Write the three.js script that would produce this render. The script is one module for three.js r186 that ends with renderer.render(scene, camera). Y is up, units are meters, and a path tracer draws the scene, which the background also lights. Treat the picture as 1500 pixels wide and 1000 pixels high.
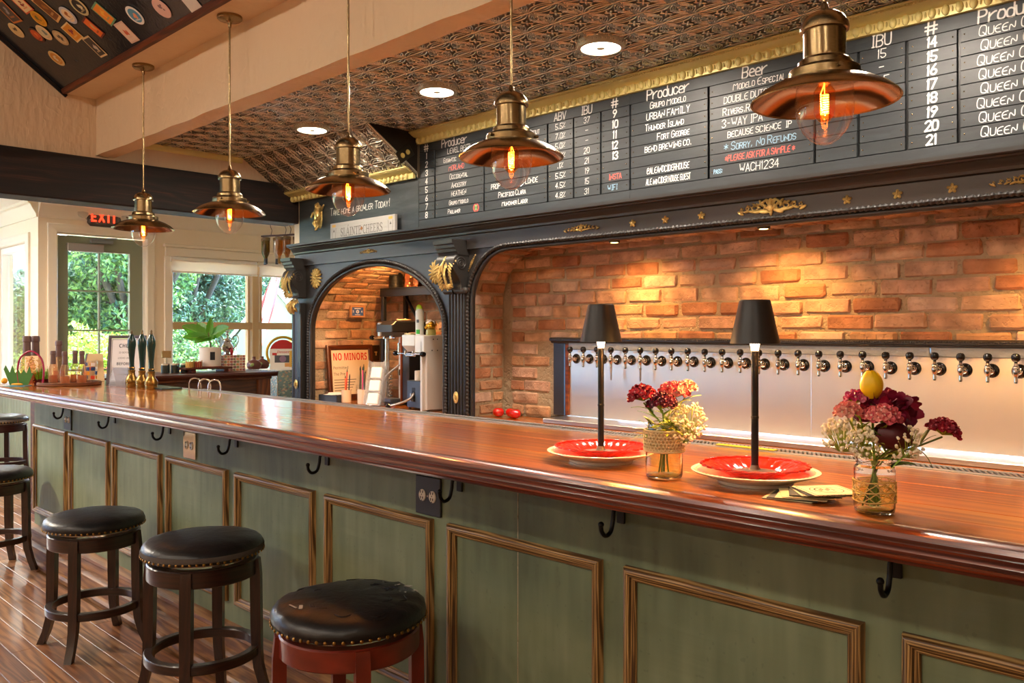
import * as THREE from 'three';
import { mergeGeometries } from 'three/addons/utils/BufferGeometryUtils.js';
import { Sky } from 'three/addons/objects/Sky.js';
import { MarchingCubes } from 'three/addons/objects/MarchingCubes.js';
import { RectAreaLightUniformsLib } from 'three/addons/lights/RectAreaLightUniformsLib.js';

// ------------------------------------------------------------------ camera, sky, sun, exposure
const scene = new THREE.Scene();
const camera = new THREE.PerspectiveCamera(2 * Math.atan(500 / 1233) * 180 / Math.PI, 1.5, 0.05, 400);
camera.position.set(0, 1.4, 0);
camera.lookAt(-0.6989, 1.4, -0.7153);
camera.setViewOffset(1500, 1000, 0, 15, 1500, 1000);
const renderer = new THREE.WebGLRenderer({ antialias: true });
renderer.toneMapping = THREE.LinearToneMapping;
renderer.toneMappingExposure = 3.3;
renderer.shadowMap.enabled = true;
RectAreaLightUniformsLib.init();
const L = { sky: 3.4, sun: 6, disc: 100, room: 100, wash: 1.25, niche: 1.2, table: 0.36, pendant: 0.14 };
const sky = new Sky();
sky.scale.setScalar(10000);
const SUN = new THREE.Vector3(0.22, 0.78, -0.55).normalize();
sky.material.uniforms.turbidity.value = 10;
sky.material.uniforms.rayleigh.value = 0.22;
sky.material.uniforms.mieCoefficient.value = 0.004;
sky.material.uniforms.mieDirectionalG.value = 0.75;
sky.material.uniforms.sunPosition.value.copy(SUN);
scene.add(sky);
scene.environmentIntensity = L.sky;
const sun = new THREE.DirectionalLight(0xfff1dc, L.sun);
sun.name = 'sun';
sun.position.copy(SUN).multiplyScalar(40).add(new THREE.Vector3(-8, 0, -2));
sun.target.position.set(-8, 0, -2);
sun.shadow.mapSize.set(4096, 4096);
Object.assign(sun.shadow.camera, { left: -30, right: 30, top: 30, bottom: -30, near: 1, far: 120 });
scene.add(sun, sun.target);

// ------------------------------------------------------------------ helpers
const V = (x, y, z) => new THREE.Vector3(x, y, z);
const rng = (s) => () => { s = (s + 0x6d2b79f5) | 0; let t = Math.imul(s ^ (s >>> 15), 1 | s); t = (t + Math.imul(t ^ (t >>> 7), 61 | t)) ^ t; return ((t ^ (t >>> 14)) >>> 0) / 4294967296; };
const taken = {};
const numbered = (n) => { const k = taken[n] = (taken[n] ?? -1) + 1; return k ? n + '_' + String(k).padStart(3, '0') : n; };
const TAU = Math.PI * 2, clamp = (x, a = 0, b = 1) => Math.min(b, Math.max(a, x)), mix = (a, b, t) => a + (b - a) * t;

function fin(g) { // plain triangles with position, normal, uv
  if (g.index) g = g.toNonIndexed();
  if (!g.attributes.normal) g.computeVertexNormals();
  if (!g.attributes.uv) g.setAttribute('uv', new THREE.BufferAttribute(new Float32Array(g.attributes.position.count * 2), 2));
  for (const k of Object.keys(g.attributes)) if (!['position', 'normal', 'uv'].includes(k)) g.deleteAttribute(k);
  g.groups = [];
  return g;
}
const merge = (list) => (Array.isArray(list) ? (list.length === 1 ? fin(list[0]) : mergeGeometries(list.flat(9).map(fin))) : list);
// texture coordinates in metres from the main direction of each face; up = grain runs vertically
function uvm(g, up = false, o = [0, 0]) {
  g = fin(g);
  const p = g.attributes.position.array, t = g.attributes.uv.array;
  for (let i = 0; i < p.length / 9; i++) {
    const a = i * 9, ux = p[a + 3] - p[a], uy = p[a + 4] - p[a + 1], uz = p[a + 5] - p[a + 2], vx = p[a + 6] - p[a], vy = p[a + 7] - p[a + 1], vz = p[a + 8] - p[a + 2];
    const nx = Math.abs(uy * vz - uz * vy), ny = Math.abs(uz * vx - ux * vz), nz = Math.abs(ux * vy - uy * vx);
    for (let k = 0; k < 3; k++) {
      const x = p[a + k * 3], y = p[a + k * 3 + 1], z = p[a + k * 3 + 2];
      let u, v;
      if (ny >= nx && ny >= nz) { u = x; v = z; } else if (nz >= nx) { u = x; v = y; } else { u = z; v = y; }
      if (up) [u, v] = [v, u];
      t[(i * 3 + k) * 2] = u + o[0]; t[(i * 3 + k) * 2 + 1] = v + o[1];
    }
  }
  return g;
}
const at = (g, x = 0, y = 0, z = 0, rx = 0, ry = 0, rz = 0, s = 1) => {
  const m = new THREE.Matrix4().compose(V(x, y, z), new THREE.Quaternion().setFromEuler(new THREE.Euler(rx, ry, rz, 'YXZ')), Array.isArray(s) ? V(...s) : V(s, s, s));
  return fin(g.clone()).applyMatrix4(m);
};
const box = (w, h, d, x = 0, y = 0, z = 0) => fin(new THREE.BoxGeometry(w, h, d)).translate(x, y, z);
const span = (x0, x1, y0, y1, z0, z1) => box(x1 - x0, y1 - y0, z1 - z0, (x0 + x1) / 2, (y0 + y1) / 2, (z0 + z1) / 2);
// box with chamfered edges (44 triangles); jit moves the corners of each chamfer a little
function cbox(w, h, d, c = 0.003, jit = null) {
  const P = [], hx = w / 2, hy = h / 2, hz = d / 2, id = {}, idx = [];
  for (const sx of [-1, 1]) for (const sy of [-1, 1]) for (const sz of [-1, 1]) for (let f = 0; f < 3; f++) {
    const p = [sx * (hx - (f === 0 ? 0 : c)), sy * (hy - (f === 1 ? 0 : c)), sz * (hz - (f === 2 ? 0 : c))];
    if (jit) for (let k = 0; k < 3; k++) p[k] += (jit() - 0.5) * c * 0.9;
    id[[sx, sy, sz, f]] = P.length; P.push(p);
  }
  const tri = (a, b, c2) => {
    const A = P[a], B = P[b], C = P[c2], n = V(B[0] - A[0], B[1] - A[1], B[2] - A[2]).cross(V(C[0] - A[0], C[1] - A[1], C[2] - A[2]));
    idx.push(...(n.dot(V((A[0] + B[0] + C[0]) / w, (A[1] + B[1] + C[1]) / h, (A[2] + B[2] + C[2]) / d)) > 0 ? [a, b, c2] : [a, c2, b]));
  };
  const S = [-1, 1];
  for (let f = 0; f < 3; f++) for (const s of S) {
    const q = (a, b) => { const k = [0, 0, 0]; k[f] = s; k[(f + 1) % 3] = a; k[(f + 2) % 3] = b; return id[[...k, f]]; };
    tri(q(-1, -1), q(1, -1), q(1, 1)); tri(q(-1, -1), q(1, 1), q(-1, 1));
  }
  for (let e = 0; e < 3; e++) for (const a of S) for (const b of S) {
    const q = (s, f) => { const k = [0, 0, 0]; k[e] = s; k[(e + 1) % 3] = a; k[(e + 2) % 3] = b; return id[[...k, f]]; };
    const f1 = (e + 1) % 3, f2 = (e + 2) % 3;
    tri(q(-1, f1), q(1, f1), q(1, f2)); tri(q(-1, f1), q(1, f2), q(-1, f2));
  }
  for (const a of S) for (const b of S) for (const c2 of S) tri(id[[a, b, c2, 0]], id[[a, b, c2, 1]], id[[a, b, c2, 2]]);
  const g = new THREE.BufferGeometry();
  g.setAttribute('position', new THREE.Float32BufferAttribute(P.flat(), 3));
  g.setIndex(idx);
  const n = g.toNonIndexed(); n.computeVertexNormals();
  return fin(n);
}
const cspan = (x0, x1, y0, y1, z0, z1, c = 0.003) => cbox(x1 - x0, y1 - y0, z1 - z0, c).translate((x0 + x1) / 2, (y0 + y1) / 2, (z0 + z1) / 2);
// smooth normals across edges flatter than the angle a
function toCreasedNormals(g, a) {
  if (g.index) g = g.toNonIndexed();
  const p = g.attributes.position.array, n = p.length / 3, F = new Float32Array(n), out = new Float32Array(n * 3), at0 = new Map(), cs = Math.cos(a), fn = new Float32Array(n * 3);
  for (let t = 0; t < n; t += 3) {
    const i = t * 3, ux = p[i + 3] - p[i], uy = p[i + 4] - p[i + 1], uz = p[i + 5] - p[i + 2], vx = p[i + 6] - p[i], vy = p[i + 7] - p[i + 1], vz = p[i + 8] - p[i + 2];
    const x = uy * vz - uz * vy, y = uz * vx - ux * vz, z = ux * vy - uy * vx, l = Math.hypot(x, y, z);
    for (let k = 0; k < 3; k++) { F[t + k] = l; if (l > 0) { fn[i + k * 3] = x / l; fn[i + k * 3 + 1] = y / l; fn[i + k * 3 + 2] = z / l; } const q = i + k * 3, key = Math.round(p[q] * 2e5) + ',' + Math.round(p[q + 1] * 2e5) + ',' + Math.round(p[q + 2] * 2e5), s = at0.get(key); if (s) s.push(t + k); else at0.set(key, [t + k]); }
  }
  for (const s of at0.values()) for (const i of s) {
    let x = 0, y = 0, z = 0;
    for (const j of s) if (F[j] > 0 && (fn[i * 3] * fn[j * 3] + fn[i * 3 + 1] * fn[j * 3 + 1] + fn[i * 3 + 2] * fn[j * 3 + 2] >= cs || j === i)) { x += fn[j * 3] * F[j]; y += fn[j * 3 + 1] * F[j]; z += fn[j * 3 + 2] * F[j]; }
    const l = Math.hypot(x, y, z) || 1; out[i * 3] = x / l; out[i * 3 + 1] = y / l; out[i * 3 + 2] = z / l;
  }
  g.setAttribute('normal', new THREE.BufferAttribute(out, 3));
  return g;
}
const crease = (g, a = 0.6) => fin(toCreasedNormals(g, a));
const lathe = (pts, seg = 32, a = 0.6) => crease(new THREE.LatheGeometry(pts.map(([r, y]) => new THREE.Vector2(Math.max(r, 0), y)), seg), a);
const cyl = (r0, r1, h, x = 0, y = 0, z = 0, seg = 20) => fin(new THREE.CylinderGeometry(r1, r0, h, seg)).translate(x, y + h / 2, z);
const rod = (a, b, r, seg = 10, r2 = r) => {
  const A = V(...a), B = V(...b), d = B.clone().sub(A), g = new THREE.CylinderGeometry(r2, r, d.length(), seg);
  g.applyQuaternion(new THREE.Quaternion().setFromUnitVectors(V(0, 1, 0), d.clone().normalize()));
  return fin(g).translate(...A.add(B).multiplyScalar(0.5).toArray());
};
const ball = (r, x = 0, y = 0, z = 0, w = 16, h = 10, s = [1, 1, 1]) => fin(new THREE.SphereGeometry(r, w, h)).scale(...s).translate(x, y, z);
const curve = (pts, closed = false) => new THREE.CatmullRomCurve3(pts.map((p) => V(...p)), closed, 'centripetal');
const tube = (pts, r, n = 24, seg = 8, closed = false) => fin(new THREE.TubeGeometry(pts instanceof THREE.Curve ? pts : curve(pts, closed), n, r, seg, closed));
// closed outline in x, y pushed along z
const extr = (pts, depth, o = {}) => {
  const s = pts instanceof THREE.Shape ? pts : new THREE.Shape(pts.map((p) => new THREE.Vector2(...p)));
  return fin(new THREE.ExtrudeGeometry(s, { depth, bevelEnabled: !!o.bevel, bevelSize: o.bevel, bevelThickness: o.bevel, bevelSegments: o.seg ?? 1, curveSegments: o.curve ?? 12 }));
};
function fixWinding(g) { // after a mirror scale, turn the faces round again
  const p = g.attributes.position.array, n = g.attributes.normal.array, t = g.attributes.uv.array;
  for (let i = 0; i < p.length; i += 9) for (let k = 0; k < 3; k++) { [p[i + 3 + k], p[i + 6 + k]] = [p[i + 6 + k], p[i + 3 + k]]; [n[i + 3 + k], n[i + 6 + k]] = [n[i + 6 + k], n[i + 3 + k]]; }
  for (let i = 0; i < t.length; i += 6) for (let k = 0; k < 2; k++) [t[i + 2 + k], t[i + 4 + k]] = [t[i + 4 + k], t[i + 2 + k]];
  return g;
}
const prof = (pts, x0, x1, z) => { // same as runX with clean winding
  const g = extr(pts, x1 - x0); const p = g.attributes.position.array;
  for (let i = 0; i < p.length; i += 3) { const o = p[i], y = p[i + 1], l = p[i + 2]; p[i] = x0 + l; p[i + 1] = y; p[i + 2] = z + o; }
  fixWinding(g); g.computeVertexNormals(); return crease(g, 0.5);
};
const profZ = (pts, z0, z1, x) => { // outline of [out along +x, y] run along z
  const g = extr(pts, z1 - z0); g.translate(x, 0, z0); g.computeVertexNormals(); return crease(g, 0.5);
};
// four mitred bars round a w x h rectangle in the x, y plane; section = [across inwards, out] from the outer edge
function frameBars(w, h, section) {
  const pos = [], uv = [], C = [[-w / 2, -h / 2, 1, 1], [w / 2, -h / 2, -1, 1], [w / 2, h / 2, -1, -1], [-w / 2, h / 2, 1, -1]];
  const pt = (c, [a, o]) => V(c[0] + c[2] * a, c[1] + c[3] * a, o);
  for (let i = 0; i < 4; i++) for (let k = 0; k < section.length - 1; k++) {
    const a = pt(C[i], section[k]), b = pt(C[(i + 1) % 4], section[k]), c = pt(C[(i + 1) % 4], section[k + 1]), d = pt(C[i], section[k + 1]);
    for (const p of [a, b, c, a, c, d]) { pos.push(p.x, p.y, p.z); uv.push((i % 2 ? p.y : p.x) + i * 0.37, (p === a || p === b ? section[k][0] : section[k + 1][0]) * 1.3 + i * 0.013); }
  }
  const g = new THREE.BufferGeometry();
  g.setAttribute('position', new THREE.Float32BufferAttribute(pos, 3)); g.setAttribute('uv', new THREE.Float32BufferAttribute(uv, 2));
  g.computeVertexNormals();
  return crease(g, 0.9);
}
// rectangle section swept along points; widths may vary
function sweepBox(pts, ws, ds) {
  const pos = [], ring = pts.map((p, i) => { const w = (ws[i] ?? ws[0]) / 2, d = (ds[i] ?? ds[0]) / 2; return [[-w, -d], [w, -d], [w, d], [-w, d]].map(([a, b]) => V(p[0] + a, p[1], p[2] + b)); });
  const q = (a, b, c, d) => { for (const p of [a, b, c, a, c, d]) pos.push(p.x, p.y, p.z); };
  for (let i = 0; i < pts.length - 1; i++) for (let k = 0; k < 4; k++) q(ring[i][k], ring[i + 1][k], ring[i + 1][(k + 1) % 4], ring[i][(k + 1) % 4]);
  const e = ring[ring.length - 1], s = ring[0];
  q(s[0], s[1], s[2], s[3]); q(e[3], e[2], e[1], e[0]);
  const g = new THREE.BufferGeometry();
  g.setAttribute('position', new THREE.Float32BufferAttribute(pos, 3));
  g.computeVertexNormals();
  return crease(g, 0.5);
}
// grid surface from f(u, v) -> [x, y, z]
function sheet(nu, nv, f, closeU = false) {
  const pos = [], uv = [], idx = [];
  for (let j = 0; j <= nv; j++) for (let i = 0; i <= nu; i++) { pos.push(...f(i / nu, j / nv)); uv.push(i / nu, j / nv); }
  for (let j = 0; j < nv; j++) for (let i = 0; i < nu; i++) { const a = j * (nu + 1) + i, b = a + 1, c = a + nu + 1, d = c + 1; idx.push(a, b, d, a, d, c); }
  const g = new THREE.BufferGeometry();
  g.setAttribute('position', new THREE.Float32BufferAttribute(pos, 3));
  g.setAttribute('uv', new THREE.Float32BufferAttribute(uv, 2));
  g.setIndex(idx); g.computeVertexNormals();
  return fin(g);
}
// twisted rope along a curve
function rope(c, r, n, turns, seg = 8) {
  const fr = c.computeFrenetFrames(n, false), P = c.getSpacedPoints(n);
  const N0 = V(0, 0, 1);
  return sheet(seg, n, (u, v) => {
    const i = Math.round(v * n), th = u * TAU, T = fr.tangents[i], B = new THREE.Vector3().crossVectors(T, N0).normalize();
    const rr = r * (0.55 + 0.55 * Math.abs(Math.sin(v * turns * Math.PI + th / 2)));
    return P[i].clone().addScaledVector(N0, Math.cos(th) * rr).addScaledVector(B, Math.sin(th) * rr).toArray();
  });
}

// things, parts, structure
function thing(name, label, category, [x, y, z] = [0, 0, 0], turn = 0, group) {
  const o = new THREE.Group(); o.name = numbered(name); o.position.set(x, y, z); o.rotation.y = turn;
  o.userData = { label, category }; if (group) o.userData.group = group;
  scene.add(o); return o;
}
function part(parent, name, geo, mat, label) {
  const m = new THREE.Mesh(merge(geo), mat); m.name = name; if (label) m.userData.label = label;
  parent.add(m); return m;
}
function solo(name, label, category, geo, mat, pos = [0, 0, 0], turn = 0, group) {
  const m = new THREE.Mesh(merge(geo), mat); m.name = numbered(name); m.position.set(...pos); m.rotation.y = turn;
  m.userData = { label, category }; if (group) m.userData.group = group;
  scene.add(m); return m;
}
function struct(name, geo, mat, parent) {
  const m = new THREE.Mesh(merge(geo), mat); m.name = parent ? name : numbered(name);
  if (!parent) m.userData.kind = 'structure';
  (parent ?? scene).add(m); return m;
}
function copy(o, label, [x, y, z], turn = 0, scale) {
  const c = o.clone(); c.name = numbered(o.name.replace(/_\d{3}$/, '')); c.userData = { ...o.userData, label };
  c.position.set(x, y, z); c.rotation.y = turn; if (scale) c.scale.setScalar(scale);
  scene.add(c); return c;
}

// ------------------------------------------------------------------ textures
function hash(x, y, s) { let h = Math.imul(x, 374761393) ^ Math.imul(y, 668265263) ^ Math.imul(s, 1442695041); h = Math.imul(h ^ (h >>> 13), 1274126177); return ((h ^ (h >>> 16)) >>> 0) / 4294967296; }
function vnoise(x, y, px, py, s) {
  const ix = Math.floor(x), iy = Math.floor(y), fx = x - ix, fy = y - iy, u = fx * fx * (3 - 2 * fx), v = fy * fy * (3 - 2 * fy);
  const w = (a, p) => ((a % p) + p) % p, h = (i, j) => hash(w(i, px), w(j, py), s);
  return mix(mix(h(ix, iy), h(ix + 1, iy), u), mix(h(ix, iy + 1), h(ix + 1, iy + 1), u), v);
}
function fbm(u, v, fx, fy, oct, s, gain = 0.5) {
  let a = 0, w = 0, g = 1;
  for (let i = 0; i < oct; i++) { a += g * vnoise(u * fx, v * fy, fx, fy, s + i * 17); w += g; g *= gain; fx *= 2; fy *= 2; }
  return a / w;
}
function tex(w, h, f, size, srgb = true) { // f(u, v) -> [r, g, b] 0..1 (display values when srgb)
  const d = new Uint8Array(w * h * 4);
  for (let y = 0; y < h; y++) for (let x = 0; x < w; x++) {
    const c = f((x + 0.5) / w, (y + 0.5) / h), i = (y * w + x) * 4;
    for (let k = 0; k < 3; k++) d[i + k] = clamp(c[k] ?? c[0]) * 255;
    d[i + 3] = 255;
  }
  const t = new THREE.DataTexture(d, w, h); t.wrapS = t.wrapT = THREE.RepeatWrapping; t.magFilter = THREE.LinearFilter; t.minFilter = THREE.LinearMipmapLinearFilter; t.generateMipmaps = true;
  if (srgb) t.colorSpace = THREE.SRGBColorSpace;
  if (size) t.repeat.set(1 / size[0], 1 / size[1]);
  t.needsUpdate = true; return t;
}
const ramp = (t, ...cs) => { t = clamp(t) * (cs.length - 1); const i = Math.min(Math.floor(t), cs.length - 2), f = t - i; return cs[i].map((c, k) => mix(c, cs[i + 1][k], f)); };
const hex = (n) => [(n >> 16 & 255) / 255, (n >> 8 & 255) / 255, (n & 255) / 255];
function woodTex(cs, s, size = [1.2, 0.4], fine = 40) {
  return tex(512, 512, (u, v) => {
    const warp = fbm(u, v, 3, 5, 3, s) - 0.5, ring = 0.5 + 0.5 * Math.sin((v * 7 + warp * 2.4) * TAU);
    const g = fbm(u, v + 0, 6, fine * 2, 3, s + 9), big = fbm(u, v, 2, 4, 2, s + 5);
    return ramp(0.42 * ring + 0.38 * g + 0.35 * (big - 0.3), ...cs);
  }, size);
}
function canvasTex(w, h, draw) {
  const c = document.createElement('canvas'); c.width = w; c.height = h;
  const x = c.getContext('2d'); draw(x, w, h);
  const t = new THREE.CanvasTexture(c); t.colorSpace = THREE.SRGBColorSpace; t.anisotropy = 8; return t;
}
const grayTex = (f, size, n = 512) => tex(n, n, (u, v) => { const a = f(u, v); return [a, a, a]; }, size, false);
const T = {
  plaster: grayTex((u, v) => { const a = fbm(u, v, 5, 5, 5, 3), r = Math.abs(fbm(u, v, 9, 7, 3, 8) - 0.5) * 2, st = fbm(u, v, 26, 7, 3, 12); return clamp(0.4 * a + 0.4 * st + 0.12 * Math.pow(1 - r, 6)); }, [0.7, 0.7]),
  fine: grayTex((u, v) => fbm(u, v, 40, 40, 3, 21), [0.4, 0.4]),
  leather: grayTex((u, v) => { const a = fbm(u, v, 30, 30, 3, 31), b = Math.abs(fbm(u, v, 8, 8, 4, 35) - 0.5) * 2; return clamp(0.55 * a + 0.45 * Math.min(1, b * 4)); }, [0.3, 0.3]),
  brick: grayTex((u, v) => clamp(fbm(u, v, 14, 14, 5, 41) * 0.8 + 0.1 - 0.3 * clamp((fbm(u, v, 50, 50, 2, 44) - 0.58) * 4)), [0.5, 0.5]),
  brush: grayTex((u, v) => fbm(u, v, 4, 160, 2, 51) , [0.6, 0.3]),
  scuff: grayTex((u, v) => clamp(0.25 + 0.5 * fbm(u, v, 5, 40, 4, 61) * fbm(u, v, 6, 6, 4, 66) * 2), [1.3, 0.8]),
  green: tex(1024, 1024, (u, v) => {
    const m = fbm(u, v, 4, 4, 5, 71), s = fbm(u, v, 60, 8, 3, 75), sp = fbm(u, v, 120, 120, 2, 78), cl = fbm(u, v, 7, 9, 4, 80);
    const c = ramp(0.25 + 0.9 * (m - 0.35) + 0.35 * (s - 0.5), hex(0x434c36), hex(0x5f6a4e), hex(0x768062), hex(0x8a927a));
    const w = clamp((cl - 0.62) * 4) * 0.25, d = sp > 0.84 ? 0.93 : 1;
    return c.map((x, k) => mix(x, [0.56, 0.6, 0.52][k], w) * d);
  }, [1.7, 1.7]),
  barTop: woodTex([hex(0x7e4510), hex(0x9c5c18), hex(0xb67420), hex(0xc48832)], 101, [2.4, 0.28]),
  rail: woodTex([hex(0x2a0c05), hex(0x541c0a), hex(0x7a3010), hex(0x8c3e18)], 111, [1.3, 0.12]),
  dark: woodTex([hex(0x080504), hex(0x140b08), hex(0x20100a), hex(0x542a16)], 121, [1.6, 0.5]),
  stool: woodTex([hex(0x120705), hex(0x220e08), hex(0x30160d), hex(0x3e1e12)], 131, [0.6, 0.12]),
  floor: woodTex([hex(0x54331f), hex(0x80583c), hex(0xa67a54), hex(0xba9068)], 141, [1.3, 0.25]),
  gilt: woodTex([hex(0x22140a), hex(0x5c4020), hex(0xa88450), hex(0xccaa74)], 151, [0.9, 0.05], 20),
  oak: woodTex([hex(0x3c2410), hex(0x6a4422), hex(0x8a6034), hex(0xa3794a)], 161, [1.0, 0.3]),
  mottle: tex(256, 256, (u, v) => { const a = fbm(u, v, 8, 8, 5, 171); return [0.6 + 0.4 * a, 0.6 + 0.4 * a, 0.6 + 0.4 * a]; }, [0.5, 0.5]),
  chalk: tex(512, 512, (u, v) => { const a = fbm(u, v, 5, 8, 5, 181), b = fbm(u, v, 60, 6, 3, 186); return ramp(a * 0.7 + b * 0.3, hex(0x1c2022), hex(0x2c3133), hex(0x41474a)); }, [1, 0.6]),
};
const std = (o) => new THREE.MeshStandardMaterial(o), phy = (o) => new THREE.MeshPhysicalMaterial(o);
const C = (n) => new THREE.Color(n);
const M = {
  plaster: std({ color: C(0xdcc4a4), roughness: 0.85, bumpMap: T.plaster, bumpScale: 0.012 }),
  cream: std({ color: C(0xecdabe), roughness: 0.7, bumpMap: T.plaster, bumpScale: 0.002 }),
  trim: std({ color: C(0xeadcc4), roughness: 0.45 }),
  white: std({ color: C(0xece6da), roughness: 0.5 }),
  dark: std({ map: T.dark, roughness: 0.68, bumpMap: T.scuff, bumpScale: 0.003 }),
  navy: std({ color: C(0x23262d), roughness: 0.32, roughnessMap: T.mottle, bumpMap: T.fine, bumpScale: 0.0006 }),
  floor: [0xffffff, 0xe6d2c4, 0xfff0e0, 0xd8c0b0].map((c) => phy({ map: T.floor, color: C(c), roughness: 0.33, clearcoat: 0.35, clearcoatRoughness: 0.22, bumpMap: T.scuff, bumpScale: 0.001 })),
  bar: [0xffffff, 0xffe2cc, 0xf2d2b8, 0xffeedd].map((c) => phy({ map: T.barTop, color: C(c), roughness: 0.32, clearcoat: 1, clearcoatRoughness: 0.1, bumpMap: T.scuff, bumpScale: 0.0005 })),
  rail: phy({ map: T.rail, roughness: 0.3, clearcoat: 0.9, clearcoatRoughness: 0.12 }),
  green: std({ map: T.green, roughness: 0.55, bumpMap: T.scuff, bumpScale: 0.0012 }),
  gilt: std({ map: T.gilt, roughness: 0.38, bumpMap: T.scuff, bumpScale: 0.001 }),
  base: std({ map: T.oak, roughness: 0.5 }),
  stool: phy({ map: T.stool, roughness: 0.35, clearcoat: 0.5, clearcoatRoughness: 0.2 }),
  redwood: phy({ color: C(0x8c2a14), map: T.mottle, roughness: 0.35, clearcoat: 0.5, clearcoatRoughness: 0.2 }),
  leather: std({ color: C(0x17181a), roughness: 0.36, bumpMap: T.leather, bumpScale: 0.0008 }),
  torn: std({ color: C(0xb8b3aa), roughness: 0.9 }),
  studs: std({ color: C(0x9c7840), metalness: 1, roughness: 0.32 }),
  brass: std({ color: C(0x95805c), metalness: 1, roughness: 0.22, bumpMap: T.brush, bumpScale: 0.0001 }),
  copper: std({ color: C(0xb08c74), metalness: 1, roughness: 0.16 }),
  gold: std({ color: C(0xd8ba74), metalness: 0.85, roughness: 0.32, bumpMap: T.fine, bumpScale: 0.0015 }),
  black: std({ color: C(0x262524), roughness: 0.4, bumpMap: T.fine, bumpScale: 0.0003 }),
  blackIron: std({ color: C(0x0e0f10), roughness: 0.4, metalness: 0.4 }),
  chalk: std({ map: T.chalk, roughness: 0.55 }),
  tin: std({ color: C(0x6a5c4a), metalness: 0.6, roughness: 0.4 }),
  tinRaised: std({ color: C(0xd6cfbc), metalness: 0.8, roughness: 0.26 }),  // paler ridges of two-tone tin; their gleam is put into the colour
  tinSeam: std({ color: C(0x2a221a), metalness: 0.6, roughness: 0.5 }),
  crown: std({ color: C(0xe2d48c), roughness: 0.42, metalness: 0.15, bumpMap: T.fine, bumpScale: 0.0006 }),
  steel: std({ color: C(0xbdbab4), metalness: 1, roughness: 0.3, bumpMap: T.brush, bumpScale: 0.00012 }),
  wallSteel: phy({ color: C(0xe4ddd2), metalness: 0.92, roughness: 0.38, anisotropy: 0.6, bumpMap: T.brush, bumpScale: 0.00006 }),
  chrome: std({ color: C(0xd8d6d2), metalness: 1, roughness: 0.08 }),
  grit: std({ color: C(0x8d9293), metalness: 0.6, roughness: 0.55, bumpMap: T.fine, bumpScale: 0.002 }),
  mortar: std({ color: C(0x9c8c72), roughness: 0.95, bumpMap: T.brick, bumpScale: 0.012 }),
  ball: std({ color: C(0x101010), roughness: 0.1 }),
  plastic: std({ color: C(0x1a1a1c), roughness: 0.45 }),
  glass: phy({ color: C(0xffffff), transmission: 1, roughness: 0.02, thickness: 0, ior: 1.7 }),
  solid: phy({ color: C(0xffffff), transmission: 1, roughness: 0.0, thickness: 0.003, ior: 1.48 }),
  pane: phy({ color: C(0xf4faf8), transmission: 1, roughness: 0, thickness: 0, ior: 1.45 }),
};
const plain = (c, r = 0.6, o = {}) => std({ color: C(c), roughness: r, ...o });
const bricks = [0xd2a078, 0xdcac80, 0xca9068, 0xe0ba98, 0xd6ac90, 0xe4c4ac, 0xbe8460, 0xdab090].map((c) => std({ color: C(c), map: T.mottle, roughness: 0.88, bumpMap: T.brick, bumpScale: 0.008 }));
// ------------------------------------------------------------------ floor
const floor = struct('floor', uvm(span(-11.3, 3.2, -0.12, -0.008, -6.3, 4.3)), M.base);
{
  const r = rng(5), vars = [0.8, 1.05, 1.3].map((l, i) => uvm(cbox(l - 0.002, 0.012, 0.0942, 0.0013), false, [i * 0.37, i * 0.11]));
  const lens = [0.8, 1.05, 1.3];
  for (let k = 0; k < 20; k++) {
    const z = -0.76 - k * 0.096, near = z > -1.62, x1 = near ? -1.6 - r() * 0.6 : -5.75;
    for (let x = -9.0 - r() * 0.7; x < x1;) {
      const i = Math.floor(r() * 3), m = struct('floor_plank', vars[i], M.floor[Math.floor(r() * 4)], floor);
      m.position.set(x + lens[i] / 2, -0.006, z); x += lens[i];
    }
  }
}
// ------------------------------------------------------------------ walls
const FW = [[-10.6, -8.2]];
struct('wall_front', uvm(merge([span(-11.2, 3.15, 0, 0.7, 4, 4.15), span(-11.2, 3.15, 2.5, 4.9, 4, 4.15), span(-11.2, -10.6, 0.7, 2.5, 4, 4.15), span(-8.2, 3.15, 0.7, 2.5, 4, 4.15)])), M.plaster);
for (const [a, b] of FW) {
  const w = struct('window_3', at(frameBars(b - a, 1.8, [[0, 0], [0, 0.05], [0.07, 0.05], [0.07, 0]]), (a + b) / 2, 1.6, 4), M.trim);
  struct('window_pane', span(a, b, 0.7, 2.5, 4.06, 4.062), M.pane, w);
}
struct('wall_right', uvm(span(3, 3.15, 0, 4.9, -4.1, 4.15)), M.plaster);
struct('wall_left', uvm(merge([span(-11.2, -11.05, 0, 0.7, -2.6, 4.0), span(-11.2, -11.05, 2.5, 2.8, -2.6, 4.0), span(-11.2, -11.05, 0.7, 2.5, -2.6, -1.8), span(-11.2, -11.05, 0.7, 2.5, 2.6, 4.0)])), M.cream);
{ const w = struct('window_4', at(frameBars(4.4, 1.8, [[0, 0], [0, 0.05], [0.07, 0.05], [0.07, 0]]), -11.05, 1.6, 0.4, 0, Math.PI / 2), M.trim); struct('window_pane', span(-11.13, -11.128, 0.7, 2.5, -1.8, 2.6), M.pane, w); }
struct('wall_rear', uvm(span(-9.05, -5.4, 0, 2.8, -6.25, -6.1)), M.cream);
// the end wall of the bar room above the timber beam
struct('wall_gable', uvm(span(-5.76, -5.6, 2.47, 4.95, -3.45, 4.15)), M.plaster);
struct('wall_side', uvm(span(-5.62, -5.46, 0, 2.7, -6.1, -3.40)), M.cream);
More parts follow.
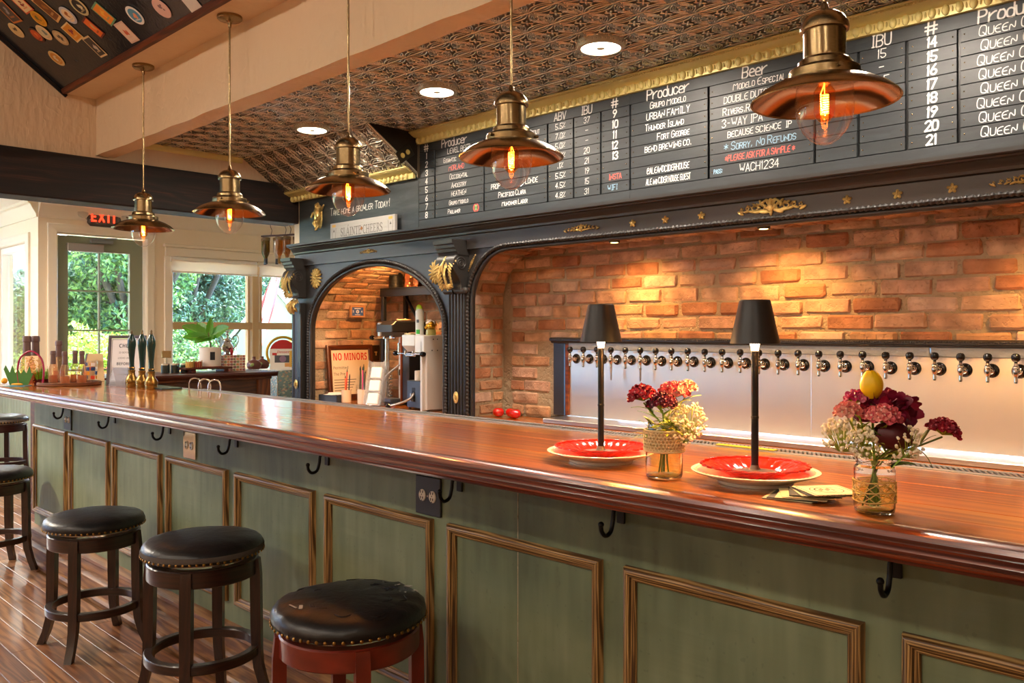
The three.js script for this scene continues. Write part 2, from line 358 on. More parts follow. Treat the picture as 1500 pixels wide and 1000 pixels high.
// wall with the door and the wide window
const DW = { z0: -3.62, z1: -2.77, top: 2.36 };
struct('wall_door', uvm(merge([
  span(-9.05, -8.9, 0, 2.8, -2.77, -2.6), span(-9.05, -8.9, 2.36, 2.8, -3.62, -2.77), span(-9.05, -8.9, 0, 2.8, -3.86, -3.62),
  span(-9.05, -8.9, 0, 0.78, -6.1, -3.86), span(-9.05, -8.9, 2.2, 2.8, -6.1, -3.86), span(-9.05, -8.9, 0.78, 2.2, -6.1, -5.95)])), M.cream);
struct('wall_bay', uvm(merge([span(-9.23, -9.05, 0, 2.8, -2.75, -2.6), span(-11.2, -10.25, 0, 2.8, -2.75, -2.6), span(-10.25, -9.23, 0, 0.8, -2.75, -2.6), span(-10.25, -9.23, 2.28, 2.8, -2.75, -2.6)])), M.cream);
// ceilings
struct('ceiling_entry', uvm(span(-11.2, -5.62, 2.66, 2.8, -6.2, 4.15)), M.white);
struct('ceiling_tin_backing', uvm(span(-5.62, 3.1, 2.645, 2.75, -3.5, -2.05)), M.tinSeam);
struct('ceiling_soffit', uvm(span(-5.62, 3.1, 2.865, 2.98, -2.0, -1.775)), M.plaster);
{
  const k = 0.753, up = 2.39, a = Math.atan(k), len = up / Math.cos(a);
  const slab = (mat, n, s) => { const g = box(8.75, 0.05, len); uvm(g); g.translate(0, 0.027, 0); const m = struct(n, g, mat); m.position.set(-1.27, 2.865 + k * up / 2, 0.603 - s * up / 2); m.rotation.x = -s * a; return m; };
  slab(M.navy, 'ceiling_navy_slope', 1); slab(M.plaster, 'ceiling_front_slope', -1);
  struct('ceiling_front', uvm(span(-5.62, 3.1, 2.865, 2.98, 2.98, 4.1)), M.plaster);
  struct('trim_1', uvm(prof([[0, 2.858], [0.022, 2.858], [0.03, 2.872], [0.03, 2.885], [0, 2.875]], -5.6, 3.0, -1.79)), std({ map: T.oak, color: C(0xc08060), roughness: 0.5 }));
  struct('trim_1', uvm(profZ([[0, 0], [0.012, 0], [0.012, 0.02], [0, 0.02]], 0, len, 0)), M.dark).applyMatrix4(new THREE.Matrix4().makeRotationX(-a).setPosition(-5.598, 2.84, -1.787));
}
// long plastered ceiling beam and the dark timber beam
{
  const r = rng(8), g = new THREE.BoxGeometry(8.6, 0.357, 0.112, 180, 8, 4), p = g.attributes.position;
  for (let i = 0; i < p.count; i++) { const x = p.getX(i), y = p.getY(i), z = p.getZ(i), n = (a, b) => vnoise(a * 5 + 50, b * 5 + 50, 400, 400, 3) - 0.5; p.setXYZ(i, x, y + (y < -0.1 ? n(x, z * 3) * 0.008 : 0), z + n(x, y + 3) * 0.006); }
  g.computeVertexNormals();
  struct('beam_plaster', uvm(g).translate(-1.3, 2.6865, -2.026), M.plaster);
}
const tb = struct('beam_timber', uvm(cspan(-5.78, -5.56, 2.205, 2.488, -3.42, 4.0, 0.008)), M.dark);
struct('trim_2', uvm(profZ([[0, 2.6], [0.012, 2.6], [0.02, 2.615], [0.02, 2.636], [0, 2.636]], -2.96, -2.08, -5.6)), M.crown);
// ------------------------------------------------------------------ pressed tin
function tinSheet(nx, nz) { // flat sheet facing down, slightly domed in every cell
  const c = 0.1525, g = sheet(nx * 6, nz * 6, (u, v) => { const x = u * nx, z = v * nz; return [(x - nx / 2) * c, 0.003 * Math.sin(Math.PI * (x % 1)) * Math.sin(Math.PI * (z % 1)), (z - nz / 2) * c]; });
  return toCreasedNormals(g, 1.2);
}
function tinRelief(nx, nz, lite) { // raised rods, arcs, sprays and flowers pressed into the sheet
  const c = 0.1525, o = [], k = lite ? 4 : 5, arcs = [];
  const T = (pts, r, n) => tube(pts.map(([u, v]) => [u * c, -0.001, v * c]), r, n, k);
  const cell = [];
  for (const s of [-1, 1]) {
    for (const r0 of lite ? [0.24] : [0.17, 0.225, 0.28]) { const p = []; for (let i = 0; i <= 6; i++) { const a = (i / 6 - 0.5) * 2.5; p.push([s * (0.5 - r0 * Math.cos(a) * 1.05), r0 * Math.sin(a) * 1.25]); } cell.push(T(p, 0.0032, 9)); }
    cell.push(T([[-0.4, s * 0.42], [-0.22, s * 0.3], [0, s * 0.27], [0.22, s * 0.3], [0.4, s * 0.42]], 0.0032, 9));
    if (!lite) cell.push(T([[-0.3, s * 0.46], [-0.12, s * 0.38], [0, s * 0.36], [0.12, s * 0.38], [0.3, s * 0.46]], 0.0024, 7));
    for (const q of [-1, 1]) { cell.push(at(ball(1, 0, 0, 0, 6, 4, [0.0055, 0.004, 0.013]), s * 0.06 * c, -0.001, q * 0.08 * c, 0, s * q * 0.7), ball(0.0052, s * 0.2 * c, -0.001, q * 0.07 * c, 6, 4, [1.5, 0.8, 0.8]), ball(0.005, s * 0.4 * c, -0.001, q * 0.35 * c, 6, 4)); }
    cell.push(ball(0.006, s * 0.4 * c, -0.001, 0, 6, 4));
  }
  cell.push(ball(0.006, 0, -0.002, 0, 6, 4), ball(0.0055, 0, -0.001, 0.19 * c, 6, 4), ball(0.0055, 0, -0.001, -0.19 * c, 6, 4));
  const m = merge(cell);
  for (let i = 0; i < nx; i++) for (let j = 0; j < nz; j++) o.push(m.clone().translate((i + 0.5 - nx / 2) * c, 0, (j + 0.5 - nz / 2) * c));
  for (let i = 0; i <= nx; i++) for (const s of [-1, 1]) { if ((i === 0 && s < 0) || (i === nx && s > 0)) continue; const x = (i - nx / 2) * c + s * 0.0055; o.push(rod([x, -0.001, -nz * c / 2], [x, -0.001, nz * c / 2], 0.0038, 6)); for (let j = 0; j < nz * 3; j++) o.push(ball(0.0052, x, -0.002, (j / 3 - nz / 2) * c, 5, 4, [0.9, 1, 1.5])); }
  for (let j = 0; j <= nz; j++) { const z = (j - nz / 2) * c; o.push(rod([-nx * c / 2, -0.0012, z], [nx * c / 2, -0.0012, z], 0.0048, 6)); }
  return merge(o);
}
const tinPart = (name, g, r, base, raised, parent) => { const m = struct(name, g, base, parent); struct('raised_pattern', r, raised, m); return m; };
{
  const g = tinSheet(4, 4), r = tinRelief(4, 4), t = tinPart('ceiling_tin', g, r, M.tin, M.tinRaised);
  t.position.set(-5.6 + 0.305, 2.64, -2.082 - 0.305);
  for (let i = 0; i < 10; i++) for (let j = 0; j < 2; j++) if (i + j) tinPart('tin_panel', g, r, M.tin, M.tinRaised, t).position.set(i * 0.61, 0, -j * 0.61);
}
{ // the sloping part over the left end
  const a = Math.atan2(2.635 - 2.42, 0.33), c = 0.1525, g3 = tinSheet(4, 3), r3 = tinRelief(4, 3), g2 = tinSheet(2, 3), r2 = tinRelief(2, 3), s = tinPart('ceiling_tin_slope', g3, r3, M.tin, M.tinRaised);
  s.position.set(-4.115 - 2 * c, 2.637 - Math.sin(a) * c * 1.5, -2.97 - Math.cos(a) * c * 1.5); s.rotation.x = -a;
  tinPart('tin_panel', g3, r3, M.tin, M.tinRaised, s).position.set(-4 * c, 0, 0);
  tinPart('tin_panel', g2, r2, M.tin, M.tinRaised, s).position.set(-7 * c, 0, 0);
  struct('ceiling_tin_cheek', uvm(extr([[2.95, 2.66], [3.4, 2.66], [3.4, 2.36], [3.34, 2.39]], 0.02).rotateY(Math.PI / 2).translate(-4.115, 0, 0)), M.tinSeam);
  struct('trim_3', uvm(rod([-4.1, 2.635, -2.97], [-4.1, 2.39, -3.345], 0.007)), M.tinRaised);
  struct('trim_3', uvm(span(-4.1, -4.09, 2.36, 2.64, -3.36, -3.345)), M.tin);
}
{ // white pressed tin over the entry
  const g = tinSheet(4, 4), r = tinRelief(4, 4, true), m0 = tinPart('ceiling_tin_white', g, r, M.white, M.white); m0.position.set(-6.2, 2.655, -1.0);
  for (let i = 0; i < 4; i++) for (let j = 0; j < 7; j++) if (i + j) tinPart('tin_panel', g, r, M.white, M.white, m0).position.set(-i * 0.61, 0, -j * 0.61);
  const pr = [[0, 2.5], [0.015, 2.5], [0.02, 2.53], [0.05, 2.58], [0.07, 2.62], [0.09, 2.63], [0.09, 2.66], [0, 2.66]];
  struct('trim_4', uvm(profZ(pr, -6.0, -2.6, -8.9)), M.trim);
  struct('trim_4', uvm(prof(pr, -11.0, -8.9, -2.6)), M.trim);
}
// crown mouldings of pressed tin, with egg-and-dart bodies
function crownRun(x0, x1, yb, yt, name) {
  const h = yt - yb, z = -3.36, o = 0.1 * h / 0.07;
  const t = struct(name, uvm(prof([[0, 0], [0.02, 0], [0.024, 0.036 * h / 0.07], [0.032, 0.04 * h / 0.07], [0.045, 0.042 * h / 0.07], [0.07, 0.055 * h / 0.07], [0.072, 0.06 * h / 0.07], [0.085, 0.062 * h / 0.07], [0.085, h], [0, h]].map(([a, b]) => [a, yb + b]), x0, x1, z)), M.crown);
  const n = Math.floor((x1 - x0) / 0.047), egg = ball(0.0165, 0, 0, 0, 8, 6, [0.85, 1.3 * h / 0.07, 0.8]), dart = ball(0.005, 0.0235, 0, 0, 6, 4, [0.7, 2.2, 0.8]), bead = ball(0.004, 0, 0, 0, 5, 4), e = [], b = [];
  for (let i = 0; i < n; i++) { const x = x0 + 0.03 + i * 0.047; e.push(egg.clone().translate(x, yb + 0.0215 * h / 0.07, z + 0.024)); if (i < n - 1) b.push(dart.clone().translate(x, yb + 0.02 * h / 0.07, z + 0.026)); }
  for (let i = 0; i < n * 4; i++) b.push(bead.clone().translate(x0 + 0.01 + i * 0.01175, yb + 0.058 * h / 0.07, z + 0.076));
  for (const q of e.slice(0, 90)) struct('egg_moulding', q, M.crown, t);
  const d = struct('dart_moulding', b, M.crown, t); d.userData.kind = 'stuff';
  if (e.length > 90) struct('egg_moulding', e.slice(90), M.crown, t);
}
crownRun(-4.11, 3.0, 2.563, 2.632, 'trim_5');
crownRun(-5.58, -4.13, 2.36, 2.425, 'trim_6');
// ------------------------------------------------------------------ bar-back masonry and brickwork
struct('wall_back_upper', uvm(span(-5.5, 3.1, 1.92, 2.7, -4.15, -3.4)), M.mortar);
const niche1 = struct('wall_niche_back', uvm(merge([span(-5.5, -3.4, 0, 2.0, -4.15, -3.915), span(-3.74, -3.608, 0, 1.95, -3.97, -3.315)])), M.mortar);
const niche2 = struct('wall_tap', uvm(merge([span(-3.45, 3.1, 0, 0.92, -4.1, -3.62), span(-3.62, -3.1, 0.9, 1.95, -4.1, -3.62), span(-3.1, 3.1, 1.33, 1.95, -4.1, -3.62)])), M.mortar);
{
  const r = rng(77), geos = [];
  for (let k = 0; k < 10; k++) geos.push(uvm(cbox(0.2 + (r() - 0.5) * 0.022, 0.0605 + (r() - 0.5) * 0.007, 0.05, 0.006 + r() * 0.005, r), false, [r(), r()]));
  const half = []; for (let k = 0; k < 5; k++) half.push(uvm(cbox(0.085 + r() * 0.03, 0.06 + (r() - 0.5) * 0.006, 0.05, 0.008, r), false, [r(), r()]));
  const lay = (parent, p, e, big = true, tone = 0.5) => {
    const gs = big ? geos : half, i = Math.floor(clamp(tone + (r() - 0.5) * 0.9, 0, 0.999) * bricks.length);
    const m = struct('brick', gs[Math.floor(r() * gs.length)], bricks[i], parent); m.position.set(...p); m.rotation.set(e[0] + (r() - 0.5) * 0.02, e[1] + (r() - 0.5) * 0.03, e[2] + (r() - 0.5) * 0.02, 'ZYX'); return m;
  };
  const course = 0.0718;
  // flat back walls, faces at z
  const flat = (parent, x0, x1, y0, y1, z, ok, tone) => {
    let k = 0;
    for (let y = y0 + course / 2; y < y1; y += course, k++) {
      let x = x0 + (k % 2 ? 0 : -0.107) + (r() - 0.5) * 0.02;
      while (x < x1) {
        const L0 = 0.2 + 0.0155, cx = x + 0.1;
        if (ok(cx, y)) lay(parent, [cx, y + (r() - 0.5) * 0.006, z - 0.025 + (r() - 0.5) * 0.008], [0, 0, 0], true, tone(cx, y));
        else if (ok(cx + 0.05, y)) lay(parent, [cx + 0.055, y, z - 0.025], [0, 0, 0], false, tone(cx, y));
        else if (ok(cx - 0.05, y)) lay(parent, [cx - 0.055, y, z - 0.025], [0, 0, 0], false, tone(cx, y));
        x += L0 + (r() - 0.5) * 0.012;
      }
    }
  };
  flat(niche2, -3.53, -0.2, 0.9, 1.9, -3.61, (x, y) => x > -3.5 && (y > 1.35 || x < -3.27), (x) => (x < -3.0 ? 0.5 : 0.62));
  flat(niche1, -5.2, -3.72, 0.9, 1.85, -3.905, (x, y) => x > -5.12 && x < -3.78 && (y < 1.42 || ((x + 4.49) / 0.74) ** 2 + ((y - 1.4) / 0.44) ** 2 < 1), () => 0.25);
  // sides that turn over into the soffit: path in x, y; bricks lie along z
  const along = (parent, path, z0, z1, tone) => {
    const pts = path.getSpacedPoints(400), len = path.getLength(), n = Math.floor(len / course);
    for (let k = 0; k < n; k++) {
      const i = Math.min(399, Math.round((k + 0.5) / n * 400)), p = pts[i], q = pts[Math.min(400, i + 1)], o = pts[Math.max(0, i - 1)], t = Math.atan2(q.y - o.y, q.x - o.x);
      const nx = -Math.sin(t), ny = Math.cos(t); // to the left of the path = outwards
      let z = z0 - (k % 2 ? 0.0 : 0.1);
      while (z > z1 + 0.02) {
        const a = Math.max(z - 0.2, z1), b = Math.min(z, z0), w = b - a;
        if (w > 0.05) lay(parent, [p.x + nx * 0.025, p.y + ny * 0.025, (a + b) / 2], [0, 0, 0], true, tone).rotation.set(0, 0, 0), fix(parent.children[parent.children.length - 1], t, w);
        z -= 0.215;
      }
    }
  };
  const fix = (m, t, w) => { // length along z, height along the path, depth outwards
    m.rotation.set(0, 0, 0); m.matrixAutoUpdate = true;
    const T0 = V(Math.cos(t), Math.sin(t), 0), Z = V(0, 0, 1), N = new THREE.Vector3().crossVectors(T0, Z);
    m.quaternion.setFromRotationMatrix(new THREE.Matrix4().makeBasis(Z, T0, N.negate()));
    m.scale.set(Math.max(0.2, (w - 0.004) / 0.2), 1, 1);
  };
  const arc = (cx, cy, rx, ry, a0, a1, pre = [], post = []) => { const p = new THREE.CurvePath(); const pts = [...pre]; for (let i = 0; i <= 24; i++) { const a = mix(a0, a1, i / 24); pts.push([cx + rx * Math.cos(a), cy + ry * Math.sin(a)]); } pts.push(...post); for (let i = 0; i < pts.length - 1; i++) p.add(new THREE.LineCurve(new THREE.Vector2(...pts[i]), new THREE.Vector2(...pts[i + 1]))); return p; };
  along(niche1, arc(-4.49, 1.4, 0.73, 0.44, Math.PI, 0.9, [[-5.22, 0.9]]), -3.313, -3.905, 0.2);
  along(niche2, arc(-3.285, 1.553, 0.315, 0.315, Math.PI, Math.PI / 2, [[-3.6, 0.9]], [[-2.0, 1.868], [-0.4, 1.868]]), -3.313, -3.61, 0.3);
  const shell = (pts, z1, name) => { const s = new THREE.Shape(); pts.forEach((p, i) => (i ? s.lineTo(...p) : s.moveTo(...p))); s.closePath(); struct(name, uvm(extr(s, -3.316 - z1).translate(0, 0, z1)), M.mortar); };
  const A1 = [[-5.232, 1.3]], A2 = [[-3.612, 1.3]];
  for (let i = 0; i <= 32; i++) { const a = Math.PI * (1 - i / 32); A1.push([-4.49 + 0.742 * Math.cos(a), 1.4 + 0.452 * Math.sin(a)]); }
  for (let i = 0; i <= 12; i++) { const a = Math.PI - i / 12 * Math.PI / 2; A2.push([-3.285 + 0.327 * Math.cos(a), 1.553 + 0.327 * Math.sin(a)]); }
  shell([...A1, [-3.748, 1.3], [-3.745, 1.3], [-3.745, 1.915], [-5.235, 1.915]], -3.91, 'wall_arch_infill');
  shell([...A2, [3.0, 1.88], [3.0, 1.915], [-3.615, 1.915]], -3.618, 'wall_soffit_infill');
  struct('wall_niche_side', uvm(span(-5.46, -5.23, 0, 1.95, -3.97, -3.315)), M.mortar);
}
// ------------------------------------------------------------------ the bar
{
  const bar = thing('bar_counter', 'long green panelled bar with a varnished red-brown wooden top', 'bar');
  const w = 0.108;
  for (let i = 0; i < 6; i++) part(bar, 'top_board', uvm(cspan(-5.9, 2.6, 1.03, 1.07 + (i % 2) * 0.0003, -2.13 + i * w, -2.13 + (i + 1) * w - 0.0008, 0.0012), false, [i * 0.7, i * 0.053]), M.bar[i % 4]);
  const lip = [[-0.015, 1.07], [0.006, 1.0725], [0.02, 1.071], [0.029, 1.066], [0.033, 1.058], [0.031, 1.051], [0.026, 1.0475], [0.031, 1.043], [0.034, 1.037], [0.032, 1.031], [0.025, 1.028], [0.025, 1.024], [0.029, 1.021], [0.026, 1.015], [0.018, 1.012], [-0.015, 1.012]];
  part(bar, 'bar_rail', uvm(prof(lip, -5.92, 2.6, -1.475)), M.rail);
  part(bar, 'bar_rail', uvm(profZ(lip.map(([a, b]) => [-a, b]), -2.13, -1.46, -5.89)), M.rail);
  part(bar, 'front_panel', uvm(span(-5.82, 2.55, 0.02, 1.03, -1.74, -1.68)), M.green);
  part(bar, 'end_panel', uvm(span(-5.82, -5.78, 0.02, 1.03, -2.1, -1.74)), M.green);
  const sec = [[0, 0], [0.002, 0.014], [0.008, 0.02], [0.016, 0.021], [0.022, 0.017], [0.024, 0.011], [0.03, 0.009], [0.034, 0.005], [0.034, 0]];
  const fr = frameBars(0.585, 0.545, sec);
  for (const x of [-5.812, -5.172, -4.529, -3.882, -3.226, -2.57, -1.914, -1.259, -0.602, 0.053, 0.71]) part(bar, 'panel_moulding', fr, M.gilt).position.set(x + 0.2925 + 0.01, 0.5525, -1.68);
  part(bar, 'base_board', uvm(prof([[0, 0], [0.085, 0], [0.085, 0.02], [0.075, 0.032], [0.062, 0.036], [0.062, 0.085], [0.07, 0.092], [0.07, 0.104], [0.058, 0.112], [0.04, 0.116], [0.04, 0.165], [0.046, 0.172], [0.042, 0.186], [0.02, 0.196], [0, 0.2]], -5.84, 2.55, -1.68)), M.base);
  part(bar, 'panel_seam', uvm(span(-1.62, -1.617, 0.2, 1.01, -1.681, -1.6794)), M.mortar);
  part(bar, 'rear_edge', uvm(cspan(-5.9, 2.6, 1.02, 1.066, -2.21, -2.132, 0.004)), M.grit);
}
{
  const g = thing('drain_grate', 'narrow slotted metal drain strip along the back edge of the bar top', 'grate');
  part(g, 'grate_frame', [cspan(-4.6, 2.5, 1.0665, 1.0735, -2.205, -2.196, 0.002), cspan(-4.6, 2.5, 1.0665, 1.0735, -2.142, -2.133, 0.002)], M.grit);
  const s = []; for (let x = -4.58; x < 0.6; x += 0.0125) s.push(at(box(0.0062, 0.004, 0.058), x, 1.071, -2.169, 0, 0.45));
  part(g, 'grate_slats', s, M.steel).userData.kind = 'stuff';
  solo('warning_strip', 'bright yellow strip lying over the drain grate behind the lamps', 'strip', cspan(-1.27, -1.09, 1.0745, 1.077, -2.155, -2.135, 0.001), plain(0xd8c020, 0.5));
}
// coat hooks and outlets under the bar edge
{
  const mk = (label, x) => {
    const h = thing('coat_hook', label, 'hook', [x, 0.955, -1.68], 0, 'coat hooks under the bar edge');
    part(h, 'plate', [cspan(-0.034, 0.034, 0.008, 0.026, 0.0, 0.006, 0.002), cspan(-0.012, 0.012, -0.03, 0.014, 0, 0.007, 0.002), ball(0.005, -0.025, 0.017, 0.006, 8, 6), ball(0.005, 0.025, 0.017, 0.006, 8, 6)], M.blackIron);
    part(h, 'hook', [tube([[0, 0.012, 0.004], [0, 0.008, 0.03], [0, -0.02, 0.036], [0, -0.045, 0.046], [0, -0.05, 0.066], [0, -0.036, 0.08], [0, -0.022, 0.082]], 0.0055, 22, 8), ball(0.0075, 0, -0.02, 0.082, 10, 8)], M.blackIron);
    return h;
  };
  const hk = [[-5.24, 'black iron coat hook beside the leftmost outlet on the bar front'], [-4.557, 'black coat hook above the third bar panel from the left end'], [-3.897, 'black coat hook above the gap left of the middle outlet'], [-3.261, 'black coat hook right of the middle outlet on the green bar'], [-2.6, 'black coat hook between the middle outlet and the large outlet'], [-1.94, 'black coat hook hanging over the nearest outlet on the bar'], [-1.307, 'black coat hook under the bar edge near the first plate and lamp'], [-0.649, 'black coat hook under the bar edge below the right flower jar']];
  hk.forEach(([x, l], i) => mk(l, x + (i === 5 ? 0.085 : 0.045)));
  const out = (label, x, metal) => {
    const o = thing('wall_outlet', label, 'outlet', [x, 0.893, -1.68], 0, 'outlets on the bar front');
    part(o, 'cover_plate', at(cbox(0.118, 0.118, 0.008, 0.002), 0, 0, 0.004), metal);
    const ins = plain(0xd8d2c2, 0.4), slot = plain(0x1a1a1a);
    for (const s of [-1, 1]) {
      const f = part(o, 'socket', at(lathe([[0, 0.004], [0.014, 0.004], [0.016, 0.002], [0.016, 0]], 20), s * 0.024, 0, 0.008, Math.PI / 2, 0, 0, [1, 1, 1.15]), ins);
      part(f, 'slots', [-1, 1].flatMap((q) => [box(0.0028, 0.008, 0.002, s * 0.024 - 0.005, q * 0.009 + 0.002, 0.0122), box(0.0028, 0.007, 0.002, s * 0.024 + 0.005, q * 0.009 + 0.002, 0.0122), box(0.003, 0.003, 0.002, s * 0.024, q * 0.009 - 0.006, 0.0122)]), slot);
    }
    part(o, 'screw', [cyl(0.003, 0.003, 0.002).rotateX(Math.PI / 2).translate(0, 0.0, 0.0075)], M.chrome);
  };
  out('black outlet plate at the far left end of the bar front', -5.206, M.plastic);
  out('shiny chrome outlet plate on the green bar front', -3.64, M.chrome);
  out('black double outlet nearest the front on the green bar', -1.997, M.plastic);
}
// ------------------------------------------------------------------ stools
function makeStool(label, o, pos, turn, H, wood, torn) {
  const s = thing('bar_stool', label, 'stool', pos, turn, o);
  const y = H - 0.07, R = 0.207;
  const cush = lathe([[0, 0.001], [0.17, 0.001], [0.198, 0.006], [R, 0.018], [R + 0.002, 0.03], [R - 0.004, 0.045], [R - 0.02, 0.058], [R - 0.06, 0.067], [R - 0.13, 0.071], [0, 0.072]], 56, 2);
  { const p = cush.attributes.position; for (let i = 0; i < p.count; i++) { const x = p.getX(i), z = p.getZ(i), yy = p.getY(i), a = Math.atan2(z, x), rr = Math.hypot(x, z); if (yy > 0.004) { const n = vnoise(a * 6 + 60, rr * 30 + yy * 60, 999, 999, 7) - 0.5, k = torn ? 0.006 : 0.0022; p.setXYZ(i, x * (1 + n * k * 2), yy + n * k * (rr > 0.1 ? 1.5 : 0.6), z * (1 + n * k * 2)); } } }
  const c = part(s, 'seat_cushion', uvm(crease(cush.deleteAttribute('normal') ?? cush, 1.2)).translate(0, y, 0), M.leather);
  const nail = ball(0.0052, 0, 0, 0, 8, 5, [1, 1, 0.6]), st = [], n = 58;
  for (let i = 0; i < n; i++) { const a = i / n * TAU; st.push(at(nail, Math.sin(a) * (R + 0.002), y + 0.014, Math.cos(a) * (R + 0.002), 0, a)); }
  part(s, 'nail_trim', st, M.studs);
  const hq = (q) => y + (q < 0.077 ? 0.0715 : q < 0.147 ? mix(0.071, 0.067, (q - 0.077) / 0.07) : q < 0.187 ? mix(0.067, 0.058, (q - 0.147) / 0.04) : mix(0.058, 0.045, (q - 0.187) / 0.016)) + 0.0005;
  if (torn) {
    const r = rng(9), fl = [], gf = [];
    for (let i = 0; i < 9; i++) { const a = [2.6, -0.6, 2.4][i % 3] + (r() - 0.5) * 0.6, q = 0.12 + r() * 0.075; gf.push(at(cbox(0.008 + r() * 0.024, 0.0016, 0.003 + r() * 0.008, 0.0006, r), Math.sin(a) * q, hq(q), Math.cos(a) * q, 0.2 * (r() - 0.5) + (q - 0.1) * 1.6 * Math.cos(a), r() * 3, -(q - 0.1) * 1.6 * Math.sin(a))); }
    for (const g of gf) part(s, 'torn_padding', g, M.torn, 'pale padding showing through the torn black cover');
    for (let i = 0; i < 22; i++) { const a = r() * TAU, q = 0.10 + r() * 0.08; fl.push(tube([[Math.sin(a) * q, hq(q) - 0.001, Math.cos(a) * q], [Math.sin(a + 0.15) * (q + 0.012), hq(q + 0.012) - 0.0003, Math.cos(a + 0.15) * (q + 0.012)], [Math.sin(a + 0.35) * q, hq(q) - 0.001, Math.cos(a + 0.35) * q]], 0.0016, 8, 5)); }
    part(s, 'cover_creases', fl, M.leather);
  } else if (H > 0.62) part(s, 'worn_band', lathe([[R + 0.0012, 0.018], [R + 0.0032, 0.024], [R + 0.0032, 0.031], [R + 0.0016, 0.036]], 48).translate(0, y, 0), std({ color: C(0x6a615a), roughness: 0.9, bumpMap: T.leather, bumpScale: 0.002 }), 'scuffed grey band where the leather has worn through');
  part(s, 'swivel_plate', [cyl(0.11, 0.11, 0.012, 0, y - 0.012, 0, 28), cyl(0.17, 0.17, 0.006, 0, y - 0.004, 0, 36)], M.steel);
  part(s, 'apron', uvm(lathe([[0.155, 0], [0.186, 0], [0.19, 0.004], [0.19, 0.055], [0.186, 0.059], [0.155, 0.059], [0.155, 0]], 48).translate(0, y - 0.072, 0)), wood);
  const fy = H - 0.415;
  for (let i = 0; i < 4; i++) {
    const a = Math.PI / 4 + i * Math.PI / 2, P = (r0, yy) => [Math.sin(a) * r0, yy, Math.cos(a) * r0];
    const pts = [[0.183, y - 0.016], [0.186, y - 0.075], [0.188, fy + 0.1], [0.19, fy], [0.196, fy - 0.06], [0.212, fy - 0.12], [0.236, 0.0]].map(([r0, yy]) => [0, yy, r0]);
    const g = sweepBox(pts, [0.036, 0.038, 0.038, 0.036, 0.034, 0.032, 0.032], [0.03, 0.036, 0.036, 0.034, 0.032, 0.03, 0.03]);
    part(s, 'leg', uvm(g.rotateY(a), true), wood);
  }
  part(s, 'foot_ring', uvm(lathe([[0.172, 0], [0.196, 0], [0.199, 0.004], [0.199, 0.03], [0.196, 0.034], [0.172, 0.034], [0.169, 0.03], [0.169, 0.004], [0.172, 0]], 48).translate(0, fy - 0.015, 0)), wood);
  for (let i = 0; i < 4; i++) { const a = Math.PI / 4 + i * Math.PI / 2; part(s, 'screw', at(cyl(0.005, 0.005, 0.004), Math.sin(a) * 0.171, fy, Math.cos(a) * 0.171, Math.PI / 2, a, 0), M.blackIron); }
  return s;
}
makeStool('black leather stool whose dark wooden legs show whole, second from the nearest end but one', 'backless bar stools along the bar', [-3.985, 0, -1.395], 0.02, 0.59, M.stool, false).userData.label = 'dark wooden stool with smooth black seat, all its feet in view';
makeStool('tall dark wooden stool with a scuffed grey band round its black seat', 'backless bar stools along the bar', [-2.90, 0, -1.385], 0.05, 0.672, M.stool, false);
makeStool('red wooden stool with a torn and creased black seat', 'backless bar stools along the bar', [-1.925, 0, -1.335], 0.35, 0.68, M.redwood, true);
makeStool('dark wooden stool cut by the left edge, before the end of the bar', 'backless bar stools along the bar', [-5.62, 0, -1.40], 0.08, 0.60, M.stool, false);
makeStool('far stool with reddish legs, standing beyond the end of the bar', 'backless bar stools along the bar', [-8.25, 0, -2.12], 0.3, 0.68, phy({ map: T.stool, color: C(0xffa080), roughness: 0.4 }), false);
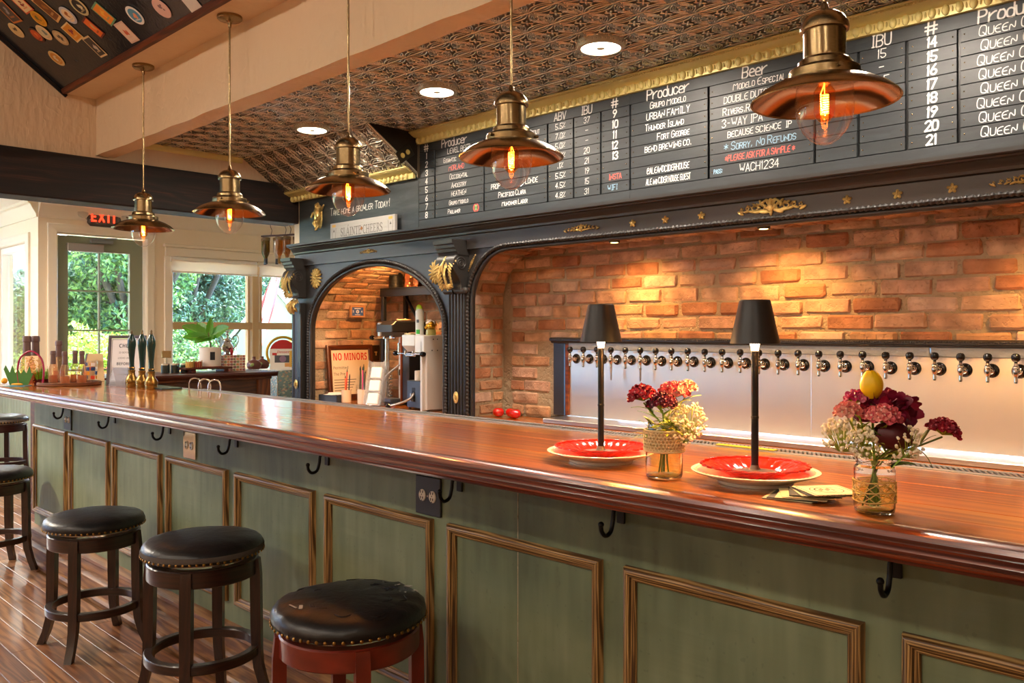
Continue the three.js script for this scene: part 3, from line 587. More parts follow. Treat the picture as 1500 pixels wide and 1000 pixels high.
// ------------------------------------------------------------------ back bar facade
const AZ = -3.28;
{
  const bb = thing('back_bar', 'black carved wooden back bar with an arch, fluted pilasters and gilded ornaments', 'back bar');
  const sh = new THREE.Shape(); sh.moveTo(-5.39, 0.9); sh.lineTo(2.95, 0.9); sh.lineTo(2.95, 1.95); sh.lineTo(-5.39, 1.95); sh.closePath();
  const AC = -4.483, AR = 0.714, AY = 1.4, AH = 0.424;
  const h1 = new THREE.Path(); h1.moveTo(AC - AR, 0.9); h1.lineTo(AC - AR, AY); for (let i = 1; i <= 40; i++) { const a = Math.PI * (1 - i / 40); h1.lineTo(AC + AR * Math.cos(a), AY + AH * Math.sin(a)); } h1.lineTo(AC + AR, 0.9); h1.closePath();
  const rc = 0.3, RX = -3.532, RT = 1.858;
  const h2 = new THREE.Path(); h2.moveTo(RX, 0.9); h2.lineTo(RX, RT - rc); for (let i = 1; i <= 16; i++) { const a = Math.PI - i / 16 * Math.PI / 2; h2.lineTo(RX + rc + rc * Math.cos(a), RT - rc + rc * Math.sin(a)); } h2.lineTo(2.8, RT); h2.lineTo(2.8, 0.9); h2.closePath();
  sh.holes.push(h1, h2);
  part(bb, 'arch_panel', uvm(extr(sh, 0.032).translate(0, 0, AZ - 0.032)), M.black);
  const path1 = (e, z) => { const p = [[AC - AR - e, 0.9, z], [AC - AR - e, 1.2, z], [AC - AR - e, AY, z]]; for (let i = 1; i < 28; i++) { const a = Math.PI * (1 - i / 28); p.push([AC + (AR + e) * Math.cos(a), AY + (AH + e) * Math.sin(a), z]); } p.push([AC + AR + e, AY, z], [AC + AR + e, 1.2, z], [AC + AR + e, 0.9, z]); return curve(p); };
  const path2 = (e, z) => { const p = [[RX - e, 0.9, z], [RX - e, 1.25, z], [RX - e, RT - rc, z]]; for (let i = 1; i < 12; i++) { const a = Math.PI - i / 12 * Math.PI / 2; p.push([RX + rc + (rc + e) * Math.cos(a), RT - rc + (rc + e) * Math.sin(a), z]); } p.push([RX + rc, RT + e, z], [-2.5, RT + e, z], [-1, RT + e, z], [0.5, RT + e, z], [2.7, RT + e, z]); return curve(p); };
  part(bb, 'rope_moulding', rope(path1(0.03, AZ + 0.006), 0.0125, 900, 150, 8), M.black);
  part(bb, 'rope_moulding', rope(path2(0.014, AZ + 0.014), 0.0125, 1500, 330, 8), M.black);
  part(bb, 'arch_edge', tube(path1(0.006, AZ), 0.012, 120, 8), M.black);
  part(bb, 'arch_edge', tube(path2(-0.006, AZ), 0.011, 160, 8), M.black);
  // mantel and its left return
  const mp = [[0, 1.868], [0.02, 1.868], [0.02, 1.948], [0.034, 1.953], [0.036, 1.964], [0.046, 1.974], [0.056, 1.99], [0.068, 1.994], [0.07, 2.0], [0.086, 2.002], [0.09, 2.006], [0.09, 2.02], [-0.11, 2.02], [-0.11, 1.95], [0, 1.95]];
  part(bb, 'mantel', uvm(prof(mp, -5.385, 2.95, AZ)), M.black);
  // pilasters
  const pil = (x0, x1, y1, n) => {
    const w = x1 - x0, pts = [[x0, AZ], [x0, AZ + 0.04]];
    for (let i = 0; i < n; i++) { const c = x0 + w * (i + 0.5) / n, q = w / n * 0.36; for (let k = 0; k <= 6; k++) { const a = Math.PI * k / 6; pts.push([c - q * Math.cos(a), AZ + 0.04 - 0.012 * Math.sin(a)]); } }
    pts.push([x1, AZ + 0.04], [x1, AZ]);
    const g = extr(pts.map(([x, z]) => [x, -z]), y1 - 0.9).rotateX(-Math.PI / 2).translate(0, 0.9, 0);
    return part(bb, 'pilaster', uvm(crease(g, 0.5), true), M.black);
  };
  pil(-5.386, -5.276, 1.6, 1); pil(-3.681, -3.547, 1.62, 5);
  part(bb, 'rope_moulding', rope(curve([[-5.392, 0.9, AZ + 0.03], [-5.392, 1.3, AZ + 0.03], [-5.392, 1.6, AZ + 0.03]]), 0.009, 220, 46, 6), M.black);
  part(bb, 'pilaster_ring', [rod([-3.70, 1.632, AZ + 0.045], [-3.625, 1.632, AZ + 0.045], 0.019, 14), rod([-3.6, 1.632, AZ + 0.045], [-3.53, 1.632, AZ + 0.045], 0.019, 14), ball(0.019, -3.70, 1.632, AZ + 0.045), ball(0.019, -3.53, 1.632, AZ + 0.045), rod([-3.62, 1.632, AZ + 0.045], [-3.6, 1.632, AZ + 0.045], 0.013, 12)], M.black);
  const gild = (geo, name = 'gilded_ornament', lab) => part(bb, name, geo, M.gold, lab);
  const acanthus = (h, w) => { // leaf hanging from the origin, S curved outwards
    const out = [];
    const S = (v) => [0.06 * Math.sin(v * 2.6) * (1 - v) + 0.012, -h * v];
    for (let i = 0; i < 10; i++) for (const s of [-1, 1]) { const v = i / 10, [o, y] = S(v), q = 1.1 - v * 0.45; out.push(at(ball(1, 0, -0.024, 0, 8, 6, [0.0062, 0.03 * q, 0.007]), s * w * 0.26 * q, y, o + 0.002, -0.45, 0, s * 0.9)); out.push(at(ball(1, 0, -0.02, 0, 8, 6, [0.0055, 0.024 * q, 0.007]), s * w * 0.1, y - 0.012, o + 0.012, -0.35, 0, s * 0.35)); }
    out.push(tube([0, 0.2, 0.4, 0.6, 0.8, 1].map((v) => { const [o, y] = S(v); return [0, y, o + 0.016]; }), 0.0055, 16, 6));
    for (const s of [-1, 0, 1]) out.push(ball(0.017, s * w * 0.24, -h, 0.03, 10, 8));
    return merge(out);
  };
  const corbel = (x0, x1, acan) => {
    const w = x1 - x0, xc = (x0 + x1) / 2;
    const cap = [[0, 1.834], [0.085, 1.836], [0.09, 1.846], [0.1, 1.852], [0.104, 1.868], [0.115, 1.874], [0.118, 1.89], [0.13, 1.896], [0.134, 1.918], [0, 1.918]];
    const c = part(bb, 'corbel', [uvm(prof(cap, x0 - 0.008, x1 + 0.008, AZ))], M.black);
    const s = new THREE.Shape(); s.moveTo(0, 1.836); s.lineTo(0.075, 1.836); s.bezierCurveTo(0.12, 1.83, 0.13, 1.77, 0.1, 1.735); s.bezierCurveTo(0.075, 1.7, 0.052, 1.69, 0.056, 1.65); s.lineTo(0.06, 1.64); s.lineTo(0, 1.64); s.closePath();
    part(c, 'corbel_scroll', uvm(crease(extr(s, w, { bevel: 0.004, curve: 16 }).rotateY(-Math.PI / 2).scale(1, 1, 1).translate(x1, 0, AZ), 0.5)), M.black);
    for (const q of [-1, 1]) { const sp = []; for (let i = 0; i < 40; i++) { const a = i * 0.42, r0 = 0.038 * (1 - i / 44); sp.push([q > 0 ? x1 + 0.004 : x0 - 0.004, 1.785 + r0 * Math.sin(a), AZ + 0.06 + r0 * Math.cos(a)]); } part(c, 'scroll_bead', tube(sp, 0.005, 80, 6), M.black); }
    const g = gild(at(acanthus(0.17, w * 0.95), xc, 1.825, AZ + 0.075), 'gilded_acanthus');
    return g;
  };
  corbel(-5.386, -5.272); corbel(-3.705, -3.555);
  gild(at(acanthus(0.075, 0.07), -5.33, 1.63, AZ + 0.035), 'gilded_acanthus');
  const medal = (r) => { const o = []; for (let i = 0; i < 15; i++) { const a = i / 15 * TAU; o.push(at(ball(1, 0, 0, 0, 8, 6, [0.0078, 0.023, 0.011]), Math.cos(a) * r * 0.7, Math.sin(a) * r * 0.72, 0.006, 0, 0, a - Math.PI / 2)); } for (let i = 0; i < 12; i++) { const a = i / 12 * TAU; o.push(at(ball(1, 0, 0, 0, 8, 6, [0.006, 0.014, 0.009]), Math.cos(a) * r * 0.34, Math.sin(a) * r * 0.38, 0.011, 0, 0, a - Math.PI / 2)); } o.push(ball(0.012, 0, 0, 0.012, 10, 8), cyl(r * 0.46, r * 0.4, 0.006, 0, 0, 0, 28).rotateX(Math.PI / 2)); return merge(o); };
  const md = medal(0.071);
  gild(at(md, -5.13, 1.772, AZ), 'gilded_medallion'); gild(at(md, -3.83, 1.752, AZ), 'gilded_medallion');
  const FZ = AZ + 0.02, FY = 1.912, kx = 3.26 / 3.2;
  const star = (() => { const o = []; for (let i = 0; i < 5; i++) { const a = i / 5 * TAU + Math.PI / 2; o.push(at(ball(1, 0, 0, 0, 8, 6, [0.0065, 0.0095, 0.006]), Math.cos(a) * 0.01, Math.sin(a) * 0.01, 0.003, 0, 0, a - Math.PI / 2)); } o.push(ball(0.005, 0, 0, 0.006, 8, 6)); return merge(o); })();
  for (const x of [-2.339, -2.158, -1.971, -1.333, -1.147, -0.961, -0.6, -0.41]) gild(at(star, x * kx, FY, FZ), 'gilded_star');
  const scroll = (w, h, n, seed) => {
    const o = [], r = rng(seed);
    for (const s of [-1, 1]) for (let i = 0; i < n; i++) {
      const f = (i + 0.5) / n, x = s * w * f * 0.5, hh = h * (1 - f * 0.75), sp = [];
      for (let k = 0; k < 16; k++) { const a = k * 0.45 + i, q = hh * 0.3 * (1 - k / 18); sp.push([x + s * q * Math.cos(a), (i % 2 ? -1 : 1) * q * Math.sin(a) + hh * 0.12, 0.006 + k * 0.0006]); }
      o.push(tube(sp, hh * 0.055, 26, 6));
      o.push(at(ball(1, 0, 0, 0, 8, 6, [hh * 0.11, hh * 0.3, 0.007]), x + s * hh * 0.18, -hh * 0.12, 0.006, 0, 0, s * (1.0 + r())));
      o.push(at(ball(1, 0, 0, 0, 8, 6, [hh * 0.08, hh * 0.24, 0.006]), x, hh * 0.3, 0.006, 0, 0, -s * (0.4 + r())));
    }
    o.push(at(ball(1, 0, 0, 0, 10, 8, [w * 0.035, h * 0.42, 0.011]), 0, h * 0.1, 0.005), ball(h * 0.15, 0, h * 0.02, 0.01, 10, 8));
    for (const s of [-1, 1]) o.push(at(ball(1, 0, 0, 0, 8, 6, [w * 0.06, h * 0.07, 0.006]), s * w * 0.48, -h * 0.1, 0.005, 0, 0, s * 0.5));
    return merge(o);
  };
  gild(at(scroll(0.29, 0.1, 5, 3), -1.645 * kx, FY, FZ), 'gilded_scroll');
  const spray = scroll(0.22, 0.05, 5, 5);
  gild(at(spray, -2.648 * kx, FY, FZ), 'gilded_scroll'); gild(at(spray, -4.405 * kx, FY + 0.004, FZ, 0, 0, 0, 0.8), 'gilded_scroll'); gild(at(spray, -0.76 * kx + 0.03, FY, FZ), 'gilded_scroll');
  gild(at(spray, -3.52, 1.79, AZ + 0.002, 0, 0, 1.0, 0.5), 'gilded_scroll');
  for (const x of [-5.33, -3.614]) { const p = gild([at(lathe([[0.024, 0], [0.026, 0.004], [0.02, 0.008], [0.012, 0.009], [0.012, 0.016], [0, 0.018]], 20), x, 1.02, AZ + 0.04, Math.PI / 2, 0, 0, [0.8, 1, 1.35])], 'gilded_boss'); }
}
// ------------------------------------------------------------------ chalkboards: chalk lettering drawn stroke by stroke
const GL = {
  A: '002640 1232', B: '0006 063645443303 3342413000', C: '4536160501103041', D: '0006 062645412000', E: '46060040 0333', F: '064600 0006 0333', G: '4536160501103041 414323', H: '0006 4046 0343', I: '1030 1636 2026', J: '4641301001', K: '0006 4602 1440', L: '060040', M: '0006234640', N: '00064046', O: '160501103041453616', P: '0006 063645443303', Q: '160501103041453616 2240', R: '0006 063645443303 2340', S: '453616050413334241301001', T: '0646 2620', U: '060110304146', V: '062046', W: '0610243046', X: '0046 0640', Y: '0623 4623 2320', Z: '06460040',
  0: '160501103041453616', 1: '152620', 2: '051636454400 0040', 3: '051636454423 2342413010 1001', 4: '3036 360242', 5: '4606 0603 033342413010 1001', 6: '36140201 011030414233130 2'.replace(' 2', '2'), 7: '0646 4610', 8: '130405163645443313 1302011030414233', 9: '443313040516364544 4410', '.': '2021', ',': '2110', '%': '0046 0516 3141', '#': '1016 3036 0242 0444', '!': '2622 2021', '*': '2125 0442 0244', '-': '1333', ':': '2122 2425', '@': '443313243444 4130100105163645', '/': '0046',
};
GL[6] = '3614020110304142331302'; GL.F = '0646 0600 0333'; GL['—'] = '0343';
const LC = { r: '0004 02133444', o: '130201103142331 3'.replace(' ', ''), d: '4046 434413020110304 1'.replace(' ', ''), u: '04011030414 4 4440'.replace(/(\d) (\d)/, '$1$2'), c: '43341403011030 41'.replace(' ', ''), e: '02424314 030110 3041'.replace(/ /g, ''), a: '4440 43341403011030' };
LC.o = '1403011030414334 3414'; LC.d = '4640 43341403011030 3041'; LC.u = '040110304144 4440'; LC.c = '4334140301103041'; LC.e = '0242433414030110304 0'.replace(' ', ''); LC.e = '02424334140301103040';
function chalkText(x, s, px, py, h, o = {}) { // px, py in canvas pixels; py = baseline; h = cap height
  const r = rng(o.seed ?? (s.length * 31 + Math.round(px))), w0 = h * (o.wide ?? 0.62), lw = o.lw ?? h * 0.11;
  let adv = 0; const run = [];
  for (const ch of s) {
    const lower = ch >= 'a' && ch <= 'z', k = lower ? (o.lc && LC[ch] ? 1 : 0.74) : 1, g = lower && o.lc && LC[ch] ? LC[ch] : GL[ch.toUpperCase()];
    if (ch === ' ') { adv += w0 * 0.62; continue; }
    const cw = w0 * (lower && o.lc ? 0.85 : k) * ('I1.!:,'.includes(ch) ? 0.6 : 'MW'.includes(ch) ? 1.3 : 1);
    if (g) run.push([g, adv, cw, h * k]); adv += cw * 1.28;
  }
  let ox = px - (o.align === 'center' ? adv / 2 : o.align === 'right' ? adv : 0);
  x.strokeStyle = o.color ?? '#e9e7e0'; x.lineCap = 'round'; x.lineJoin = 'round';
  for (const [g, dx, cw, ch] of run) {
    const jy = (r() - 0.5) * h * 0.05, sl = (o.slant ?? 0.06) + (r() - 0.5) * 0.05;
    for (const st of g.split(' ')) {
      const P = []; for (let i = 0; i + 1 < st.length; i += 2) { const a = +st[i] / 4, b = +st[i + 1] / 6; P.push([ox + dx + a * cw + b * ch * sl + (r() - 0.5) * h * 0.03, py - b * ch + jy + (r() - 0.5) * h * 0.03]); }
      for (let pass = 0; pass < 2; pass++) {
        x.globalAlpha = pass ? 0.55 : 0.8; x.lineWidth = lw * (pass ? 0.6 : 1); x.beginPath(); x.moveTo(...P[0]);
        if (P.length < 4) for (const p of P.slice(1)) x.lineTo(...p);
        else { for (let i = 1; i < P.length - 1; i++) x.quadraticCurveTo(...P[i], (P[i][0] + P[i + 1][0]) / 2, (P[i][1] + P[i + 1][1]) / 2); x.lineTo(...P[P.length - 1]); }
        x.stroke();
      }
    }
  }
  x.globalAlpha = 1;
  return adv;
}
function chalkGround(x, w, h, seed, base = '#23282c') {
  x.fillStyle = base; x.fillRect(0, 0, w, h);
  const r = rng(seed);
  for (let i = 0; i < 260; i++) { x.fillStyle = `rgba(${r() > 0.45 ? '190,196,198' : '10,12,14'},${0.012 + r() * 0.02})`; x.beginPath(); x.ellipse(r() * w, r() * h, 30 + r() * 260, 4 + r() * 26, (r() - 0.5) * 0.3, 0, TAU); x.fill(); }
  for (let i = 0; i < 500; i++) { x.fillStyle = `rgba(200,205,205,${r() * 0.12})`; x.fillRect(r() * w, r() * h, 1 + r() * 14, 1); }
}
const BX0 = -4.1, BX1 = -0.5, BM = -2.473, BYT = 2.565, BYB = 2.035, ROW = 0.0522, R1 = 2.511; // row 1 runs from R1 down
const cols = [-4.1, -3.944, -3.509, -3.017, -2.835, -2.655, -2.473, -2.034, -1.536, -1.356, -1.171, -0.988, -0.5];
const W_ = '#eceae4', RED = '#d8584a', BLU = '#8fbcd8';
const rowsText = [ // column, row (0 = heading), text, options
  [0, 0, '#', { h: 1.2, lw: 1.9, wide: 0.9 }], ...[1, 2, 3, 4, 5, 6, 7, 8].map((n) => [0, n, String(n), { h: 0.95, lw: 1.9 }]),
  [1, 0, 'Producer', { lc: 1, h: 1.3, lw: 1.7, dx: -0.04 }], [1, 1, 'LEVEL BEER', {}], [1, 2, 'Gigantic', { h: 0.75, dx: -0.08 }], [1, 3, 'MORLAND', { c: RED, lw: 1.4, h: 0.75, dx: -0.02 }], [1, 4, 'Occidental', {}], [1, 5, 'Ancestry', {}], [1, 6, 'HEATHEN', { h: 0.75 }], [1, 7, 'Grupo Modelo', { h: 0.72 }], [1, 8, 'Paulaner', { h: 0.72, dx: -0.04 }],
  [2, 0, 'Beer', { lc: 1, h: 1.3, lw: 1.7, dx: -0.05 }], [2, 1, 'S', { dx: -0.2 }], [2, 1, 'Stout', { dx: 0.15, h: 0.8 }], [2, 6, 'PROP', { dx: -0.15, h: 0.75 }], [2, 6, 'LONDE', { dx: 0.13, h: 0.75 }], [2, 7, 'Pacifico Clara', { h: 0.8, dx: -0.02 }], [2, 8, 'Munchner Lager', { h: 0.72 }],
  [3, 0, 'ABV', { lw: 1.5, h: 1.15 }], ...['5.5%', '7.0%', '5.0%', '5.0%', '.1%', '5.5%', '4.5%', '4.8%'].map((t, i) => [3, i + 1, t, { h: 0.78 }]),
  [4, 0, 'IBU', { lw: 1.5, h: 1.15 }], ...['37', '—', '—', '20', '21', '19', '15', '31'].map((t, i) => [4, i + 1, t, { h: 0.8 }]),
  [5, 0, '#', { h: 1.2, lw: 2, wide: 0.9 }], ...[9, 10, 11, 12, 13].map((n, i) => [5, i + 1, String(n), { h: 1.0, lw: 2 }]), [5, 7, 'INSTA', { c: RED, h: 0.7, lw: 1.3 }], [5, 8, 'WIFI', { c: BLU, h: 0.72, dx: -0.015 }],
  [6, 0, 'Producer', { lc: 1, h: 1.35, lw: 1.8 }], [6, 1, 'Grupo Modelo', {}], [6, 2, 'URBAN FAMILY', { h: 0.85 }], [6, 3, 'Thunder Island', { dx: -0.02 }], [6, 4, 'Fort George', { dx: 0.03 }], [6, 5, 'BEND BREWING CO.', { h: 0.72 }], [6, 7, '@ALEANDCIDERHOUSE', { h: 0.78, wide: 0.4 }], [6, 8, 'ALE and CIDER HOUSE GUEST', { h: 0.78, wide: 0.32 }],
  [7, 0, 'Beer', { lc: 1, h: 1.35, lw: 1.8, dx: -0.02 }], [7, 1, 'Modelo Especial', {}], [7, 2, 'DOUBLE DUTCH C', { h: 0.8, dx: -0.04 }], [7, 3, 'Rivers.Ro', { dx: -0.1 }], [7, 4, '3-WAY IPA', { h: 0.95, dx: -0.08 }], [7, 5, 'BECAUSE SCIENCE  IP', { h: 0.72 }], [7, 6, '* Sorry, No Refunds', { c: BLU, h: 0.95 }], [7, 7, '*PLEASE ASK FOR A SAMPLE *', { c: RED, h: 0.72, lw: 1.25, wide: 0.42 }], [7, 8, 'PASS:', { c: BLU, h: 0.5, dx: -0.2, wide: 0.42 }], [7, 8, 'WACH1234', { h: 0.95, dx: 0.0 }],
  [8, 0, 'ABV', { lw: 1.5, h: 1.15 }], [8, 1, '%', { dx: 0.03 }], [9, 0, 'IBU', { lw: 1.5, h: 1.25 }], [9, 1, '15', { h: 0.95 }], [9, 2, '—', {}], [9, 3, '6.5', { h: 0.9 }],
  [10, 0, '#', { h: 1.25, lw: 2, wide: 0.9 }], ...[14, 15, 16, 17, 18, 19, 20, 21].map((n, i) => [10, i + 1, String(n), { h: 1.0, lw: 2.1 }]),
  [11, 0, 'Producer', { lc: 1, h: 1.35, lw: 1.9, dx: -0.06 }], ...[1, 2, 3, 4, 5, 6, 7, 8].map((n) => [11, n, 'Queen O', { h: 1.0, dx: -0.1 + (n % 3) * 0.006, wide: 0.66 }]),
];
function boardTex(x0, x1, seed) {
  const W = 2048, H = Math.round(W * (BYT - BYB) / (x1 - x0)), k = W / (x1 - x0);
  return canvasTex(W, H, (x) => {
    chalkGround(x, W, H, seed);
    for (const [c, n, s, o] of rowsText) {
      const a = cols[c], b = cols[c + 1]; if (a < x0 - 0.01 || b > x1 + 0.01) continue;
      const h = 0.036 * (o.h ?? 0.85) * k, cy = n ? R1 - ROW * (n - 0.5) : R1 + 0.026;
      chalkText(x, s, ((a + b) / 2 + (o.dx ?? 0) - x0) * k, (BYT - cy) * k + h * 0.5, h, { align: 'center', color: o.c ?? W_, lw: 0.0037 * (o.lw ?? 1) * k, lc: o.lc, wide: o.wide ?? 0.55, seed: c * 97 + n * 13 + s.length });
    }
    if (x0 < -4) { const px = (-3.575 - x0) * k, py = (BYT - (R1 - ROW * 7.5)) * k; x.lineWidth = 12; x.strokeStyle = '#c9504a'; for (const s of [-1, 1]) { x.beginPath(); x.arc(px, py, 26, s > 0 ? -1.2 : Math.PI - 1.2, s > 0 ? 1.2 : Math.PI + 1.2); x.stroke(); } x.fillStyle = '#7aa85a'; x.fillRect(px - 12, py - 20, 22, 38); x.fillStyle = '#2e3b28'; x.fillRect(px - 5, py - 8, 8, 14); }
  });
}
{
  const mA = std({ map: boardTex(BX0, BM, 3), roughness: 0.5 }), mB = std({ map: boardTex(BM, BX1, 4), roughness: 0.5 });
  const cb = thing('chalkboard', 'long black slatted chalkboard listing beers in handwritten chalk', 'chalkboard');
  part(cb, 'board_backing', span(-4.12, 2.9, 2.02, 2.6, -3.4, -3.372), M.blackIron);
  const slat = (x0, x1, y0, y1, proud = 0) => {
    const m = (x0 + x1) / 2 < BM ? [mA, BX0, BM] : [mB, BM, BX1], g = cspan(x0, x1, y0, y1, -3.376, -3.36 + proud, 0.0014), p = g.attributes.position.array, t = g.attributes.uv.array;
    for (let i = 0; i < p.length / 3; i++) { t[i * 2] = (p[i * 3] - m[1]) / (m[2] - m[1]); t[i * 2 + 1] = (p[i * 3 + 1] - BYB) / (BYT - BYB); }
    return part(cb, 'board_slat', g, m[0]);
  };
  slat(BX0, BM, R1 + 0.0005, BYT); slat(BM, BX1, R1 + 0.0005, BYT);
  slat(BX0, BM, BYB, R1 - ROW * 8 - 0.001); slat(BM, BX1, BYB, R1 - ROW * 8 - 0.001);
  part(cb, 'board_slat', cspan(BX1 + 0.001, 2.9, BYB, BYT, -3.376, -3.36, 0.001), M.chalk);
  const pins = [], pin = at(lathe([[0, 0.0025], [0.0022, 0.0018], [0.003, 0]], 6), 0, 0, 0, Math.PI / 2), r = rng(12);
  for (let c = 0; c < 12; c++) for (let n = 0; n < 8; n++) {
    const a = cols[c] + (c ? 0.0055 : 0), b = cols[c + 1] - 0.0055, y1 = R1 - ROW * n, y0 = y1 - ROW;
    slat(a, b, y0 + 0.0007, y1 - 0.0007, (r() - 0.5) * 0.002);
    for (const x of [a + 0.014, b - 0.014]) pins.push(pin.clone().translate(x + (r() - 0.5) * 0.003, (y0 + y1) / 2 + (r() - 0.5) * 0.006, -3.3595));
  }
  part(cb, 'slat_pins', pins, M.brass).userData.kind = 'stuff';
  // left board, sign and cherub
  const mb = thing('side_chalkboard', 'plain dark board left of the beer list with a chalked growler line', 'chalkboard');
  const tb2 = std({ roughness: 0.5, map: canvasTex(1024, 256, (x, w, h) => { chalkGround(x, w, h, 6, '#2c3134'); x.save(); x.translate(0, 0); chalkText(x, 'Take home a growler Today!', 300, 112, 36, { wide: 0.6, lw: 4 }); x.restore(); }) });
  const g = cspan(-5.5, -4.112, 2.02, 2.37, -3.4, -3.368, 0.002), p = g.attributes.position.array, t = g.attributes.uv.array;
  for (let i = 0; i < p.length / 3; i++) { t[i * 2] = (p[i * 3] + 5.5) / 1.388; t[i * 2 + 1] = (p[i * 3 + 1] - 2.02) / 0.35; }
  part(mb, 'board_panel', g, tb2);
  const sg = thing('cheers_sign', 'pale grey wooden sign reading a toast, leaning on the mantel ledge', 'sign', [-4.66, 2.02, -3.335], 0);
  const st = std({ roughness: 0.7, map: canvasTex(1024, 192, (x, w, h) => {
    x.fillStyle = '#a5a29d'; x.fillRect(0, 0, w, h); const r = rng(3); for (let i = 0; i < 300; i++) { x.fillStyle = `rgba(${r() > 0.5 ? '220,216,208' : '80,74,66'},0.07)`; x.fillRect(r() * w, r() * h, 30 + r() * 200, 1 + r() * 3); }
    x.fillStyle = '#5b5753'; x.textAlign = 'center'; x.textBaseline = 'middle'; x.font = '118px serif'; x.save(); x.translate(345, 104); x.scale(0.68, 1); x.fillText('SLÁINTE', 0, 0); x.restore(); x.save(); x.translate(690, 104); x.scale(0.68, 1); x.fillText('CHEERS', 0, 0); x.restore();
    x.fillStyle = '#8a5a2a'; x.save(); x.translate(518, 92); x.rotate(Math.PI / 4); x.fillRect(-16, -16, 32, 32); x.restore();
    for (const c of [62, 962]) { x.fillStyle = '#c79a4a'; x.fillRect(c - 30, 16, 60, 26); x.strokeStyle = '#5b5753'; x.lineWidth = 4; x.beginPath(); x.moveTo(c - 36, 50); x.lineTo(c - 26, 176); x.lineTo(c + 26, 176); x.lineTo(c + 36, 50); x.stroke(); x.fillStyle = '#5b5753'; x.beginPath(); x.moveTo(c, 62); x.lineTo(c + 14, 92); x.lineTo(c - 14, 92); x.fill(); }
  }) });
  const sgg = cbox(0.73, 0.128, 0.022, 0.002), sp = sgg.attributes.position.array, su = sgg.attributes.uv.array;
  for (let i = 0; i < sp.length / 3; i++) { su[i * 2] = sp[i * 3] / 0.73 + 0.5; su[i * 2 + 1] = sp[i * 3 + 1] / 0.128 + 0.5; }
  part(sg, 'sign_board', sgg.translate(0, 0.066, 0), st);
}
{ // gilded cherub: one continuous body from a blended field
  const th = thing('cherub_figure', 'small gilded cherub figure mounted on the dark board at the left end', 'figure', [-5.2, 2.2, -3.36]);
  const bones = [[[0, 0.06, 0.03], [0, 0.02, 0.03], 0.026, 0.024], [[0.0, 0.095, 0.032], [0.004, 0.1, 0.034], 0.021, 0.02], [[0, 0.078, 0.03], [0, 0.07, 0.03], 0.012, 0.018], [[0.022, 0.065, 0.03], [0.042, 0.085, 0.04], 0.011, 0.009], [[0.042, 0.085, 0.04], [0.03, 0.115, 0.045], 0.009, 0.008], [[-0.022, 0.062, 0.03], [-0.046, 0.045, 0.04], 0.011, 0.009], [[-0.046, 0.045, 0.04], [-0.06, 0.02, 0.045], 0.009, 0.008], [[0.012, 0.012, 0.03], [0.028, -0.02, 0.048], 0.016, 0.013], [[0.028, -0.02, 0.048], [0.02, -0.058, 0.032], 0.012, 0.009], [[0.02, -0.058, 0.032], [0.026, -0.064, 0.046], 0.008, 0.007], [[-0.012, 0.012, 0.03], [-0.02, -0.028, 0.046], 0.016, 0.013], [[-0.02, -0.028, 0.046], [-0.004, -0.072, 0.034], 0.012, 0.009], [[-0.004, -0.072, 0.034], [-0.008, -0.08, 0.046], 0.008, 0.007], [[0.02, 0.07, 0.012], [0.055, 0.105, 0.01], 0.012, 0.006], [[-0.02, 0.07, 0.012], [-0.055, 0.1, 0.01], 0.012, 0.006]];
  const N = 44, mc = new MarchingCubes(N, M.gold, false, false, 60000), half = 0.15;
  mc.isolation = 0;
  for (let k = 0; k < N; k++) for (let j = 0; j < N; j++) for (let i = 0; i < N; i++) {
    const q = [i, j, k].map((c) => (c / N * 2 - 1) * half); let d = 1e3;
    for (const [a, b, r1, r2] of bones) { const ab = b.map((c, n) => c - a[n]), ap = q.map((c, n) => c - a[n]), t = clamp((ap[0] * ab[0] + ap[1] * ab[1] + ap[2] * ab[2]) / (ab[0] ** 2 + ab[1] ** 2 + ab[2] ** 2 + 1e-9)), e = Math.hypot(...ap.map((c, n) => c - ab[n] * t)) - mix(r1, r2, t), h = clamp(0.5 + 0.5 * (d - e) / 0.01); d = mix(d, e, h) - 0.01 * h * (1 - h); }
    mc.field[i + j * N + k * N * N] = -d;
  }
  mc.update();
  const n = mc.count, g = new THREE.BufferGeometry();
  g.setAttribute('position', new THREE.Float32BufferAttribute(mc.positionArray.slice(0, n * 3), 3));
  g.setAttribute('normal', new THREE.Float32BufferAttribute(mc.normalArray.slice(0, n * 3), 3));
  g.scale(half, half, half); fin(g); g.computeVertexNormals();
  const body = part(th, 'body', toCreasedNormals(g, 1.4), M.gold);
  part(th, 'wall_rose', at(ball(1, 0, 0, 0, 10, 8, [0.03, 0.09, 0.012]), 0, 0.02, 0.006), M.gold);
  th.scale.setScalar(0.95);
}
// outlet on the tin cheek
{
  const o = thing('wall_outlet', 'black outlet plate on the dark pressed tin beside the crown moulding', 'outlet', [-4.09, 2.49, -3.24], Math.PI / 2);
  const pl = part(o, 'cover_plate', at(cbox(0.125, 0.075, 0.008, 0.002), 0, 0, 0.004, 0, 0, 0.6), plain(0x2a2418, 0.4, { metalness: 0.4 }));
  for (const s of [-1, 1]) part(o, 'socket', at(lathe([[0, 0.004], [0.014, 0.004], [0.016, 0]], 18), s * 0.024 * Math.cos(0.6), s * 0.024 * Math.sin(0.6), 0.008, Math.PI / 2), plain(0xc8b060, 0.4));
}
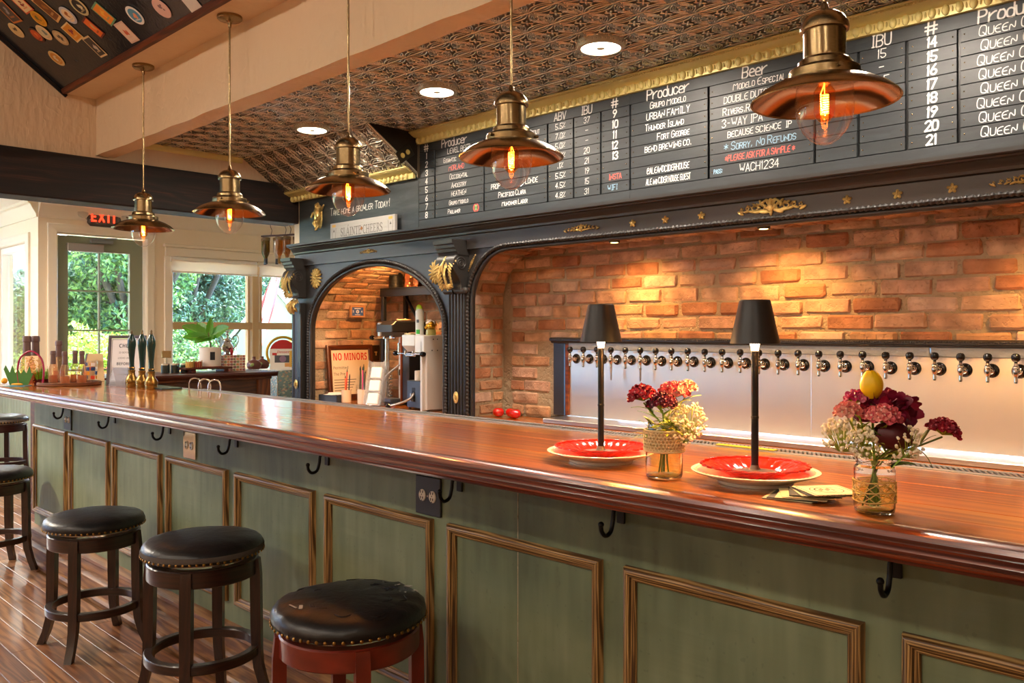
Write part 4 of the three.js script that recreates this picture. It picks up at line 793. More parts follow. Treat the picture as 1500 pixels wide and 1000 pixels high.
// ------------------------------------------------------------------ back counter, tap wall and taps
{
  const bc = thing('back_counter', 'low red-brown wooden counter running along the back bar', 'counter');
  part(bc, 'counter_top', [uvm(cspan(-5.2, 2.9, 0.862, 0.9, -3.60, -2.98, 0.006)), uvm(span(-5.19, -3.77, 0.865, 0.899, -3.9, -3.59))], M.bar[1]);
  part(bc, 'cabinet_front', uvm(span(-5.1, 2.9, 0, 0.862, -3.58, -3.04)), M.dark);
  const WZ = -3.595;
  const ts = thing('tap_wall', 'brushed stainless steel tap wall set in a black carved frame', 'tap wall');
  part(ts, 'steel_panel', [span(-3.06, -1.66, 0.93, 1.315, WZ - 0.02, WZ), span(-1.658, -0.2, 0.93, 1.315, WZ - 0.02, WZ), span(-0.198, 2.8, 0.93, 1.315, WZ - 0.02, WZ)].map((g) => uvm(g)), M.wallSteel);
  part(ts, 'top_strip', [uvm(cspan(-3.06, -1.16, 1.297, 1.336, WZ - 0.002, WZ + 0.014)), uvm(cspan(-1.157, 2.8, 1.297, 1.336, WZ - 0.002, WZ + 0.014))], M.grit);
  part(ts, 'side_strip', uvm(cspan(-3.085, -3.06, 0.93, 1.33, WZ - 0.02, WZ + 0.012)), std({ map: T.oak, color: C(0xe0a060), roughness: 0.5 }));
  const fs = [[0, 0], [0, 0.03], [0.01, 0.042], [0.024, 0.04], [0.034, 0.03], [0.05, 0.026], [0.06, 0.032], [0.075, 0.03], [0.08, 0.012], [0.08, 0]];
  part(ts, 'frame_side', uvm(profZ(fs.map(([a, b]) => [a, b]), 0, 0.44, 0).rotateX(-Math.PI / 2).translate(-3.19, 0.925, WZ - 0.01), true).applyMatrix4(new THREE.Matrix4()), M.black);
  part(ts, 'frame_top', uvm(prof([[0, 1.333], [0.02, 1.333], [0.026, 1.343], [0.04, 1.348], [0.04, 1.36], [0.026, 1.366], [0, 1.366]], -3.19, 2.85, WZ - 0.012)), M.black);
  const r = rng(4), o = []; for (let i = 0; i < 330; i++) o.push(ball(0.006, -3.18 + i * 0.0105, 1.356 + (r() - 0.5) * 0.004, WZ + 0.028, 6, 4, [1, 0.7, 0.6]));
  part(ts, 'carved_edge', o, M.black).userData.kind = 'stuff';
  const tr = thing('drip_tray', 'flat steel drip tray ledge under the row of beer taps', 'tray');
  part(tr, 'tray_top', [uvm(cspan(-3.09, -2.25, 0.9, 0.926, -3.592, -3.40, 0.004)), uvm(cspan(-2.246, 2.8, 0.9, 0.926, -3.592, -3.40, 0.004))], M.steel);
  // tap
  const mkTap = (label, x) => {
    const t = thing('beer_tap', label, 'beer tap', [x, 1.248, WZ], 0, 'row of chrome beer taps');
    part(t, 'flange', at(lathe([[0, 0.014], [0.012, 0.014], [0.016, 0.01], [0.024, 0.008], [0.0275, 0.003], [0.0275, 0]], 24), 0, 0, 0, Math.PI / 2), M.ball);
    part(t, 'shank', at(lathe([[0, 0.05], [0.0075, 0.05], [0.0075, 0.03], [0.011, 0.028], [0.011, 0.018], [0.0135, 0.016], [0.0135, 0.01], [0, 0.01]], 18), 0, 0, 0, Math.PI / 2), M.chrome);
    part(t, 'tap_body', [lathe([[0, -0.043], [0.0065, -0.043], [0.0075, -0.036], [0.006, -0.02], [0.0095, -0.012], [0.0115, -0.002], [0.0105, 0.008], [0.0085, 0.012], [0.011, 0.015], [0.011, 0.019], [0.0075, 0.022], [0.006, 0.03], [0.0045, 0.038], [0, 0.038]], 18).translate(0, 0, 0.055), rod([0, 0, 0.03], [0, 0, 0.056], 0.0085, 12)], M.chrome);
    part(t, 'ball_handle', lathe([[0, 0.03], [0.006, 0.031], [0.006, 0.036], [0.011, 0.039], [0.0152, 0.046], [0.016, 0.053], [0.0145, 0.061], [0.009, 0.067], [0, 0.069]], 20).translate(0, 0, 0.055), M.ball);
    part(t, 'number_tag', cspan(0.012, 0.026, 0.033, 0.046, 0.0, 0.0012, 0.0004), M.white);
    return t;
  };
  const X = (i) => -3.012 + i * 0.0942, n = 26;
  const ord = ['second', 'third', 'fourth', 'fifth', 'sixth', 'seventh', 'eighth', 'ninth', 'tenth', 'eleventh', 'twelfth'];
  const t0 = mkTap('chrome beer tap at the left end of the steel tap wall', X(0));
  for (let i = 1; i < n; i++) {
    let l;
    if (i < 12) l = `chrome beer tap with black ball handle, ${ord[i - 1]} from the left end of the row`;
    else if (i < 23) l = i === 22 ? 'last wholly visible beer tap, nearest the right edge of the picture' : `chrome beer tap with black ball handle, ${ord[21 - i] ?? 'second'} from the right end in view`;
    else l = `chrome beer tap just beyond the right edge of the picture, ${ord[i - 23] } of them`;
    const c = copy(t0, l, [X(i), 1.248 + (i % 3) * 0.0006, WZ]);
    if (i === 3 || i === 5) part(c, 'long_spout', lathe([[0, -0.105], [0.004, -0.105], [0.0055, -0.09], [0.0055, -0.05], [0.0075, -0.04], [0, -0.04]], 14).translate(0, 0, 0.055), M.steel, 'long grey stout nozzle');
  }
}
// red fruit on the back counter
{
  const mk = (l, x, z, s) => { const t = thing('tomato', l, 'tomato', [x, 0.9, z], x * 9, 'red tomatoes on the back counter'); part(t, 'fruit', at(sheet(28, 16, (u, v) => { const a = u * TAU, b = v * Math.PI, q = 0.034 * (1 + 0.05 * Math.cos(5 * a) * Math.sin(b)); const d = 1 - 0.18 * Math.exp(-(b * b) * 3); return [Math.sin(b) * Math.cos(a) * q, 0.029 * Math.cos(b) * d, -Math.sin(b) * Math.sin(a) * q]; }), 0, 0.029, 0), phy({ color: C(0xc01208), roughness: 0.18, clearcoat: 0.6 })); part(t, 'stalk', [0, 1, 2, 3, 4].map((i) => at(ball(1, 0.008, 0, 0, 6, 4, [0.009, 0.0012, 0.003]), 0, 0.0535, 0, 0, i * 1.26)), plain(0x3c5a20)); t.scale.setScalar(s); return t; };
  mk('red tomato at the left of three by the brick corner', -3.49, -3.46, 1);
  mk('red tomato in the middle of three by the brick corner', -3.44, -3.515, 0.95);
  mk('red tomato at the right of three, nearest the drip tray', -3.355, -3.46, 1.02);
}
// ------------------------------------------------------------------ lamps, plates, jars and flowers on the bar
const BY = 1.0703, RV = V(0.7153, 0, -0.6989), FV = V(-0.6989, 0, -0.7153);
const lampWhite = std({ color: C(0xfff2dc), emissive: C(0xffc98a), emissiveIntensity: 6 });
{
  const plateG = lathe([[0, 0.006], [0.08, 0.006], [0.092, 0.01], [0.11, 0.016], [0.134, 0.024], [0.137, 0.0275], [0.134, 0.0285], [0.108, 0.021], [0.09, 0.0145], [0.07, 0.011], [0, 0.0105]], 64), footG = lathe([[0.074, 0], [0.08, 0], [0.082, 0.008], [0.076, 0.009], [0.074, 0]], 48);
  const rim = []; for (let i = 0; i < 60; i++) { const a = i / 60 * TAU; rim.push(ball(0.003, Math.cos(a) * 0.127, 0.0268, Math.sin(a) * 0.127, 5, 4, [1, 0.4, 1])); }
  const redG = phy({ color: C(0xd8301c), roughness: 0.12, transmission: 0.45, thickness: 0, clearcoat: 0.8, clearcoatRoughness: 0.05 });
  const scal = (up) => sheet(160, 16, (u, v) => { const a = u * TAU, w = 0.5 + 0.5 * Math.cos(a * 28), rr = 0.006 + v * (0.106 + 0.004 * Math.pow(w, 0.6)), y = (v < 0.52 ? 0.001 : 0.001 + Math.pow((v - 0.52) / 0.48, 0.8) * 0.021) + (v > 0.5 ? 0.0025 * w * Math.sin((v - 0.5) * 6.3) : 0.0012 * Math.cos(a * 14) * v) + up; return [Math.cos(a) * rr, y, -Math.sin(a) * rr]; });
  const spots = [[-1.335, -1.69, 'left', 'the left jar of flowers', 'black table lamp farther from the front, left of the bare-topped flower jar'], [-0.905, -1.685, 'right', 'the coasters', 'black table lamp nearer the front, between the two flower jars']];
  const L1 = ['white plate under the farther red glass plate and lamp', 'white plate under the nearer red glass plate, beside the coasters'];
  const L2 = ['scalloped red glass plate under the farther lamp', 'scalloped red glass plate under the nearer lamp, beside the coasters'];
  const L3 = ['slim black table lamp farther along the bar, left of the first flower jar', 'slim black table lamp nearer the front, between the two flower jars'];
  spots.forEach(([x, z], i) => {
    const p = thing('dinner_plate', L1[i], 'plate', [x, BY, z], i, 'white plates under the lamps');
    part(p, 'plate_body', plateG, plain(0xeee4cc, 0.25)); part(p, 'foot', footG, plain(0xeae0d0, 0.3)); part(p, 'rim_beading', rim, plain(0xe8dcae, 0.3));
    const q = thing('glass_plate', L2[i], 'plate', [x, BY + 0.0165, z], i * 0.4, 'red glass plates under the lamps');
    part(q, 'plate_body', scal(0), redG);
    part(q, 'rim', [tube(Array.from({ length: 112 }, (_, k) => { const a = k / 112 * TAU, w = 0.5 + 0.5 * Math.cos(a * 28); const rr = 0.112 + 0.004 * w; return [Math.cos(a) * rr, 0.0225, Math.sin(a) * rr]; }), 0.0026, 224, 6, true)], redG);
    const l = thing('table_lamp', L3[i], 'lamp', [x, BY + 0.019, z], 0, 'black cordless table lamps on the bar');
    const blk = std({ color: C(0x17181a), roughness: 0.3, metalness: 0.3 });
    part(l, 'base', lathe([[0, 0], [0.05, 0], [0.052, 0.002], [0.05, 0.005], [0.02, 0.007], [0.012, 0.01], [0.0085, 0.02], [0, 0.02]], 36), std({ color: C(0x6a5a4c), roughness: 0.4, metalness: 0.5 }));
    part(l, 'pole', [lathe([[0, 0.008], [0.0105, 0.012], [0.0082, 0.022], [0.0078, 0.12], [0.0086, 0.121], [0.0086, 0.125], [0.0078, 0.126], [0.0078, 0.27], [0, 0.27]], 18)], blk);
    const nk = part(l, 'light_collar', lathe([[0, 0.268], [0.0078, 0.268], [0.0085, 0.275], [0.011, 0.285], [0.016, 0.293], [0.016, 0.297], [0, 0.297]], 20), std({ color: C(0xffffff), emissive: C(0xffd9a8), emissiveIntensity: 5 }), 'glowing frosted neck under the shade');
    const sh = part(l, 'shade', lathe([[0.0532, 0.284], [0.0335, 0.376], [0.031, 0.379], [0, 0.379], [0, 0.377], [0.031, 0.3765], [0.0515, 0.284], [0.0532, 0.284]], 48), std({ color: C(0x1a1b1c), roughness: 0.42 }));
    part(sh, 'shade_lining', lathe([[0.0505, 0.2845], [0.0312, 0.375], [0, 0.3755]], 40), plain(0xf2e2c8, 0.6));
    const p2 = new THREE.PointLight(0xffb868, L.table); p2.name = 'table_lamp_light'; p2.position.set(x, BY + 0.019 + 0.283, z); p2.shadow.radius = 0.5; scene.add(p2);
  });
  // jars
  const jarProfile = (R, H) => [[0, 0], [R * 0.86, 0], [R * 0.97, 0.004], [R, 0.012], [R, H * 0.78], [R * 0.97, H * 0.84], [R * 0.86, H * 0.88], [R * 0.85, H * 0.9], [R * 0.9, H * 0.905], [R * 0.9, H * 0.92], [R * 0.85, H * 0.925], [R * 0.85, H * 0.96], [R * 0.89, H * 0.965], [R * 0.89, H * 0.985], [R * 0.85, H], [R * 0.81, H], [R * 0.8, H * 0.9], [R * 0.93, H * 0.8], [R * 0.95, H * 0.7], [R * 0.95, 0.012], [R * 0.88, 0.006], [0, 0.006]];
  const wat = phy({ color: C(0xf6f6cc), transmission: 1, roughness: 0, thickness: 0, ior: 1.33 });
  const jar = (l, x, z, R, H, lev) => { const t = thing('flower_jar', l, 'jar', [x, BY, z]); part(t, 'jar_glass', lathe(jarProfile(R, H), 48, 0.5), M.solid); part(t, 'water', lathe([[0, 0.0075], [R * 0.86, 0.0075], [R * 0.935, 0.014], [R * 0.935, lev], [0, lev]], 36), wat); return t; };
  const j1 = jar('tall glass jar with a woven lace band, holding red and pink flowers', -1.083, -1.6, 0.0415, 0.124, 0.06);
  {
    const lace = []; const R = 0.0425;
    for (let k = 0; k < 6; k++) { const y = 0.066 + k * 0.0072, n = 34; lace.push(tube(Array.from({ length: n * 2 }, (_, i) => { const a = i / (n * 2) * TAU; const rr = R + 0.0016 + 0.0016 * (i % 2); return [Math.cos(a) * rr, y + (k % 2 ? 1 : -1) * (i % 2 ? 0.0028 : -0.0028), Math.sin(a) * rr]; }), 0.0021, 150, 5, true)); }
    for (const y of [0.0615, 0.107]) lace.push(rope2(R + 0.002, y));
    part(j1, 'lace_band', lace, plain(0xd8c090, 0.9), 'woven beige lace band');
    part(j1, 'band_backing', lathe([[R, 0.06], [R + 0.0012, 0.06], [R + 0.0012, 0.108], [R, 0.108]], 40), plain(0xb89a66, 0.9));
    function rope2(r0, y) { return tube(Array.from({ length: 48 }, (_, i) => { const a = i / 48 * TAU; return [Math.cos(a) * r0, y, Math.sin(a) * r0]; }), 0.0026, 48, 6, true); }
  }
  const j2 = jar('short glass jar wrapped in twine net, holding tulips and dark blooms', -0.6, -1.56, 0.0355, 0.1, 0.055);
  {
    const net = [], R = 0.0368; const rr = rng(2);
    for (const s of [-1, 1]) for (let i = 0; i < 11; i++) net.push(tube(Array.from({ length: 9 }, (_, k) => { const a = i / 11 * TAU + s * k * 0.16, y = 0.022 + k * 0.0045; return [Math.cos(a) * R, y + (rr() - 0.5) * 0.001, Math.sin(a) * R]; }), 0.0009, 16, 5));
    for (const y of [0.0225, 0.04, 0.0585]) net.push(tube(Array.from({ length: 30 }, (_, i) => { const a = i / 30 * TAU; return [Math.cos(a) * R, y + Math.sin(a * 3) * 0.0012, Math.sin(a) * R]; }), 0.0013, 60, 5, true));
    part(j2, 'twine_net', net, plain(0xc8a860, 0.9), 'thin golden twine net');
  }
  // flowers: every stem is a thing; off = offset of its head from the jar's base as seen from the front
  const stemM = plain(0x74962c, 0.6), stem2 = plain(0x9aa83a, 0.6);
  const head = (b, dx, dy, dz) => V(...b).addScaledVector(RV, dx).addScaledVector(FV, dz).add(V(0, dy, 0));
  const flower = (name, label, cat, b, off, make, sm = stemM, sr = 0.0019, leafy = 2) => {
    const t = thing(name, label, cat, b), h = head([0, 0, 0], ...off), foot = V(-h.x * 0.22, 0.012, -h.z * 0.22).clampLength(0, 0.024); foot.y = 0.012;
    const neck = V(h.x * 0.12, b[3] ?? 0.11, h.z * 0.12); if (neck.length() && Math.hypot(neck.x, neck.z) > 0.022) { const q = 0.022 / Math.hypot(neck.x, neck.z); neck.x *= q; neck.z *= q; }
    const g = [tube([foot.toArray(), neck.toArray(), [mix(neck.x, h.x, 0.6), mix(neck.y, h.y, 0.55), mix(neck.z, h.z, 0.6)], [h.x, h.y - 0.004, h.z]], sr, 20, 6)];
    part(t, 'stem', g, sm);
    const r = rng(Math.round(Math.abs(off[0] * 9999) + off[1] * 777)), lv = [];
    for (let i = 0; i < leafy; i++) { const f = 0.25 + r() * 0.5, p = [mix(neck.x, h.x, f), mix(neck.y, h.y, f), mix(neck.z, h.z, f)]; lv.push(at(blade(0.03 + r() * 0.025, 0.0042), ...p, 0.5 + r() * 0.7, r() * TAU, 0)); }
    if (lv.length) part(t, 'leaf', lv, sm);
    make(t, h); return t;
  };
  const blade = (l, w, c = 0.3) => sheet(4, 8, (u, v) => { const a = u * 2 - 1; return [a * w * Math.sin(Math.PI * (0.1 + 0.9 * v)) , v * l - c * v * v * l * 0.3, c * l * v * v + Math.abs(a) * w * 0.3]; });
  const pet = (l, w, cup, frill = 0) => sheet(6, 6, (u, v) => { const a = u * 2 - 1, q = w * Math.sin(Math.PI * (0.12 + 0.66 * v)); return [a * q, v * l * Math.cos(cup * v) , l * Math.sin(cup * v) * v - a * a * q * 0.5 + frill * Math.sin(a * 9) * v * v]; });
  const floret = (R) => merge([0, 1, 2, 3, 4].map((i) => at(pet(R, R * 0.55, 0.5, R * 0.06), 0, 0, 0, 0, 0, i * 1.2566)));
  const dianthus = (cols, R, n, seed, eye) => (t, h) => {
    const r = rng(seed), f = floret(0.0105), sets = cols.map(() => []), eyes = [], calyx = [];
    const up = h.clone().normalize().add(V(0, 1.1, 0)).normalize(), q0 = new THREE.Quaternion().setFromUnitVectors(V(0, 1, 0), up);
    for (let i = 0; i < n; i++) { const a = i * 2.39996, q = Math.sqrt((i + 0.5) / n), th = q * 1.25, d = V(Math.sin(th) * Math.cos(a), Math.cos(th), Math.sin(th) * Math.sin(a)).applyQuaternion(q0), p = h.clone().addScaledVector(d, R * (0.85 + r() * 0.2)); const m = new THREE.Matrix4().compose(p, new THREE.Quaternion().setFromUnitVectors(V(0, 0, 1), d), V(1, 1, 1).multiplyScalar(0.75 + r() * 0.45)); sets[Math.floor(r() * cols.length)].push(f.clone().applyMatrix4(m)); eyes.push(ball(0.0022, ...p.clone().addScaledVector(d, 0.002).toArray(), 6, 4)); calyx.push(rod(h.toArray(), p.toArray(), 0.0007, 5, 0.0022)); }
    sets.forEach((s, i) => s.length && part(t, 'petals', s, std({ color: C(cols[i]), roughness: 0.6, side: THREE.DoubleSide })));
    part(t, 'flower_centre', eyes, plain(eye, 0.7)); part(t, 'calyx', calyx, stem2);
  };
  const breath = (n, R, seed) => (t, h) => { const r = rng(seed), fl = [], st = []; for (let i = 0; i < n; i++) { const d = V(r() - 0.5, r() - 0.45, r() - 0.5).normalize().multiplyScalar(R * Math.cbrt(0.15 + 0.85 * r())), p = h.clone().add(d), s = 0.0026 + r() * 0.0018; for (let k = 0; k < 3; k++) fl.push(ball(s * 0.75, p.x + (r() - 0.5) * s, p.y + (r() - 0.5) * s, p.z + (r() - 0.5) * s, 6, 5)); const o = h.clone().add(V(d.x * 0.2, -R * 0.8, d.z * 0.2)); st.push(rod(o.toArray(), p.toArray(), 0.0004, 4)); } part(t, 'blossoms', fl, plain(0xf0e4c4, 0.8)); part(t, 'sprig', st, stem2); };
  const tulip = (c, s, tilt, ax) => (t, h) => { const o = []; for (let i = 0; i < 6; i++) { const a = i / 6 * TAU, L = i % 2 ? 0.98 : 1; o.push(at(sheet(8, 10, (u, v) => { const q = (u * 2 - 1) * 0.72, rr = 0.019 * Math.pow(Math.sin(Math.PI * Math.min(1, 0.12 + 0.8 * v)), 0.75) * (i % 2 ? 0.95 : 1) + 0.0012, w = Math.sin(Math.PI * clamp(0.3 + 0.6 * v)) ** 0.5; return [Math.sin(q * w) * rr, v * 0.05 * L, Math.cos(q * w) * rr]; }), 0, 0, 0, 0, a)); } const g = merge(o).scale(s, s, s); g.applyQuaternion(new THREE.Quaternion().setFromAxisAngle(ax, tilt)).translate(...h.toArray()); part(t, 'petals', g, std({ color: C(c), roughness: 0.45, side: THREE.DoubleSide })); };
  const b1 = [-1.083, BY, -1.6], b2 = [-0.6, BY, -1.56]; b1[3] = 0.118; b2[3] = 0.095;
  const k1 = 0.00154, k2 = 0.00126;
  flower('dianthus', 'dark red dianthus cluster at the left of the tall jar', 'flower', b1, [-30 * k1, 112 * k1, 0.0], dianthus([0x8c0c1e, 0xa81428, 0xc22c40], 0.033, 44, 1, 0xe8a0a8), stemM, 0.0019, 5);
  flower('dianthus', 'deep maroon dianthus cluster in the middle of the tall jar', 'flower', b1, [-5 * k1, 102 * k1, -0.022], dianthus([0x4c0414, 0x6a0820, 0x8c1030], 0.032, 44, 2, 0xd890a0), stemM, 0.0019, 6);
  flower('dianthus', 'salmon pink dianthus cluster at the upper right of the tall jar', 'flower', b1, [16 * k1, 116 * k1, 0.01], dianthus([0xd8605a, 0xe08070, 0xc84a50], 0.034, 46, 3, 0xf4d0b8), stem2, 0.0019, 7);
  flower('dianthus', 'small pale pink dianthus at the right top of the tall jar', 'flower', b1, [36 * k1, 126 * k1, 0.012], dianthus([0xe8a08a, 0xe8b49c], 0.02, 18, 4, 0xf6e4c8), stem2, 0.0016, 5);
  flower('babys_breath', 'cream white sprig of tiny blossoms at the right of the tall jar', 'flower', b1, [34 * k1, 84 * k1, -0.006], breath(150, 0.044, 5), stem2, 0.0012, 2);
  flower('babys_breath', 'cream white sprig of tiny blossoms low over the tall jar rim', 'flower', b1, [24 * k1, 68 * k1, -0.03], breath(70, 0.03, 6), stem2, 0.0012, 3);
  flower('leafy_sprig', 'yellow-green leafy sprig in front of the tall jar flowers', 'foliage', b1, [4 * k1, 82 * k1, -0.026], (t, h) => { const r = rng(8), o = []; for (let i = 0; i < 22; i++) o.push(at(blade(0.026 + r() * 0.03, 0.0042, 0.5), h.x, h.y - 0.03 + r() * 0.03, h.z, 0.6 + r() * 0.8, r() * TAU, 0)); part(t, 'leaf', o, std({ color: C(0xa8b428), roughness: 0.5, side: THREE.DoubleSide })); }, stem2, 0.0018, 4);
  flower('leafy_sprig', 'thin green sprig leaning left out of the tall jar', 'foliage', b1, [-30 * k1, 70 * k1, 0.004], (t, h) => { const r = rng(18), o = []; for (let i = 0; i < 12; i++) o.push(at(blade(0.026 + r() * 0.02, 0.003, 0.5), h.x + 0.01, h.y - 0.02 + r() * 0.02, h.z, 0.7 + r() * 0.8, r() * TAU, 0)); part(t, 'leaf', o, std({ color: C(0x8c9a48), roughness: 0.6, side: THREE.DoubleSide })); }, stem2, 0.0014, 4);
  flower('tulip', 'bright yellow tulip standing above the short jar', 'flower', b2, [3 * k2, 164 * k2, 0.02], tulip(0xf0c410, 1.03, 0.1, V(1, 0, 0)), stemM, 0.0026, 0);
  flower('tulip', 'dark wine-red tulip leaning to the right of the short jar', 'flower', b2, [40 * k2, 108 * k2, -0.03], tulip(0x4c0610, 1.3, 1.35, V(0.6989, 0, 0.7153)), plain(0x5a3a28), 0.0026, 2);
  flower('peony', 'large ruffled maroon bloom at the back of the short jar', 'flower', b2, [26 * k2, 140 * k2, 0.02], (t, h) => { const r = rng(11), s = [[], [], []]; for (let i = 0; i < 120; i++) { const a = i * 2.39996, q = Math.sqrt((i + 0.5) / 120), th = q * 1.7, d = V(Math.sin(th) * Math.cos(a), Math.cos(th) * 0.75, Math.sin(th) * Math.sin(a)), p = h.clone().addScaledVector(d, 0.026 + r() * 0.02); s[Math.floor(r() * 3)].push(pet(0.022, 0.011, 0.9, 0.003).applyMatrix4(new THREE.Matrix4().compose(p, new THREE.Quaternion().setFromUnitVectors(V(0, 0, 1), V(d.x + (r() - 0.5) * 0.8, d.y + (r() - 0.5) * 0.8, d.z + (r() - 0.5) * 0.8).normalize()).multiply(new THREE.Quaternion().setFromAxisAngle(V(0, 0, 1), r() * TAU)), V(1, 1, 1)))); } s.forEach((q, i) => part(t, 'petals', q, std({ color: C([0x5c0422, 0x7c0a30, 0x98143c][i]), roughness: 0.5, side: THREE.DoubleSide }))); }, stemM, 0.0026, 2);
  flower('dianthus', 'crimson dianthus cluster at the far right of the short jar', 'flower', b2, [98 * k2, 112 * k2, 0.0], dianthus([0x8c0a24, 0xa4142c], 0.027, 36, 12, 0xd07080), plain(0x5a6a28), 0.0018, 5);
  flower('dianthus', 'coral pink dianthus cluster in front of the maroon bloom', 'flower', b2, [0 * k2, 132 * k2, -0.03], dianthus([0xd4686c, 0xe08880, 0xcc5560], 0.03, 42, 13, 0xf4c8b8), stem2, 0.0018, 9);
  flower('dianthus', 'small coral dianthus cluster at the left of the short jar', 'flower', b2, [-40 * k2, 140 * k2, -0.005], dianthus([0xd87a70, 0xe09a88], 0.022, 26, 14, 0xf4d8b8), stem2, 0.0018, 9);
  flower('dianthus', 'magenta pink dianthus behind the yellow tulip', 'flower', b2, [-16 * k2, 156 * k2, 0.03], dianthus([0xb02458, 0xd87890], 0.02, 18, 15, 0xf0c0c8), stemM, 0.0018, 3);
  flower('babys_breath', 'white sprig of tiny blossoms at the left of the short jar', 'flower', b2, [-50 * k2, 112 * k2, -0.012], breath(110, 0.036, 16), stem2, 0.0012, 2);
  flower('babys_breath', 'white sprig of tiny blossoms low at the left over the short jar', 'flower', b2, [-28 * k2, 104 * k2, -0.03], breath(60, 0.032, 17), stem2, 0.0012, 3);
  flower('babys_breath', 'white sprig of tiny blossoms below the dark tulip', 'flower', b2, [30 * k2, 104 * k2, -0.045], breath(60, 0.032, 19), stem2, 0.0012, 2);
  flower('leafy_sprig', 'broad dark green leaf at the right rim of the short jar', 'foliage', b2, [34 * k2, 80 * k2, -0.012], (t, h) => { part(t, 'leaf', [at(blade(0.045, 0.014, 0.4), h.x - 0.015, h.y - 0.012, h.z + 0.012, 1.1, 2.3, 0), at(blade(0.05, 0.004, 0.5), h.x + 0.02, h.y + 0.02, h.z - 0.01, 1.9, 2.3, 0)], std({ color: C(0x4c6a1c), roughness: 0.5, side: THREE.DoubleSide })); }, stemM, 0.002, 2);
  flower('grass_stalk', 'long green grass blade crossing the short jar rim', 'foliage', b2, [10 * k2, 100 * k2, -0.04], (t, h) => { part(t, 'leaf', at(blade(0.05, 0.003, 0.2), h.x, h.y - 0.04, h.z, 0.4, 2.3, 0.5), std({ color: C(0x7aa030), roughness: 0.5, side: THREE.DoubleSide })); }, stemM, 0.0014, 4);
  // coasters
  const r = rng(33), print = std({ roughness: 0.8, map: canvasTex(256, 256, (x) => { x.fillStyle = '#d8cba4'; x.fillRect(0, 0, 256, 256); x.strokeStyle = '#4a4436'; x.lineWidth = 5; x.strokeRect(14, 14, 228, 228); x.beginPath(); x.arc(128, 128, 84, 0, TAU); x.stroke(); x.lineWidth = 9; x.beginPath(); x.arc(128, 128, 60, 0.6, 5.2); x.stroke(); x.fillStyle = '#4a4436'; for (let i = 0; i < 7; i++) x.fillRect(86 + i * 12, 104 + (i % 3) * 14, 8, 40); }) }), darkp = plain(0x23261c, 0.6), paper = plain(0xcdbf94, 0.85);
  const cg = uvm(cbox(0.096, 0.0016, 0.096, 0.0005));
  { const t = cg.attributes.uv.array; for (let i = 0; i < t.length; i++) t[i] = t[i] / 0.096 + 0.5; }
  const N = ['bottom coaster of the fanned stack beside the short jar', 'second coaster from the bottom of the fanned stack', 'third coaster from the bottom of the fanned stack', 'fourth coaster from the bottom of the fanned stack', 'fifth coaster from the bottom of the fanned stack', 'dark printed coaster below the top of the stack, at its right', 'dark printed coaster just under the topmost one', 'topmost coaster of the stack, pale with a printed ring'];
  N.forEach((l, i) => { const top = i === 7; const m = solo('coaster', l, 'coaster', cg, [paper, darkp, paper, paper, darkp, print, darkp, print][i], [-0.745 + (i - 3) * 0.009 + (r() - 0.5) * 0.01, BY + 0.001 + i * 0.0026, -1.60 - (i - 3) * 0.003 + (top ? 0.004 : 0) + (r() - 0.5) * 0.012], 0.2 + i * 0.09 + (r() - 0.5) * 0.2, 'fanned stack of beer coasters'); m.rotation.x = (r() - 0.5) * 0.02; });
}
